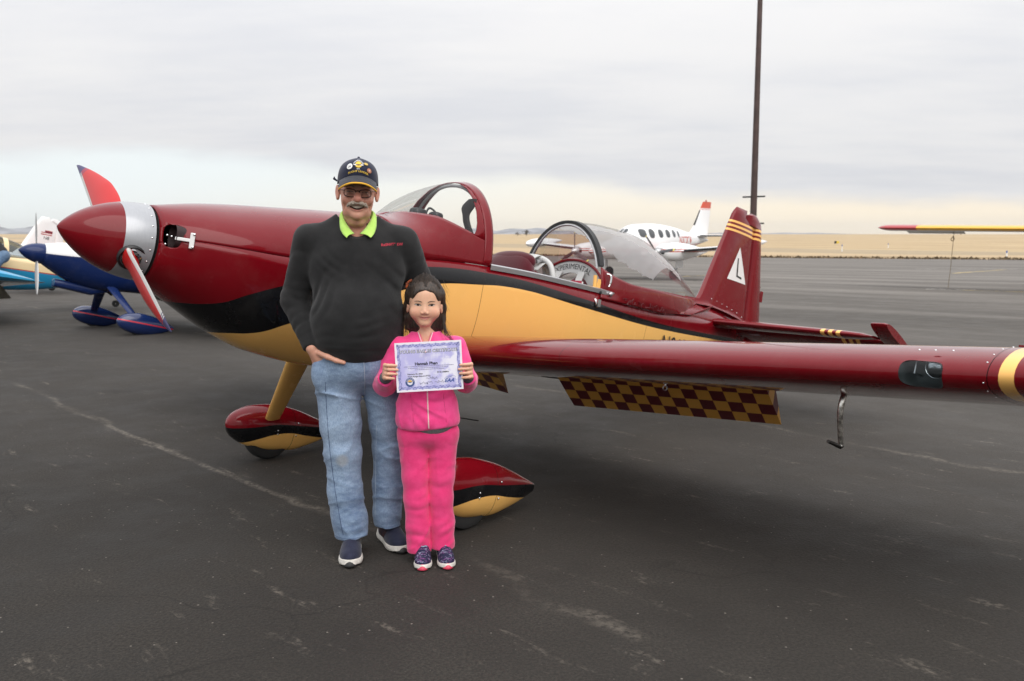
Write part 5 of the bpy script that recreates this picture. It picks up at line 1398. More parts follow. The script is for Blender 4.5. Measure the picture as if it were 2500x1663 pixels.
def nets(V, lo, h):
    I = V < 0; n = np.array(V.shape) - 1
    cor = [(a, b, c) for a in (0, 1) for b in (0, 1) for c in (0, 1)]
    sl = lambda c, A: A[c[0]:n[0] + c[0], c[1]:n[1] + c[1], c[2]:n[2] + c[2]]
    cnt = np.zeros(n, np.int8)
    for c in cor: cnt += sl(c, I)
    cells = np.argwhere((cnt > 0) & (cnt < 8)); vid = np.full(n, -1, np.int32); vid[tuple(cells.T)] = np.arange(len(cells))
    val = np.stack([V[cells[:, 0] + c[0], cells[:, 1] + c[1], cells[:, 2] + c[2]] for c in cor], 1)
    acc = np.zeros((len(cells), 3)); num = np.zeros(len(cells))
    for i in range(8):
        for j in range(i + 1, 8):
            if sum(abs(cor[i][q] - cor[j][q]) for q in range(3)) != 1: continue
            m = (val[:, i] < 0) != (val[:, j] < 0)
            t = val[m, i] / (val[m, i] - val[m, j] + 1e-12); acc[m] += np.array(cor[i]) + t[:, None] * (np.array(cor[j]) - np.array(cor[i])); num[m] += 1
    verts = lo + h * (cells + acc / num[:, None]); quads = []
    for ax in range(3):
        o1, o2 = (ax + 1) % 3, (ax + 2) % 3
        s0 = [slice(None)] * 3; s1 = [slice(None)] * 3; s0[ax] = slice(0, -1); s1[ax] = slice(1, None)
        a, b = I[tuple(s0)], I[tuple(s1)]; e = np.argwhere(a != b)
        e = e[(e[:, o1] > 0) & (e[:, o2] > 0) & (e[:, o1] < n[o1]) & (e[:, o2] < n[o2])]
        if not len(e): continue
        def cid(d1, d2): q = e.copy(); q[:, o1] += d1; q[:, o2] += d2; return vid[q[:, 0], q[:, 1], q[:, 2]]
        Q = np.stack([cid(-1, -1), cid(0, -1), cid(0, 0), cid(-1, 0)], 1); fl = ~a[tuple(e.T)]
        Q[fl] = Q[fl][:, ::-1]; quads.append(Q)
    return verts, np.vstack(quads)
def relax(v, q, it=2, lam=.5):
    """a little smoothing of a quad mesh"""
    n = len(v); E = np.vstack([q[:, [0, 1]], q[:, [1, 2]], q[:, [2, 3]], q[:, [3, 0]]])
    for _ in range(it):
        s = np.zeros_like(v); c = np.zeros(n)
        for a, b in ((0, 1), (1, 0)):
            for d in range(3): s[:, d] += np.bincount(E[:, a], v[E[:, b], d], n)
            c += np.bincount(E[:, a], minlength=n)
        v = v + lam * (s / np.maximum(c, 1)[:, None] - v)
    return v
def sdf_obj(name, parts, h, mat, parent, color=None, it=1, k=.012):
    v, q = sdf_mesh(parts, h, k=k); v = relax(v, q, it) if it else v
    me = bpy.data.meshes.new(name)
    me.vertices.add(len(v)); me.vertices.foreach_set('co', v.astype(np.float32).ravel())
    me.loops.add(len(q) * 4); me.polygons.add(len(q))
    me.loops.foreach_set('vertex_index', q.astype(np.int32).ravel()); me.polygons.foreach_set('loop_start', np.arange(0, len(q) * 4, 4, dtype=np.int32))
    me.update(calc_edges=True); me.validate()
    if color is not None:
        c = np.ones((len(v), 4), np.float32); c[:, :3] = color(v); at = me.color_attributes.new('Col', 'FLOAT_COLOR', 'POINT'); at.data.foreach_set('color', c.ravel())
    return from_mesh(name, me, mat, parent, True, None)
def blend(c, target, w): return c * (1 - w[:, None]) + np.asarray(target, float) * w[:, None]
def spot(v, c, r): return np.exp(-(((v - np.asarray(c, float)) / np.asarray(r, float)) ** 2).sum(1))
def skin_mat(name, rough=.45):
    t = NT(name); a = t.n('ShaderNodeVertexColor'); a.layer_name = 'Col'; co = t.coord()
    n = t.noise(co, 90, 4, .6); c = t.mix(t.rng(n, .35, .7, 0, .14), a.outputs[0], (.50, .17, .11))
    t.bsdf(c, rough, .4, normal=t.bump(t.noise(co, 420, 3), .14, .002), sss=.12, sss_r=(1.0, .35, .2)); return t.m
def cloth_mat(name, c0, c1, scale=18, weave=900, rough=.9, bump=.35, sheen=.25, extra=None):
    t = NT(name); co = t.coord(); n = t.noise(co, scale, 5, .6); c = t.mix(t.rng(n, .32, .68), c0, c1)
    w = t.noise(co, weave, 2, .5); c = t.mix(t.rng(w, .35, .7, 0, .25), c, tuple(min(1, q * 1.5) for q in c1))
    if extra: c = extra(t, co, c)
    big = t.noise(co, 9, 4, .55)
    nr = t.bump(t.noise(co, weave * .6, 3), bump, .0015); nr = t.bump(big, .25, .012, nr)
    t.bsdf(c, rough, .25, normal=nr, sheen=sheen); return t.m
def hand_field(P, wrist, knuck, tips, rad, thumb, palm_r=.02, mid_bulge=None):
    """palm from wrist to knuckles, four fingers as bent chains, a thumb from the palm's side"""
    d = None
    kc = np.mean(knuck, 0)
    for kn in knuck: e = d_cap(P, wrist, kn, palm_r * .95, rad * 1.25); d = e if d is None else smin(d, e, .012)
    for ch in tips:
        e = d_chain(P, ch, np.linspace(rad * 1.12, rad * .85, len(ch)), .003); d = smin(d, e, .0035)
    e = d_chain(P, thumb, np.linspace(rad * 1.55, rad * .95, len(thumb)), .006); return smin(d, e, .008)

# ------------------------------------------------------------------ the man
MAN = thing('person', 'smiling man in navy cap, glasses, charcoal sweatshirt and light jeans, one hand in pocket', 'person', (-.70, 4.05, 0), math.atan2(.70, 4.05))
MHC = A3(.008, -.045, 1.672); MHR = rotm('Y', 3.0)           # head centre at eye level, slight tilt
def mh(P): return (P - MHC) @ MHR
def mhw(p): return MHR @ np.asarray(p, float) + MHC
def man_head(P):
    q = mh(P); x, y, z = q.T; ax_ = np.abs(x); m = np.stack([ax_, y, z], 1)
    d = d_ell(q, (0, .012, .035), (.079, .099, .093))
    d = smin(d, d_ell(q, (0, -.022, -.028), (.071, .073, .092)), .02)
    d = smin(d, d_ell(m, (.022, -.034, -.080), (.032, .052, .036)), .018)
    d = smin(d, d_ell(q, (0, -.077, -.100), (.026, .022, .021)), .016)
    d = smin(d, d_ell(m, (.043, -.068, -.034), (.024, .023, .021)), .012)                      # cheeks pushed up by the smile
    d = smin(d, d_ell(m, (.030, -.082, .022), (.030, .014, .010)), .010)                       # brow
    d = smax(d, -d_ell(m, (.033, -.104, .000), (.020, .018, .012)), .012)                      # sockets
    d = smin(d, d_ell(m, (.033, -.082, -.0135), (.017, .010, .005)), .006)                       # pouches
    d = smin(d, d_cap(q, (0, -.086, .006), (0, -.113, -.030), .0095, .0178), .008)              # nose
    d = smin(d, d_ell(m, (.0165, -.101, -.037), (.0118, .013, .0095)), .005)
    d = smax(d, -d_ell(m, (.008, -.110, -.046), (.004, .006, .005)), .003)
    d = smin(d, d_ell(q, (0, -.086, -.056), (.034, .019, .014)), .010)
    zb = z - 11 * x * x; qb = np.stack([x, y, zb], 1)
    d = smin(d, d_ell(qb, (0, -.089, -.0795), (.027, .012, .007)), .006)                       # lower lip
    d = smax(d, -d_ell(qb, (0, -.100, -.0675), (.034, .030, .0105)), .003)                     # open smile
    d = smax(d, -d_chain(m, [A3(.020, -.100, -.036), A3(.033, -.094, -.052), A3(.041, -.082, -.072)], [.0035, .0050, .0040]), .006)
    d = smax(d, -d_cap(m, (.052, -.066, -.004), (.068, -.045, -.012), .0012, .0015), .004)     # crow's feet
    d = smax(d, -d_cap(m, (.052, -.067, -.010), (.066, -.045, -.026), .0012, .0015), .004)
    d = smax(d, -d_cap(m, (.051, -.066, -.050), (.054, -.048, -.096), .0026, .0032), .006)
    d = smin(d, d_ell(m, (.034, -.022, -.090), (.024, .036, .026)), .016)                         # jowl
    d = smin(d, d_ell(q, (0, -.022, -.128), (.038, .045, .026)), .02)
    d = smin(d, d_cap(q, (0, .022, -.07), (0, .030, -.23), .056, .062), .014)                   # neck
    d = smax(d, -d_cap(m, (.020, -.052, -.155), (.016, -.050, -.20), .0015, .002), .008)
    R = rotm('Z', -24) @ rotm('X', -8)
    e = d_ell(m, (.087, .014, .000), (.0085, .019, .034), R); e = smax(e, -d_ell(m, (.0965, .005, .003), (.007, .010, .019), R), .005)
    e = smin(e, d_ell(m, (.086, .006, -.026), (.007, .009, .011)), .006)
    return smin(d, e, .006)
def man_torso(P):
    d = d_ell(P, (0, .0, 1.30), (.19, .12, .20)); d = smin(d, d_ell(P, (0, -.04, 1.08), (.18, .145, .18)), .05)
    d = smin(d, d_cap(P, (-.15, .01, 1.46), (.15, .01, 1.455), .05, .05), .05); return smin(d, d_cap(P, (0, .0, 1.45), (0, .0, 1.52), .066, .066), .03)
RS, RE, RW = A3(-.205, .015, 1.465), A3(-.283, .075, 1.195), A3(-.206, -.055, .995)
LS, LEb, LW = A3(.205, .015, 1.455), A3(.298, .085, 1.225), A3(.315, .13, .99)
def man_arms(P):
    d = d_chain(P, [RS, RE, RW], [.05, .043, .030], .01); return np.minimum(d, d_chain(P, [LS, LEb, LW], [.05, .043, .03], .01))
def man_rhand(P):
    kn = [A3(-.194, -.062, .915), A3(-.175, -.078, .910), A3(-.156, -.088, .912), A3(-.138, -.092, .918)]
    tp = [[k_, k_ + A3(-.004, .0, -.042), k_ + A3(-.004, .018, -.072), k_ + A3(-.002, .03, -.09)] for k_ in kn]
    th = [A3(-.172, -.098, .968), A3(-.135, -.142, .955), A3(-.098, -.160, .940), A3(-.066, -.166, .931)]
    return hand_field(P, A3(-.203, -.070, .985), kn, tp, .0098, th, .0255)
def man_lhand(P):
    kn = [A3(.285 + .019 * i, .135 - .004 * i, .905) for i in range(4)]
    tp = [[k_, k_ + A3(.002, -.01, -.042), k_ + A3(.003, -.028, -.068), k_ + A3(.003, -.045, -.08)] for k_ in kn]
    return hand_field(P, LW, kn, tp, .0098, [A3(.30, .12, .965), A3(.272, .10, .935), A3(.262, .085, .905)], .0255)
def man_legs(P):
    d = d_ell(P, (0, .0, .90), (.16, .11, .11)); d = smin(d, d_chain(P, [A3(-.09, 0, .85), A3(-.085, -.005, .48), A3(-.05, .02, .07)], [.075, .05, .036]), .04)
    return smin(d, d_chain(P, [A3(.095, .01, .85), A3(.122, .05, .48), A3(.115, .10, .07)], [.075, .05, .036]), .04)
def man_color(v):
    q = mh(v); c = np.tile(A3(.64, .335, .235), (len(v), 1)); m = np.stack([np.abs(q[:, 0]), q[:, 1], q[:, 2]], 1)
    c = blend(c, (.56, .18, .14), .85 * spot(q, (0, -.11, -.03), (.022, .03, .025)))
    c = blend(c, (.52, .19, .14), .6 * spot(m, (.046, -.075, -.03), (.024, .04, .024)))
    c = blend(c, (.48, .17, .13), .45 * spot(m, (.09, .0, .0), (.02, .04, .05)))
    zb = q[:, 2] - 11 * q[:, 0] ** 2
    c = blend(c, (.40, .12, .10), .8 * spot(np.stack([q[:, 0], q[:, 1], zb], 1), (0, -.095, -.079), (.026, .03, .006)))
    c = blend(c, (.06, .02, .018), (np.abs(zb + .0675) < .0085) * (np.abs(q[:, 0]) < .032) * (q[:, 1] < -.070) * (q[:, 1] > -.100) * .9)
    c = blend(c, (.47, .185, .13), .5 * spot(q, (0, -.03, -.17), (.06, .06, .05)))
    c = blend(c, (.020, .020, .030), (v[:, 2] < .30) * 1.0)
    hair = (q[:, 1] > -.025) * (q[:, 2] > -.055 + .5 * np.clip(-q[:, 1], 0, 1)) * (np.abs(q[:, 0]) < .086) * (q[:, 2] < .08) * (np.abs(q[:, 0]) > .02)
    side = hair * ((q[:, 1] > .03) | (q[:, 2] > .012)); c = blend(c, (.33, .29, .25), .75 * side)
    return c
M_SKIN_M = skin_mat('weathered_skin')
man_body = sdf_obj('body', [(A3(-.12, -.19, 1.42), A3(.14, .12, 1.82), man_head), (A3(-.26, -.22, .88), A3(.26, .18, 1.56), man_torso), (A3(-.36, -.12, .94), A3(.38, .20, 1.54), man_arms), (A3(-.25, -.20, .78), A3(-.04, .02, 1.02), man_rhand), (A3(.23, .02, .78), A3(.38, .18, 1.03), man_lhand), (A3(-.20, -.14, .03), A3(.22, .17, 1.03), man_legs)], .0040, M_SKIN_M, MAN, man_color, 1)
# eyes, teeth, moustache
def ball(name, c, r, mat, parent, seg=16):
    return MB().lathe([(-r, 0)] + [(-r * cos(a), r * sin(a)) for a in np.linspace(.2, pi - .2, 9)] + [(r, 0)], tuple(c), (0, -1, 0), seg).make(name, mat, parent)
def eye_mat(name, iris):
    t = NT(name); s = t.sep(t.coord())
    d = t.math('SQRT', t.math('ADD', t.math('MULTIPLY', s[0], s[0]), t.math('MULTIPLY', s[2], s[2])))
    c = t.mix(t.rng(d, .0062, .0056), (.62, .56, .52), iris); c = t.mix(t.rng(d, .0028, .0024), c, (.005, .005, .005)); t.bsdf(c, .12, .5, coat=.5); return t.m
def eyeball(c, r, iris, parent, nm):
    o = MB().lathe([(-r * cos(a), r * sin(a)) for a in np.linspace(0.01, pi - .01, 14)], (0, 0, 0), (0, -1, 0), 20).make('eye', eye_mat(nm, iris), parent); o.location = tuple(c); return o
def squint_eye(parent, field, tow, x0, z0, hw, hu, hd, sc, iris, ir, nm, lash):
    """an almond eye lying in the socket, with its dark upper lid line"""
    def on(x, z, off):
        q = np.array([tow((x, -.14 + .0005 * i, z)) for i in range(200)]); i = int(np.argmax(field(q) < 0)); return tow((x, -.14 + .0005 * i - off, z))
    up_ = lambda u: hu * (1 - u * u) ** .8; dn_ = lambda u: -hd * (1 - u * u) ** .9; sg = 1 if x0 > 0 else -1
    G = [[on(x0 + hw * u, z0 + up_(u) * w + dn_(u) * (1 - w) + .0008 * u * sg, .0005) for w in np.linspace(0, 1, 5)] for u in np.linspace(-.99, .99, 17)]
    te_ = NT(nm); xx = te_.sep(te_.coord())[0]; dd = te_.math('ABSOLUTE', te_.math('SUBTRACT', xx, float(tow((x0, -.08, z0))[0])))
    te_.bsdf(te_.mix(te_.rng(dd, ir, ir * .85), sc, iris), .15, .5, coat=.6)
    MB().grid(G).make('eye', te_.m, parent, sharp=None)
    MB().tube([on(x0 + hw * 1.06 * u, z0 + up_(u) + .0008 * u * sg + .0003, .0010) for u in np.linspace(-1, 1, 17)], [lash * .4] + [lash] * 15 + [lash * .4], 6).make('eyelashes', simple('dark_lash', (.012, .008, .007), .7), parent)
for sx_ in (-1, 1): squint_eye(MAN, man_head, mhw, sx_ * .0325, -.001, .0130, .0030, .0026, (.42, .36, .33), (.02, .016, .014), .0055, 'hazel_eye', .0010)
G = []
for i in range(13):
    u = (i - 6) / 6; x = .0265 * u; y0 = -.0925 + .011 * u * u; zt = -.0590 + 11 * x * x; zb = zt - .0112
    G.append([mhw((x, y0, zt)), mhw((x, y0 - .0012, (zt + zb) / 2)), mhw((x, y0, zb))])
MB().grid(G).make('teeth', simple('teeth', (.72, .64, .52), .3), MAN)
wv = Wave(3, 420, 9, (1.6, 1, .5))
def stache(P):
    q = mh(P); m = np.stack([np.abs(q[:, 0]), q[:, 1], q[:, 2]], 1)
    d = d_chain(m, [A3(.0, -.1130, -.0465), A3(.018, -.1105, -.0490), A3(.034, -.099, -.0550), A3(.042, -.090, -.0620)], [.0068, .0082, .0078, .0045], .005)
    return d - .0022 * wv(q)
t = NT('grey_moustache'); co = t.coord(); n = t.noise(co, 260, 4, .7, sc=(2.4, 1, .5)); t.bsdf(t.mix(t.rng(n, .35, .65), (.24, .18, .135), (.62, .54, .45)), .7, .3, normal=t.bump(n, .7, .003))
sdf_obj('moustache', [(A3(-.05, -.17, 1.58), A3(.07, -.09, 1.65), stache)], .0018, t.m, MAN, None, 0)
for sx_ in (-1, 1):                                                                           # brows
    pts = [mhw((sx_ * x, y, z)) for x, y, z in ((.014, -.098, .020), (.028, -.097, .026), (.045, -.084, .022))]
    MB().tube(catmull(pts, 4), [.002, .0032, .0036, .0036, .0036, .0032, .003, .002, .001], 6).make('eyebrow', simple('grey_brow', (.28, .23, .18), .8), MAN)
# glasses
GL = MB()
for sx_ in (-1, 1):
    loop = []
    for a in np.linspace(0, 2 * pi, 29):
        e = .62; loop.append(mhw((sx_ * (.0325 + .0255 * sgnpow(np.cos(a), e)), -.1055 + .012 * (abs(.0325 + sx_ * sx_ * .0255 * np.cos(a)) / .058) ** 2, -.005 + .0165 * sgnpow(np.sin(a), e) - (.002 if np.cos(a) < 0 else 0))))
    GL.tube(loop, .0019, 6, caps=False)
    GL.tube([mhw((sx_ * .0575, -.095, .004)), mhw((sx_ * .074, -.070, .006)), mhw((sx_ * .083, -.01, .006)), mhw((sx_ * .084, .018, -.006))], .0019, 6)
GL.tube(catmull([mhw((-.0085, -.1075, .001)), mhw((0, -.1115, .004)), mhw((.0085, -.1075, .001))], 4), .0017, 6)
gl_o = GL.make('glasses', simple('bronze_frame', (.025, .017, .013), .4, metal=.3), MAN)
for sx_ in (-1, 1):
    G = [[mhw((sx_ * (.0325 + r * .0248 * sgnpow(np.cos(a), .62)), -.1052 + .012 * ((.0325 + r * .0248 * np.cos(a)) / .058) ** 2, -.005 + r * .0158 * sgnpow(np.sin(a), .62))) for a in np.linspace(0, 2 * pi, 24, endpoint=False)] for r in (.02, .5, 1)]
    MB().grid(G, close_v=True).make('lens', glass('spectacle_lens', (.80, .79, .78), .22), gl_o)
# cap
def crown(phi, v, off=0.0):
    """phi 0 = front, growing to the wearer's left (image right)"""
    f = (1 - v ** 3.3) ** (1 / 3.1) * (1 - .05 * v) if v < 1 else 0
    fr = max(0, cos(phi)); bul = 1 + .035 * fr * sin(pi * min(1, v * 1.1))
    rx, ry = .0905 + off, (.110 + off)
    z = .030 + .046 * fr ** 1.5 * (1 - v) + (.121 + off) * v - .014 * (1 - fr) * v
    return np.array([rx * f * bul * sin(phi), .012 - ry * f * bul * cos(phi), z])
CAPR = rotm('X', 6)
def cw_(p): return mhw(CAPR @ np.asarray(p, float) + A3(0, 0, .002))
M_CAP = cloth_mat('navy_twill', (.010, .013, .032), (.016, .020, .045), 25, 1100, .8, .4, .2)
mb = MB(); G = [[cw_(crown(a, v)) for a in np.linspace(-pi, pi, 73)[:-1]] for v in list(np.linspace(0, .84, 12)) + [.90, .94, .965, .982, .993, .998, 1.0]]
mb.grid(G, close_v=True)
cap_o = mb.make('cap', M_CAP, MAN, sharp=None); md = cap_o.modifiers.new('thick', 'SOLIDIFY'); md.thickness = .0022
G = []
for u in np.linspace(-1, 1, 33):
    ph = u * radians(60); a = crown(ph, .0, .001); a[2] += .001
    ou = np.array([.080 * sgnpow(u, .80), -.104 - .072 * (1 - abs(u) ** 2.6) ** .62, .050 - .034 * u * u])
    row = []
    for w in np.linspace(0, 1, 9):
        p = a * (1 - w) + ou * w; p[2] += .012 * w * (1 - w) * 2; row.append(cw_(p))
    G.append(row)
vis = MB().grid(G).make('visor', cloth_mat('visor_twill', (.016, .018, .030), (.028, .030, .040), 60, 900, .55, .3, .1), cap_o, sharp=None); md = vis.modifiers.new('thick', 'SOLIDIFY'); md.thickness = .003; md.offset = 0
edge_ = np.array([r[-1] for r in G]); MB().tube(edge_, .0042, 8).make('visor_piping', simple('yellow_piping', (.78, .42, .03), .7), cap_o)
for w in (3, 5, 7): MB().tube(np.array([r[w] for r in G]) + A3(0, -.0008, .0016), .0006, 4).make('visor_stitching', simple('grey_thread', (.09, .09, .10), .8), cap_o)
ball('cap_button', cw_((0, .012, .150)), .006, M_CAP, cap_o)
MB().tube([cw_(crown(-1.75, .12, .002)), cw_(crown(-1.78, .12, .014) + A3(-.004, 0, .008)), cw_(crown(-1.75, .25, .016))], [.004, .006, .002], 6).make('cap_tab', M_CAP, cap_o)
M_YT = simple('yellow_thread', (.75, .50, .06), .7); M_WT = simple('white_thread', (.75, .74, .72), .7)
def on_cap(x, y, off=.0022):
    v = np.clip(.10 + y * 10.2, .01, .93); return cw_(crown(x / .099, v, off))
def capt(name, txt, size, mat, x0, y0, R=None, **kw):
    if R: fn = lambda x, y, z: on_cap(x0 + (R + y) * sin(x / R), y0 + (R + y) * cos(x / R))
    else: fn = lambda x, y, z: on_cap(x0 + x, y0 + y - .35 * (x0 + x) ** 2 / .1)
    return text_on(name, txt, size, mat, cap_o, fn, **kw)
capt('cap_lettering', 'FLIGHT LEADER', .0135, M_YT, 0, .016, offset=.0003)
capt('cap_lettering', 'YOUNG EAGLES', .0088, M_WT, 0, .047, .026, offset=.0003)
capt('cap_lettering', 'EAA', .008, M_WT, 0, .029, offset=.0003)
def cap_disc(name, x0, y0, rx, ry, mat, off=.0022, n=20):
    G = [[on_cap(x0 + r * rx * cos(a), y0 + r * ry * sin(a), off) for a in np.linspace(0, 2 * pi, n, endpoint=False)] for r in (.05, .6, 1)]
    return MB().grid(G, close_v=True).make(name, mat, cap_o)
cap_disc('cap_emblem', 0, .052, .0165, .0165, M_YT, .0020)
for sx_ in (-1, 1):
    pl = [(0, .049), (sx_ * .014, .0535), (sx_ * .026, .052), (sx_ * .023, .0485), (sx_ * .011, .047)]
    MB().add([on_cap(x, y, .0030) for x, y in pl], [list(range(5))]).make('eagle_wing', M_WT, cap_o, smooth=False)
    MB().add([on_cap(x, y, .0034) for x, y in [(0, .0515), (sx_ * .013, .0535), (sx_ * .012, .0505), (0, .047)]], [[0, 1, 2, 3]]).make('eagle_silhouette', simple('navy_thread', (.01, .012, .03), .7), cap_o, smooth=False)
cap_disc('number_button', -.042, .042, .0142, .0142, simple('white_button', (.80, .80, .79), .3), .004)
capt('button_number', '26', .015, M_LET, -.042, .0485); 
for v_ in bpy.data.objects['button_number'].data.vertices: v_.co += Vector(MHR @ np.array([-.001, -.0026, 0]))
cap_disc('enamel_pin', .040, .058, .011, .006, simple('gold_pin', (.60, .42, .12), .3, metal=.6), .004)
cap_disc('enamel_pin', .052, .028, .0115, .0115, simple('copper_pin', (.52, .22, .12), .35, metal=.3), .004)
cap_disc('enamel_pin', .052, .028, .005, .005, simple('pale_enamel', (.62, .45, .35), .35), .005)
# polo collar
def collar(sg):
    ins = catmull([(.004, .080, 1.588), (sg * .048 + .006, .062, 1.598), (sg * .068 + .007, .008, 1.590), (sg * .058 + .006, -.050, 1.555), (sg * .034 + .004, -.088, 1.516), (sg * .012 + .002, -.104, 1.492)], 5)
    out = catmull([(.004, .098, 1.552), (sg * .056 + .006, .076, 1.560), (sg * .079 + .008, .010, 1.558), (sg * .080 + .007, -.056, 1.524), (sg * .068 + .008, -.104, 1.492), (sg * .052 + .009, -.134, 1.474)], 5)
    G = [[a + (b - a) * w + A3(sg * .005, -.004, .004) * sin(pi * w) for w in np.linspace(0, 1, 7)] for a, b in zip(ins, out)]
    o = MB().grid(G, flip=sg > 0).make('polo_collar', cloth_mat('lime_pique', (.42, .70, .12), (.50, .80, .17), 30, 700, .85, .5, .2), MAN, sharp=None); md = o.modifiers.new('thick', 'SOLIDIFY'); md.thickness = .003; md.offset = 0
for sg in (-1, 1): collar(sg)
# sweatshirt
wA = Wave(21, 9, 8)
def sweat(P):
    x, y, z = P.T
    d = d_ell(P, (0, .0, 1.34), (.222, .150, .205)); d = smin(d, d_ell(P, (-.002, -.050, 1.12), (.212, .178, .205)), .06)
    d = smin(d, d_ell(P, (-.002, -.035, 1.0), (.198, .158, .13)), .05)
    d = smin(d, d_cap(P, (-.165, .012, 1.468), (.165, .012, 1.462), .062, .062), .06)
    d = smin(d, d_cap(P, (0, .012, 1.465), (0, .016, 1.508), .100, .086), .05)
    d = smin(d, d_cap(np.stack([np.abs(x), y, z], 1), (.150, .012, 1.478), (.070, .020, 1.548), .046, .036), .04)
    band = smooth01((.995 - z) / .012) * .006                                                 # ribbed hem pulls in
    d = d + band
    d = d + .004 * wA(P) + creases(P, 24, 15, (.7, .7, 1.2), .0016) + folds(P, (-.17, -.10, 1.22), (1, .2, -.6), .05, .12, .0055, 2) + folds(P, (.17, -.10, 1.25), (-1, .2, -.8), .055, .13, .0055, 5) + folds(P, (0, -.18, 1.03), (0, .2, 1), .05, .16, .0035, 8) + folds(P, (-.15, -.10, 1.38), (.6, 0, 1), .06, .09, .004, 9)
    d = smax(d, (.942 + .020 * smooth01(-x / .2) - .018 * np.exp(-(x / .12) ** 2)) - z, .006)
    d = smax(d, -d_cap(P, (.004, .012, 1.50), (.004, .03, 1.70), .083, .095), .006)
    d = smax(d, -d_ell(P, (.004, -.115, 1.515), (.062, .07, .042)), .008)
    return d
def sleeve(S_, E_, W_, seed):
    ax_ = (W_ - E_) / np.linalg.norm(W_ - E_); un = (E_ - S_) / np.linalg.norm(E_ - S_)
    def f(P):
        d = d_chain(P, [S_, E_, W_], [.075, .063, .047], .03)
        d = d + folds(P, E_, un + .25 * ax_, .042, .10, .0065, seed) + folds(P, E_ + ax_ * .13, ax_, .045, .08, .0035, seed + 1) + folds(P, S_ + un * .12, un + A3(.3, 0, 0), .06, .09, .0035, seed + 2)
        d = d + creases(P, seed + 4, 24, (.8, .8, 1.3), .0055)
        t_ = (P - W_) @ ax_
        cuff = smooth01((t_ + .055) / .01); d = d + cuff * .004
        return smax(d, t_ - .012, .005)
    return f
M_SWEAT = cloth_mat('charcoal_fleece', (.0125, .0125, .013), (.019, .019, .0195), 14, 800, .95, .5, .12)
sw = sdf_obj('sweatshirt', [(A3(-.26, -.26, .92), A3(.26, .20, 1.60), sweat), (A3(-.39, -.13, .955), A3(-.10, .17, 1.56), sleeve(RS, RE, RW, 31)), (A3(.10, -.10, .955), A3(.41, .22, 1.56), sleeve(LS, LEb, LW, 41))], .0064, M_SWEAT, MAN, None, 1, k=.022)
def chest_text(x, y, z):
    X = .150 + x; Z = 1.445 + y + .06 * x; q = np.array([[X, -.25 + .0012 * i, Z] for i in range(150)]); v = sweat(q); i = int(np.argmax(v < 0)); return (X, q[i][1] - .0022, Z)
text_on('chest_lettering', 'RxSNVYIEW', .0165, simple('red_thread', (.55, .03, .06), .7), sw, chest_text, offset=.0002)
# jeans
wB, wC = Wave(51, 11, 8), Wave(52, 30, 8, (1, 1, .5))
def jean_fold(P, cx_):
    o = folds(P, (cx_, -.10, .80), (-.35 if cx_ < 0 else .35, 0, 1), .05, .12, .0060, 61) + folds(P, (cx_, -.08, .50), (.15, 0, 1), .055, .10, .0050, 62) + folds(P, (cx_ + .03, -.08, .19), (.45, 0, 1), .06, .10, .0075, 63)
    z = P[:, 2]
    k1 = np.exp(-((z - .80) / .10) ** 2) + .8 * np.exp(-((z - .48) / .10) ** 2) + 1.1 * np.exp(-((z - .17) / .10) ** 2) + .25
    return .35 * o + .0018 * wB(P) + .0008 * wC(P) - k1 * (creases(P, 64, 24, (.5, .5, 1.5), .0075, 11) + creases(P, 65, 30, (.9, .6, 1.0), .0055, 11))
def jeans(P):
    x, y, z = P.T
    d = d_ell(P, (0, -.012, .915), (.205, .150, .135))
    l = d_chain(P, [A3(-.098, -.005, .84), A3(-.090, -.010, .62), A3(-.082, -.014, .49), A3(-.078, -.006, .31), A3(-.058, .0, .17), A3(-.045, .006, .04)], [.110, .090, .083, .077, .082, .078], .03)
    r = d_chain(P, [A3(.105, .005, .84), A3(.130, .03, .62), A3(.134, .055, .49), A3(.124, .08, .30), A3(.116, .09, .17), A3(.114, .095, .05)], [.108, .086, .078, .071, .067, .066], .03)
    l = smax(l, (.098 - .02 * (x + .04) / .08 * -1 * .6) - z, .004); r = smax(r, .100 - z, .004)
    l = l + jean_fold(P, -.08); r = r + jean_fold(P, .12)
    lg = smin(l, r, .012); d = smin(d, lg, .05)
    # slash pocket, fly and side seams pressed into the cloth
    d = d + .0035 * np.exp(-(((x + .155 + .25 * (z - .93)) / .004) ** 2)) * (z > .86) * (y < 0)
    d = d + .0022 * np.exp(-(((x - .028) / .003) ** 2)) * (z > .80) * (y < 0)
    # pocket mouth stands open for the hand
    d = smin(d, smax(d_ell(P, (-.163, -.072, .868), (.050, .040, .08)), z - .930 + .25 * (x + .16), .006), .02)
    return smax(d, z - .975, .004)
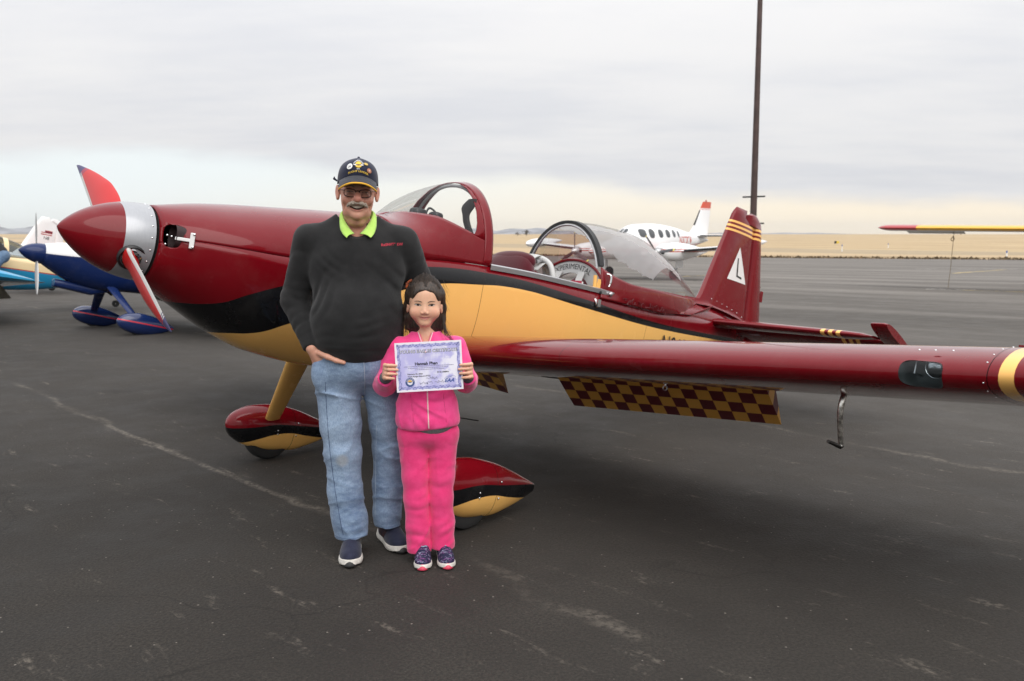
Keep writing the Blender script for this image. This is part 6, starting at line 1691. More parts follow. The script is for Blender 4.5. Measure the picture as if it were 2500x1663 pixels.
def denim():
    t = NT('washed_denim'); co = t.coord(); s = t.sep(co)
    big = t.math('ADD', t.math('MULTIPLY', t.noise(co, 5, 5, .6), .55), t.math('MULTIPLY', t.noise(co, 26, 5, .65, sc=(1, 1, 2.2)), .45)); tw = t.noise(co, 230, 3, .6, sc=(1.6, 1.6, .35)); fine = t.noise(co, 900, 2)
    c = t.mix(t.rng(big, .33, .66), (.085, .14, .245), (.30, .405, .55))
    fade = t.math('MULTIPLY', t.rng(s[1], -.02, -.10), t.rng(t.math('ABSOLUTE', t.math('SUBTRACT', s[2], .62)), .30, .05)); c = t.mix(t.math('MULTIPLY', fade, .45), c, (.42, .53, .66))
    c = t.mix(t.rng(tw, .35, .68, .0, .55), c, (.10, .16, .28)); c = t.mix(t.rng(fine, .4, .7, 0, .25), c, (.5, .6, .72))
    st = t.math('ADD', t.math('POWER', t.math('DIVIDE', t.math('ADD', s[0], .085), .035), 2.0), t.math('POWER', t.math('DIVIDE', t.math('ADD', s[2], -.475), .035), 2.0)); c = t.mix(t.math('MULTIPLY', t.rng(st, 1.1, .1), t.math('MULTIPLY', t.rng(s[1], 0, -.05), .5)), c, (.36, .35, .32))
    for zz, x0, x1 in ((.104, -.2, .05), (.112, .03, .25)):
        m = t.math('MULTIPLY', t.rng(t.math('ABSOLUTE', t.math('SUBTRACT', s[2], zz)), .0028, .0012), t.math('MULTIPLY', t.math('GREATER_THAN', s[0], x0), t.math('LESS_THAN', s[0], x1))); c = t.mix(t.math('MULTIPLY', m, .55), c, (.07, .11, .2))
    nr = t.bump(tw, .4, .002); nr = t.bump(t.noise(co, 14, 5, .6), .5, .012, nr); t.bsdf(c, .92, .2, normal=nr, sheen=.15); return t.m
sdf_obj('jeans', [(A3(-.26, -.20, .06), A3(.26, .20, 1.0), jeans)], .0060, denim(), MAN, None, 1)
def seam_line(parent, field, pts, r, mat, name, yfrom=-.3, off=.001):
    out = []
    for x, z in pts:
        q = np.array([[x, yfrom + .002 * i, z] for i in range(180)]); v = field(q); i = int(np.argmax(v < 0)); out.append((x, q[i][1] - off, z))
    return MB().tube(out, r, 5).make(name, mat, parent)
M_STITCH = simple('denim_stitch', (.36, .43, .52), .9); M_STD = simple('dark_stitch', (.05, .08, .15), .9)
seam_line(MAN, jeans, [(.020 + .003 * sin(k * 3), .93 - .17 * k) for k in np.linspace(0, 1, 18)], .0016, M_STITCH, 'fly_seam')
seam_line(MAN, jeans, [(-.150 + .062 * k * k, .84 - .72 * k) for k in np.linspace(0, 1, 60)], .0014, M_STD, 'side_seam')
seam_line(MAN, jeans, [(.072 - .012 * k, .62 - .46 * k) for k in np.linspace(0, 1, 40)], .0012, M_STITCH, 'inseam')
# shoes
def shoe(parent, name, x0, y0, yaw, k, upper_mat, sole_mat, toe_mat, tongue_mat, accent=None):
    R = rotm('Z', yaw)
    def L(P): return ((P - A3(x0, y0, 0)) @ R) / k
    def flat(q, c, r):
        return d_ell(np.stack([q[:, 0], q[:, 1], np.zeros(len(q))], 1), (c[0], c[1], 0), (r[0], r[1], 1.0))
    def outline(q):
        """plan of a foot pointing to -y"""
        return smin(flat(q, (0, -.075), (.050, .085)), smin(flat(q, (0, .07), (.037, .066)), flat(q, (0, -.02), (.041, .10)), .02), .012)
    def up(P):
        q = L(P); d = d_ell(q, (0, -.072, .034), (.047, .080, .042)); d = smin(d, d_ell(q, (0, .0, .055), (.040, .095, .05)), .025)
        d = smin(d, d_cap(q, (0, .055, .05), (0, .062, .105), .038, .034), .02); d = smin(d, d_cap(q, (0, -.045, .072), (0, .03, .128), .022, .032), .02)
        d = smax(d, .020 - q[:, 2], .004)
        d = smax(d, q[:, 2] - .145, .006); return d * k
    def so(P):
        q = L(P); z = q[:, 2]; rise = .010 * smooth01((-q[:, 1] - .10) / .06)
        d = np.maximum(outline(q) - .003 + .004 * np.abs(z - .016) / .016, np.maximum(-(z - .004 - rise), z - .030 - .010 * smooth01((q[:, 1]) / .1) - rise * .7))
        return smax(d, -z, .004) * k * .8
    lo_, hi_ = A3(x0 - .2 * k, y0 - .2 * k, 0), A3(x0 + .2 * k, y0 + .2 * k, .14 * k)
    S_ = bpy.data.objects.new(name, None); link(S_, parent); S_.empty_display_size = .05
    sdf_obj('shoe_upper', [(lo_, hi_, up)], .0034, upper_mat, S_, None, 1)
    sdf_obj('shoe_sole', [(lo_, A3(hi_[0], hi_[1], .05 * k), so)], .0030, sole_mat, S_, None, 1)
    def W(p): return R @ (np.asarray(p, float) * k) + A3(x0, y0, 0)
    def topz(x, y):
        z = np.linspace(.14, .0, 141); v = up(np.array([W((x, y, q)) for q in z])); i = int(np.argmax(v < 0)); return z[i]
    G = [[W((.030 * u * (1 - .45 * v), -.1690 + .030 * v * v + .020 * u * u, .008 + .040 * v)) for u in np.linspace(-1, 1, 9)] for v in np.linspace(0, 1, 6)]
    tb2 = MB().grid(G).make('toe_guard', toe_mat, S_, sharp=None); md = tb2.modifiers.new('thick', 'SOLIDIFY'); md.thickness = .004
    mb = MB()
    for i, y in enumerate(np.linspace(-.050, .005, 5)):
        mb.tube([W((x, y + .012 * abs(x) / .02, topz(x, y + .012 * abs(x) / .02) + .001)) for x in np.linspace(-.021, .021, 7)], .0032 * k, 6)
    mb.make('laces', tongue_mat, S_)
    if accent:
        for sx_ in (-1, 1):
            pts = [(.034 * sx_, -.02, .06), (.036 * sx_, .0, .075), (.034 * sx_, .022, .07), (.0375 * sx_, .0, .052)]
            out = []
            for x, y, z in pts:
                q = np.linspace(.07, 0, 141); v = up(np.array([W((sx_ * a, y, z)) for a in q])); i = int(np.argmax(v < 0)); out.append(W((sx_ * (q[i] + .0012), y, z)))
            MB().add(out, [[0, 1, 2, 3]]).make('shoe_flash', accent, S_, smooth=False)
    return S_
M_NAVY = cloth_mat('navy_mesh', (.010, .012, .030), (.018, .021, .045), 40, 700, .75, .5, .2); M_SOLE = simple('white_foam_sole', (.62, .59, .54), .7, var=.15, vscale=60); M_TOE = simple('dark_rubber', (.02, .02, .02), .6)
shoe(MAN, 'running_shoe', -.052, -.018, -3, 1.06, M_NAVY, M_SOLE, M_TOE, simple('navy_lace', (.012, .015, .035), .7), simple('pale_gold', (.48, .40, .26), .5))
shoe(MAN, 'running_shoe', .135, .118, 18, 1.06, M_NAVY, M_SOLE, M_TOE, simple('navy_lace', (.012, .015, .035), .7), simple('pale_gold', (.48, .40, .26), .5))

# ------------------------------------------------------------------ the girl
GIRL = thing('person', 'smiling girl in pink fleece jacket and pink trousers holding the certificate', 'person', (-.375, 3.97, 0), math.atan2(.375, 3.97))
GHC = A3(-.013, -.030, 1.190); GHR = rotm('X', 6) @ rotm('Y', 2)
def gh(P): return (P - GHC) @ GHR
def ghw(p): return GHR @ np.asarray(p, float) + GHC
def girl_head(P):
    q = gh(P); x, y, z = q.T; m = np.stack([np.abs(x), y, z], 1)
    d = d_ell(q, (0, .014, .028), (.074, .087, .078)); d = smin(d, d_ell(q, (0, -.018, -.026), (.0655, .064, .070)), .02)
    d = smin(d, d_ell(m, (.036, -.050, -.036), (.029, .025, .025)), .018); d = smin(d, d_ell(q, (0, -.060, -.081), (.022, .017, .015)), .026)
    d = smax(d, -d_ell(m, (.0300, -.0905, .002), (.017, .014, .009)), .014)
    d = smin(d, d_cap(q, (0, -.070, -.004), (0, -.0825, -.026), .006, .0092), .010); d = smin(d, d_ell(m, (.0095, -.082, -.0315), (.0078, .009, .0068)), .004)
    d = smax(d, -d_ell(m, (.0055, -.091, -.0375), (.0028, .004, .0028)), .002)
    zb = z - 9.0 * x * x; qb = np.stack([x, y, zb], 1)
    d = smin(d, d_ell(qb, (0, -.0725, -.0500), (.021, .009, .0042)), .004); d = smin(d, d_ell(qb, (0, -.0715, -.0590), (.019, .009, .0048)), .004)
    d = smax(d, -d_ell(qb, (0, -.084, -.0548), (.029, .011, .0016)), .0022)
    d = smin(d, d_cap(q, (0, .022, -.06), (0, .030, -.19), .044, .047), .02)
    R = rotm('Z', -28); e = d_ell(m, (.0755, .010, -.026), (.0065, .015, .024), R); e = smax(e, -d_ell(m, (.0830, .003, -.024), (.005, .007, .013), R), .004)
    return smin(d, e, .005)
def girl_torso(P):
    d = d_ell(P, (-.008, .0, .88), (.105, .07, .16)); d = smin(d, d_cap(P, (-.10, .0, .985), (.085, .0, .985), .035, .035), .04); d = smin(d, d_ell(P, (-.005, .005, .70), (.085, .055, .08)), .04)
    return smin(d, d_cap(P, (-.010, .0, .98), (-.010, -.005, 1.04), .046, .044), .03)
GRS, GRE, GRW = A3(-.140, .0, .985), A3(-.196, -.005, .822), A3(-.186, -.118, .868)
GLS, GLE, GLW = A3(.118, .0, .985), A3(.168, -.005, .832), A3(.170, -.118, .866)
def girl_arms(P):
    d = d_chain(P, [GRS, GRE, GRW], [.034, .027, .020], .01); return np.minimum(d, d_chain(P, [GLS, GLE, GLW], [.034, .027, .020], .01))
CY = -.172                                                     # plane of the sheet
def grip(sg, wrist, xk, xt, zc):
    kn = [A3(xk - sg * .003 * abs(i - 1.2), CY + .006, zc + .028 - .0185 * i) for i in range(4)]
    tp = []
    for i, k_ in enumerate(kn):
        l = (1.0, 1.06, 1.0, .82)[i]; tp.append([k_, k_ + A3(sg * .012 * l, -.0155, .001), k_ + A3(sg * .030 * l, -.0165, .0005), k_ + A3(sg * .047 * l, -.0125, -.001)])
    th = [wrist + A3(sg * .004, -.012, .022), A3(xk + sg * .010, CY + .020, zc + .020), A3(xk + sg * .032, CY + .0125, zc + .016), A3(xk + sg * .048, CY + .0105, zc + .014)]
    return lambda P: hand_field(P, wrist, kn, tp, .0073, th, .0165)
girl_rh = grip(1, GRW, -.182, -.13, .905); girl_lh = grip(-1, GLW, .180, .13, .904)
def girl_legs(P):
    d = d_ell(P, (-.005, .01, .60), (.085, .05, .07)); d = smin(d, d_chain(P, [A3(-.060, .008, .57), A3(-.058, .0, .32), A3(-.046, .02, .05)], [.042, .032, .025]), .02)
    return smin(d, d_chain(P, [A3(.050, .008, .57), A3(.052, .0, .32), A3(.058, .02, .05)], [.042, .032, .025]), .02)
def girl_color(v):
    q = gh(v); c = np.tile(A3(.70, .415, .275), (len(v), 1)); m = np.stack([np.abs(q[:, 0]), q[:, 1], q[:, 2]], 1)
    c = blend(c, (.70, .30, .22), .55 * spot(m, (.040, -.062, -.032), (.022, .04, .02))); c = blend(c, (.66, .30, .22), .4 * spot(q, (0, -.09, -.03), (.015, .02, .012)))
    zb = q[:, 2] - 9.0 * q[:, 0] ** 2; lip = np.exp(-((zb + .0545) / .0068) ** 4) * np.exp(-(q[:, 0] / .023) ** 4) * (q[:, 1] < -.066); c = blend(c, (.52, .15, .15), .85 * lip)
    ln = np.exp(-((zb + .0548) / .0014) ** 2) * np.exp(-(q[:, 0] / .028) ** 6) * (q[:, 1] < -.06); c = blend(c, (.16, .045, .04), .85 * ln)
    c = blend(c, (.60, .28, .2), .4 * spot(m, (.08, 0, -.026), (.02, .03, .03)))
    hand = (v[:, 2] < .97) & (v[:, 1] < -.1); c = blend(c, (.72, .39, .28), .4 * hand)
    return c
sdf_obj('body', [(A3(-.115, -.15, .97), A3(.09, .10, 1.31), girl_head), (A3(-.15, -.09, .56), A3(.14, .09, 1.07), girl_torso), (A3(-.24, -.15, .78), A3(.21, .05, 1.03), girl_arms), (A3(-.225, -.21, .83), A3(-.11, -.09, .965), girl_rh), (A3(.10, -.21, .83), A3(.215, -.09, .965), girl_lh), (A3(-.13, -.10, .02), A3(.12, .10, .72), girl_legs)], .0031, skin_mat('young_skin', .42), GIRL, girl_color, 1, k=.010)
for sx_ in (-1, 1):
    squint_eye(GIRL, girl_head, ghw, sx_ * .0300, .0006, .0142, .0054, .0034, (.46, .40, .37), (.012, .007, .005), .0060, 'child_eye', .0012)
    MB().tube(catmull([ghw((sx_ * x, y, z)) for x, y, z in ((.012, -.0835, .016), (.028, -.0815, .0205), (.046, -.0665, .0165))], 4), [.0012, .0017, .002, .002, .002, .0018, .0016, .0012, .0006], 6).make('eyebrow', simple('dark_brow', (.045, .030, .022), .8), GIRL)
# hair: a cap of combed-back hair, two curtains behind the ears, loose strands
wh = Wave(71, 150, 9, (1.2, .35, .25))
def hair(P):
    q = gh(P); x, y, z = q.T; m = np.stack([np.abs(x), y, z], 1)
    d = d_ell(q, (0, .020, .034), (.0788, .0945, .0815)); d = smin(d, d_ell(q, (0, .055, .02), (.070, .070, .075)), .03)
    # forehead and face stay free
    cut = d_ell(np.stack([np.sign(x) * np.abs(x) ** 1.35 * .066 ** -.35, y, z], 1), (0, -.100, -.026), (.071, .078, .096)); d = smax(d, -cut, .012)
    d = smax(d, -d_ell(m, (.082, -.012, -.028), (.018, .030, .034)), .006)
    cur = d_chain(m, [A3(.060, .030, .03), A3(.072, .034, -.03), A3(.072, .030, -.075), A3(.074, .020, -.118)], [.030, .022, .020, .012], .02)
    back = d_chain(q, [A3(0, .07, .03), A3(0, .062, -.06), A3(0, .056, -.12), A3(0, .05, -.165)], [.058, .066, .066, .045], .03)
    d = smin(d, smin(cur, back, .02), .02); return d - .0028 * wh(q)
t = NT('dark_brown_hair'); co = t.coord(); n = t.noise(co, 130, 4, .65, sc=(2.2, 1.2, .25)); t.bsdf(t.mix(t.rng(n, .35, .68), (.012, .008, .006), (.070, .043, .028)), .38, .5, normal=t.bump(n, .8, .004)); M_HAIR = t.m
ho = sdf_obj('hair', [(A3(-.14, -.14, .97), A3(.11, .14, 1.32), hair)], .0032, M_HAIR, GIRL, None, 0)
rr = np.random.RandomState(9); mb = MB()
def strand(pts, r0):
    pts = catmull(pts, 5); mb.tube(pts, np.linspace(r0, r0 * .25, len(pts)), 4, caps=False)
for i in range(320):                                           # combed over the crown
    a = rr.uniform(-1.15, 1.15); x0 = .066 * sin(a); r_ = .0007 + .0006 * rr.rand(); j = lambda s_=.002: rr.normal(0, s_, 3)
    p0 = A3(x0 * .98, -.052 + .030 * abs(sin(a)), .082 - .020 * sin(a) ** 2); lf = abs(rr.normal(0, .0035)); p1 = A3(x0 * (1.12 + 2 * lf), -.015, .112 + lf - .048 * sin(a) ** 2); p2 = A3(x0 * (1.05 + 2 * lf), .045, .117 + lf - .05 * sin(a) ** 2); p3 = A3(x0 * 1.0, .100, .06)
    strand([ghw(p + j()) for p in (p0, p1, p2, p3)], r_)
for i in range(120):                                           # curtains beside the neck
    sg = -1 if i % 2 else 1; f0 = rr.uniform(0, 1)
    p = [A3(sg * (.070 + .008 * rr.rand()), .0 + .05 * f0, .02), A3(sg * (.082 + .008 * rr.rand()), .012 + .05 * f0, -.035), A3(sg * (.078 + .014 * rr.rand()), .006 + .05 * f0, -.085), A3(sg * (.072 + .035 * rr.rand()), -.005 + .05 * f0, -.125 - .03 * rr.rand())]
    strand([ghw(q + rr.normal(0, .003, 3)) for q in p], .0011)
for i in range(26):                                            # wisps over the shoulder, image right
    p = [A3(.080, .01, -.06), A3(.083 + .01 * rr.rand(), -.025, -.105), A3(.094 + .022 * rr.rand(), -.050, -.130), A3(.112 + .035 * rr.rand(), -.050, -.155 - .02 * rr.rand())]
    strand([ghw(q + rr.normal(0, .004, 3)) for q in p], .0010)
for i in range(40):                                            # flyaways
    sg = -1 if i % 2 else 1; z0 = rr.uniform(-.07, .10); p0 = A3(sg * .078, .03, z0)
    strand([ghw(p0), ghw(p0 + A3(sg * .012, -.01, -.02)), ghw(p0 + A3(sg * (.018 + .018 * rr.rand()), -.01, -.055))], .0006)
mb.make('hair_strands', M_HAIR, ho, fix=False, sharp=None)
sc_ = MB(); sc_.tube(catmull([ghw((-.060, .095, .085)), ghw((-.078, .090, .072)), ghw((-.083, .088, .050)), ghw((-.076, .092, .030))], 4), [.005] * 5 + [.007] * 5 + [.005] * 3, 8); sc_.make('hair_scrunchie', simple('orange_black_scrunchie', (.30, .055, .010), .7, var=.98, vscale=90), GIRL)
# jacket
wJ = Wave(81, 13, 8)
def jacket(P):
    x, y, z = P.T
    d = d_ell(P, (-.009, .0, .905), (.138, .092, .150)); d = smin(d, d_ell(P, (-.006, -.012, .72), (.142, .105, .13)), .05); d = smin(d, d_ell(P, (-.005, -.010, .655), (.146, .108, .075)), .04)
    d = smin(d, d_cap(P, (-.108, .002, .985), (.092, .002, .985), .045, .045), .045); d = smin(d, d_cap(P, (-.010, .012, .99), (-.010, .012, 1.075), .074, .064), .025)
    d = d + .0025 * wJ(P) - creases(P, 88, 26, (.8, .8, 1.1), .0050, 9) + folds(P, (-.08, -.09, .78), (.2, 0, 1), .045, .08, .0045, 82) + folds(P, (.07, -.09, .80), (-.2, 0, 1), .045, .08, .0045, 83) + folds(P, (0, -.1, .66), (.6, 0, .8), .05, .11, .004, 84)
    for px_ in (-.075, .068): d = d + .0022 * np.exp(-(((x - px_ + .1 * (z - .74)) / .0025) ** 2)) * (z < .80) * (z > .655) * (y < 0)
    d = smax(d, (.630 + .006 * np.sin(x * 20)) - z, .008)
    # open stand collar: round hole and a V in front
    d = smax(d, -d_cap(P, (-.010, .012, .985), (-.011, .010, 1.20), .0475, .053), .004)
    v = np.abs(x + .012) - (.004 + .34 * np.clip(z - .995, 0, 1)); d = smax(d, -np.maximum(np.maximum(v, .992 - z), y - .0), .004)
    return smax(d, z - (1.068 - .16 * np.abs(x + .012) * 0 + .018 * smooth01(y / .06) - .008), .005)
def gsleeve(S_, E_, W_, seed):
    ax_ = (W_ - E_) / np.linalg.norm(W_ - E_); un = (E_ - S_) / np.linalg.norm(E_ - S_)
    def f(P):
        d = d_chain(P, [S_, E_, W_], [.054, .048, .037], .025) + folds(P, E_, un + .3 * ax_, .034, .075, .0050, seed) + folds(P, E_ + ax_ * .06, ax_, .032, .05, .003, seed + 1)
        return smax(d - creases(P, seed + 3, 32, (1, 1, 1.2), .0045, 8), (P - W_) @ ax_ - .004, .005)
    return f
M_PINK = cloth_mat('pink_fleece', (.78, .040, .195), (.88, .075, .27), 16, 600, .9, .4, .35)
jk = sdf_obj('jacket', [(A3(-.17, -.14, .59), A3(.16, .13, 1.09), jacket), (A3(-.26, -.16, .76), A3(-.06, .07, 1.05), gsleeve(GRS, GRE, GRW, 91)), (A3(.05, -.16, .76), A3(.24, .07, 1.05), gsleeve(GLS, GLE, GLW, 95))], .0050, M_PINK, GIRL, None, 1, k=.016)
def ginner(P):
    d = d_cap(P, GRW - A3(0, .02, 0) * -1, GRW + A3(.0, -.012, .004), .030, .027); d = np.minimum(d, d_cap(P, GLW + A3(0, .02, 0), GLW + A3(0, -.012, .004), .030, .027)); return d
sdf_obj('shirt_cuffs', [(A3(-.23, -.17, .82), A3(-.14, -.07, .92), ginner), (A3(.13, -.17, .82), A3(.21, -.07, .92), ginner)], .0035, simple('grey_jersey', (.10, .10, .11), .9, bump=.3), GIRL, None, 1)
M_ZIP = simple('pale_zip_tape', (.80, .55, .55), .6)
def jz(x, z):
    q = np.array([[x, -.2 + .001 * i, z] for i in range(260)]); v = jacket(q); i = int(np.argmax(v < 0)); return (x, q[i][1] - .0012, z)
MB().tube([jz(-.012 + .010 * k, .992 - .350 * k) for k in np.linspace(0, 1, 50)], .0030, 6).make('zip', M_ZIP, jk)
for sg in (-1, 1):
    pts = []
    for k in np.linspace(0, 1, 12):
        z = .994 + .070 * k; x = -.012 + sg * (.006 + .34 * (z - .995) + .0015); pts.append(jz(x + sg * .002, min(z, 1.060)))
    MB().tube(pts, .0026, 6).make('collar_zip', M_ZIP, jk)
for px_ in (-.075, .068): MB().tube([jz(px_ - .1 * (z - .74), z) for z in np.linspace(.665, .79, 14)], .0011, 5).make('pocket_zip', simple('deep_pink_zip', (.45, .02, .10), .7), jk)
# shirt tail below the jacket
def tail_(P): return smax(smax(d_ell(P, (.010, -.012, .66), (.110, .100, .085)), .598 + .004 * np.sin(P[:, 0] * 60) - P[:, 2], .004), P[:, 2] - .66, .004)
sdf_obj('shirt', [(A3(-.13, -.12, .57), A3(.14, .10, .68), tail_)], .0045, simple('grey_marl', (.16, .16, .165), .9, var=.3, vscale=300, bump=.3), GIRL, None, 1)
# trousers
wT = Wave(101, 14, 8)
def trousers(P):
    x, y, z = P.T
    d = d_ell(P, (-.004, -.002, .605), (.138, .094, .082))
    l = d_chain(P, [A3(-.070, -.002, .56), A3(-.064, -.006, .40), A3(-.061, -.008, .30), A3(-.055, -.002, .17), A3(-.050, .0, .02)], [.070, .061, .057, .055, .056], .02)
    r = d_chain(P, [A3(.060, -.002, .56), A3(.053, -.006, .40), A3(.050, -.008, .30), A3(.055, -.002, .17), A3(.056, .0, .03)], [.068, .059, .055, .054, .055], .02)
    l = smax(l, .044 - z, .004); r = smax(r, .056 - z, .004); d = smin(d, smin(l, r, .006), .03)
    for i, (c, dr) in enumerate((((-.06, -.06, .13), (.5, 0, 1)), ((.06, -.06, .15), (-.4, 0, 1)), ((-.06, -.06, .31), (.2, 0, 1)), ((.055, -.06, .33), (-.2, 0, 1)), ((0, -.09, .54), (.4, 0, 1)))): d = d + folds(P, c, dr, .05, .075, .0030, 102 + i)
    for sg in (-1, 1): d = d + .002 * np.exp(-((np.hypot(x - sg * .118, z - .60) - .055) / .0022) ** 2) * (y < 0)
    kz = .15 + np.exp(-((z - .13) / .09) ** 2) + .7 * np.exp(-((z - .50) / .08) ** 2)
    d = d + .0020 * wT(P) - kz * (creases(P, 109, 26, (.8, .6, 1.0), .0050, 9)) - .6 * creases(P, 111, 30, (1.4, .8, .3), .0040, 8); return smax(d, z - .67, .004)
sdf_obj('trousers', [(A3(-.16, -.13, .02), A3(.16, .12, .69), trousers)], .0050, cloth_mat('rose_fleece', (.70, .029, .150), (.80, .052, .205), 14, 600, .9, .4, .35), GIRL, None, 1)
def kid_upper():
    t = NT('navy_purple_knit'); co = t.coord(); n = t.noise(co, 60, 4, .7, sc=(.6, 2, 2)); c = t.mix(t.rng(n, .53, .60), (.012, .015, .045), (.15, .05, .16)); c = t.mix(t.rng(t.noise(co, 45, 4, .7, sc=(.6, 2, 2), loc=(3, 1, 2)), .56, .62), c, (.25, .24, .36)); t.bsdf(c, .8, .3, normal=t.bump(n, .4, .002)); return t.m
M_KU = kid_upper(); M_PT = simple('coral_toe', (.62, .06, .11), .5); M_KL = simple('pale_blue_lace', (.28, .36, .48), .6)
shoe(GIRL, 'trainer', -.033, -.018, -2, .80, M_KU, M_SOLE, M_PT, M_KL); shoe(GIRL, 'trainer', .064, -.014, 6, .80, M_KU, M_SOLE, M_PT, M_KL)

# ------------------------------------------------------------------ certificate held by the girl
CW, CHH = .286, .2145
gyaw = math.atan2(.375, 3.97); cpos = Matrix.Rotation(gyaw, 4, 'Z') @ Vector((.0025, CY - .0005, .9265)) + Vector((-.375, 3.97, 0))
CERT = thing('certificate', 'white and lilac printed certificate held up in the girl\'s two hands', 'certificate', tuple(cpos), gyaw)
CERT.rotation_euler = (0, radians(-2.4), gyaw)
def cert_mat():
    t = NT('printed_paper'); s = t.sep(t.coord()); x, z = s[0], s[2]
    ax_, az = t.math('ABSOLUTE', x), t.math('ABSOLUTE', z)
    wob = t.math('MULTIPLY', t.math('ABSOLUTE', t.math('SINE', t.math('MULTIPLY', x, 95.0))), .0030); wob2 = t.math('MULTIPLY', t.math('ABSOLUTE', t.math('SINE', t.math('MULTIPLY', z, 70.0))), .0030)
    dx_ = t.math('SUBTRACT', t.math('SUBTRACT', CW / 2, ax_), wob2); dz_ = t.math('SUBTRACT', t.math('SUBTRACT', CHH / 2, az), wob)
    m = t.math('MINIMUM', dx_, dz_)
    cloud = t.noise(t.coord(), 14, 5, .6); base = t.mix(t.rng(cloud, .42, .66), (.52, .50, .82), (.80, .79, .93))
    base = t.mix(t.math('MULTIPLY', t.rng(x, .02, .10), t.rng(cloud, .45, .55)), base, (.86, .85, .95))
    gu = t.math('MULTIPLY', t.math('SINE', t.math('MULTIPLY', t.math('ADD', x, t.math('MULTIPLY', t.math('SINE', t.math('MULTIPLY', z, 260.0)), .004)), 700.0)), t.math('SINE', t.math('MULTIPLY', t.math('ADD', z, t.math('MULTIPLY', t.math('SINE', t.math('MULTIPLY', x, 240.0)), .004)), 640.0)))
    bord = t.mix(t.rng(gu, -.3, .45), (.20, .20, .50), (.55, .55, .83))
    c = t.mix(t.rng(m, .0205, .0195), base, bord); c = t.mix(t.rng(m, .0072, .0066), c, (.86, .83, .90))
    t.bsdf(c, .45, .4, coat=.25); return t.m
mb = MB(); mb.box((0, 0, 0), (CW, .0006, CHH)); mb.make('sheet', cert_mat(), CERT, smooth=False)
def ink(name, c): return simple(name, c, .5)
def ct(name, txt, size, mat, x0, z0, dep=.0007, **kw): return text_on(name, txt, size, mat, CERT, lambda x, y, z: (x0 + x, -dep, z0 + y), **kw)
ct('title_shadow', 'YOUNG EAGLES CERTIFICATE', .0184, ink('grey_ink', (.06, .06, .14)), .0008, .0665, .0005, offset=.0012)
ct('title_lettering', 'YOUNG EAGLES CERTIFICATE', .0184, ink('white_ink', (.84, .83, .88)), 0, .067, .0010)
ct('name_lettering', 'Hannah Phan', .0185, ink('black_ink', (.012, .012, .02)), -.012, .0125, .0008, align='CENTER', offset=.0006)
mb = MB()
for x0, x1, z in ((-.108, .105, .002), (-.09, .075, -.0055), (-.06, .06, -.0125)):
    x = x0
    rrc = np.random.RandomState(int(abs(z) * 9999))
    while x < x1: l = rrc.uniform(.003, .010); mb.box((x + l / 2, -.0006, z), (l, .0004, .0022)); x += l + .0016
mb.make('small_print', ink('pale_ink', (.22, .21, .36)), CERT, smooth=False)
ct('date_lettering', 'February 29, 2020', .0088, ink('black_ink', (.012, .012, .02)), -.062, -.031, offset=.0002); ct('place_lettering', 'Front Range Airport (FTG)', .0088, ink('black_ink', (.012, .012, .02)), -.045, -.041, offset=.0002)
ct('aircraft_lettering', 'RV-8 N888FH', .0088, ink('black_ink', (.012, .012, .02)), .058, -.0275, offset=.0002)
rrc = np.random.RandomState(4); mb = MB()
for x0, z0, n_ in ((-.045, -.072, 26), (.02, -.070, 22), (-.015, -.052, 24)):
    pts = [(x0 + i * .0022 + .001 * rrc.normal(), -.0008, z0 + .0035 * rrc.normal() + i * .0001) for i in range(n_)]; mb.tube(catmull(pts, 3), .0005, 4)
mb.make('signatures', ink('signature_ink', (.10, .10, .16)), CERT)
def disc(name, x0, z0, r0, r1, mat, dep):
    a = np.linspace(0, 2 * pi, 32, endpoint=False); return MB().grid([[[x0 + r * cos(q), -dep, z0 + r * sin(q)] for q in a] for r in (r0, r1)], close_v=True).make(name, mat, CERT, smooth=False)
SX, SZ = -.085, -.0655
disc('seal_ring', SX, SZ, .0115, .0200, ink('seal_blue', (.05, .09, .26)), .0008); disc('seal_field', SX, SZ, .0001, .0115, ink('white_ink', (.84, .83, .88)), .0008); 
MB().grid([[[SX + r * cos(q), -.0011, SZ + .001 + r * sin(q)] for q in np.linspace(0, pi, 14)] for r in (.0001, .0095)]).make('seal_sun', ink('seal_gold', (.70, .42, .10)), CERT, smooth=False)
MB().add([(SX - .014, -.0014, SZ + .003), (SX, -.0014, SZ - .003), (SX + .014, -.0014, SZ + .003), (SX, -.0014, SZ + .0008)], [[0, 1, 2, 3]]).make('seal_eagle', ink('seal_blue', (.05, .09, .26)), CERT, smooth=False)
text_on('seal_lettering', 'YOUNG EAGLES', .0062, ink('white_ink', (.84, .83, .88)), CERT, lambda x, y, z: (SX + (.0157 + y) * sin(x / .0157), -.0012, SZ + (.0157 + y) * cos(x / .0157)))
ct('logo_lettering', 'EAA', .0225, ink('logo_blue', (.03, .09, .34)), .083, -.066, .0008, shear=.35, offset=.0006)
q = np.linspace(.2, 2 * pi - .6, 40); MB().tube([(.088 + .024 * cos(a), -.0008, -.0555 + .0095 * sin(a) + .006 * cos(a) * .3) for a in q], .0004, 4).tube([(.070, -.0008, -.053), (.085, -.0008, -.0515), (.099, -.0008, -.047)], [.0003, .001, .0003], 4).make('logo_swoosh', ink('logo_blue', (.03, .09, .34)), CERT)
for sx_ in (-1, 1):
    for sz_ in (-1, 1):
        MB().tube([(sx_ * (CW / 2 - .009), -.0008, sz_ * (CHH / 2 - .009)), (sx_ * (CW / 2 - .023), -.0008, sz_ * (CHH / 2 - .021))], .0007, 4).make('corner_stroke', ink('black_ink', (.012, .012, .02)), CERT)

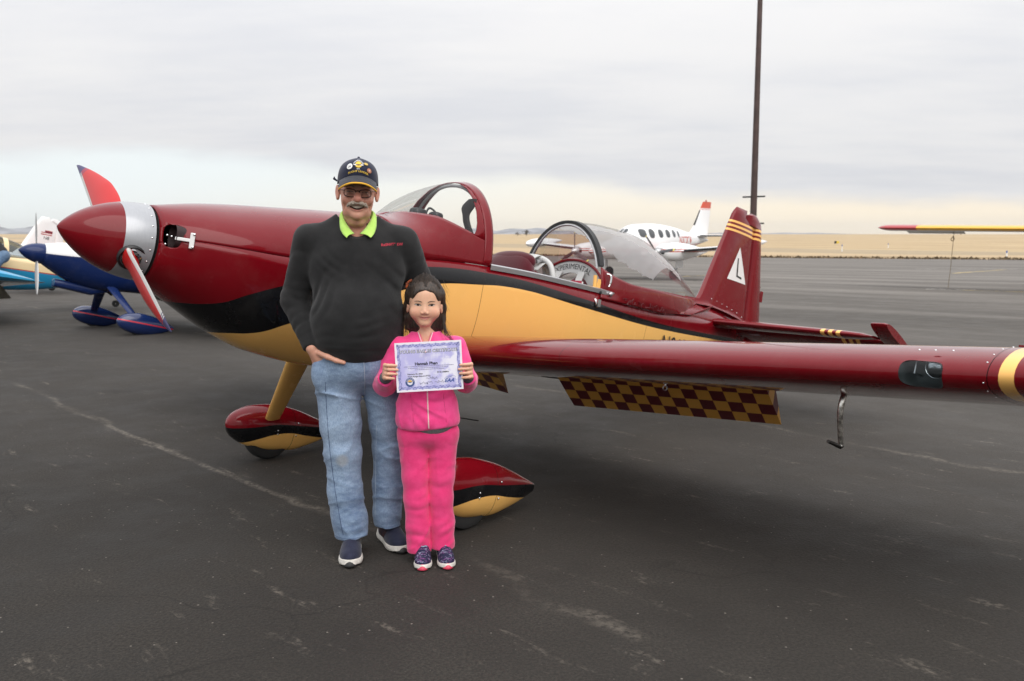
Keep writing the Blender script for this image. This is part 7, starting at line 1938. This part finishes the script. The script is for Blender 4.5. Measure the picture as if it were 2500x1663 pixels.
# ------------------------------------------------------------------ someone leaning into the cream aeroplane's cockpit
BY = thing('person', 'person in royal blue sleeves and dark vest leaning into the cream cockpit, left edge', 'person', (-11.86, 16.64, gzf(0, 16.75)), YAW)
bH, bC, bN = A3(-1.97, .66, 1.16), A3(-1.76, .50, 1.46), A3(-1.62, .42, 1.56)
def by_body(P):
    d = d_ell(P, (-1.53, .36, 1.66), (.10, .08, .115)); d = smin(d, d_cap(P, bC, (-1.55, .38, 1.60), .07, .055), .03); d = smin(d, d_cap(P, bH, bC, .12, .14), .06)
    for dy in (-.09, .09): d = smin(d, d_chain(P, [bH + A3(0, dy, 0), A3(-1.80, .66 + dy * 1.2, .95), A3(-1.92, .66 + dy * 1.3, .60)], [.08, .06, .045]), .03)
    for dy in (-.17, .17): d = smin(d, d_chain(P, [bC + A3(0, dy, .02), A3(-1.66, .50 + dy * 1.4, 1.24), A3(-1.48, .40 + dy * .8, 1.12)], [.055, .045, .035]), .02)
    for dy in (-.13, .13):
        for k in range(4): d = smin(d, d_cap(P, (-1.48, .40 + dy + (k - 1.5) * .018, 1.12), (-1.40, .40 + dy + (k - 1.5) * .020, 1.085), .012, .009), .01)
    return d
def by_vest(P): return smax(smin(d_cap(P, bH + A3(.02, 0, .04), bC, .15, .175), d_cap(P, bC, bN, .165, .09), .05), -d_cap(P, bN, (-1.5, .36, 1.68), .075, .09), .01) + creases(P, 131, 14, (1, 1, 1), .006, 6)
def by_sleeves(P):
    d = None
    for dy in (-.17, .17): e = d_chain(P, [bC + A3(-.01, dy, .03), A3(-1.66, .50 + dy * 1.4, 1.24), A3(-1.51, .42 + dy * .85, 1.13)], [.082, .066, .05], .02); d = e if d is None else np.minimum(d, e)
    return d + creases(P, 133, 18, (1, 1, 1), .006, 6)
def by_jeans(P):
    d = d_ell(P, bH, (.15, .17, .15))
    for dy in (-.09, .09): d = smin(d, d_chain(P, [bH + A3(0, dy, 0), A3(-1.80, .66 + dy * 1.2, .95), A3(-1.92, .66 + dy * 1.3, .66)], [.105, .085, .07]), .04)
    return d + creases(P, 135, 16, (1, 1, 1), .006, 6)
BB = (A3(-2.25, .1, .5), A3(-1.3, 1.0, 1.85))
sdf_obj('body', [(*BB, by_body)], .011, skin_mat('bystander_skin'), BY, lambda v: np.tile(A3(.55, .30, .21), (len(v), 1)), 1)
sdf_obj('vest', [(*BB, by_vest)], .013, simple('black_vest', (.012, .012, .014), .8), BY, None, 1)
sdf_obj('sleeves', [(*BB, by_sleeves)], .013, simple('royal_blue_cloth', (.012, .03, .22), .8), BY, None, 1)
sdf_obj('jeans', [(*BB, by_jeans)], .013, simple('blue_jeans', (.11, .17, .26), .9, var=.2), BY, None, 1)

# ------------------------------------------------------------------ the air: thin haze out to the mountains
t = NT('haze'); t.nt.nodes.remove(t.out); out = t.n('ShaderNodeOutputMaterial')
pv = t.n('ShaderNodeVolumePrincipled'); pv.inputs['Color'].default_value = (.93, .96, 1.0, 1); pv.inputs['Density'].default_value = 3.6e-5; pv.inputs['Anisotropy'].default_value = 0.6
t.nt.links.new(pv.outputs[0], out.inputs['Volume'])
mb = MB(); mb.box((-1500, 6300, 70), (32000, 13400, 160)); hz_o = mb.make('haze', t.m, None, smooth=False); tag(hz_o, kind='stuff')
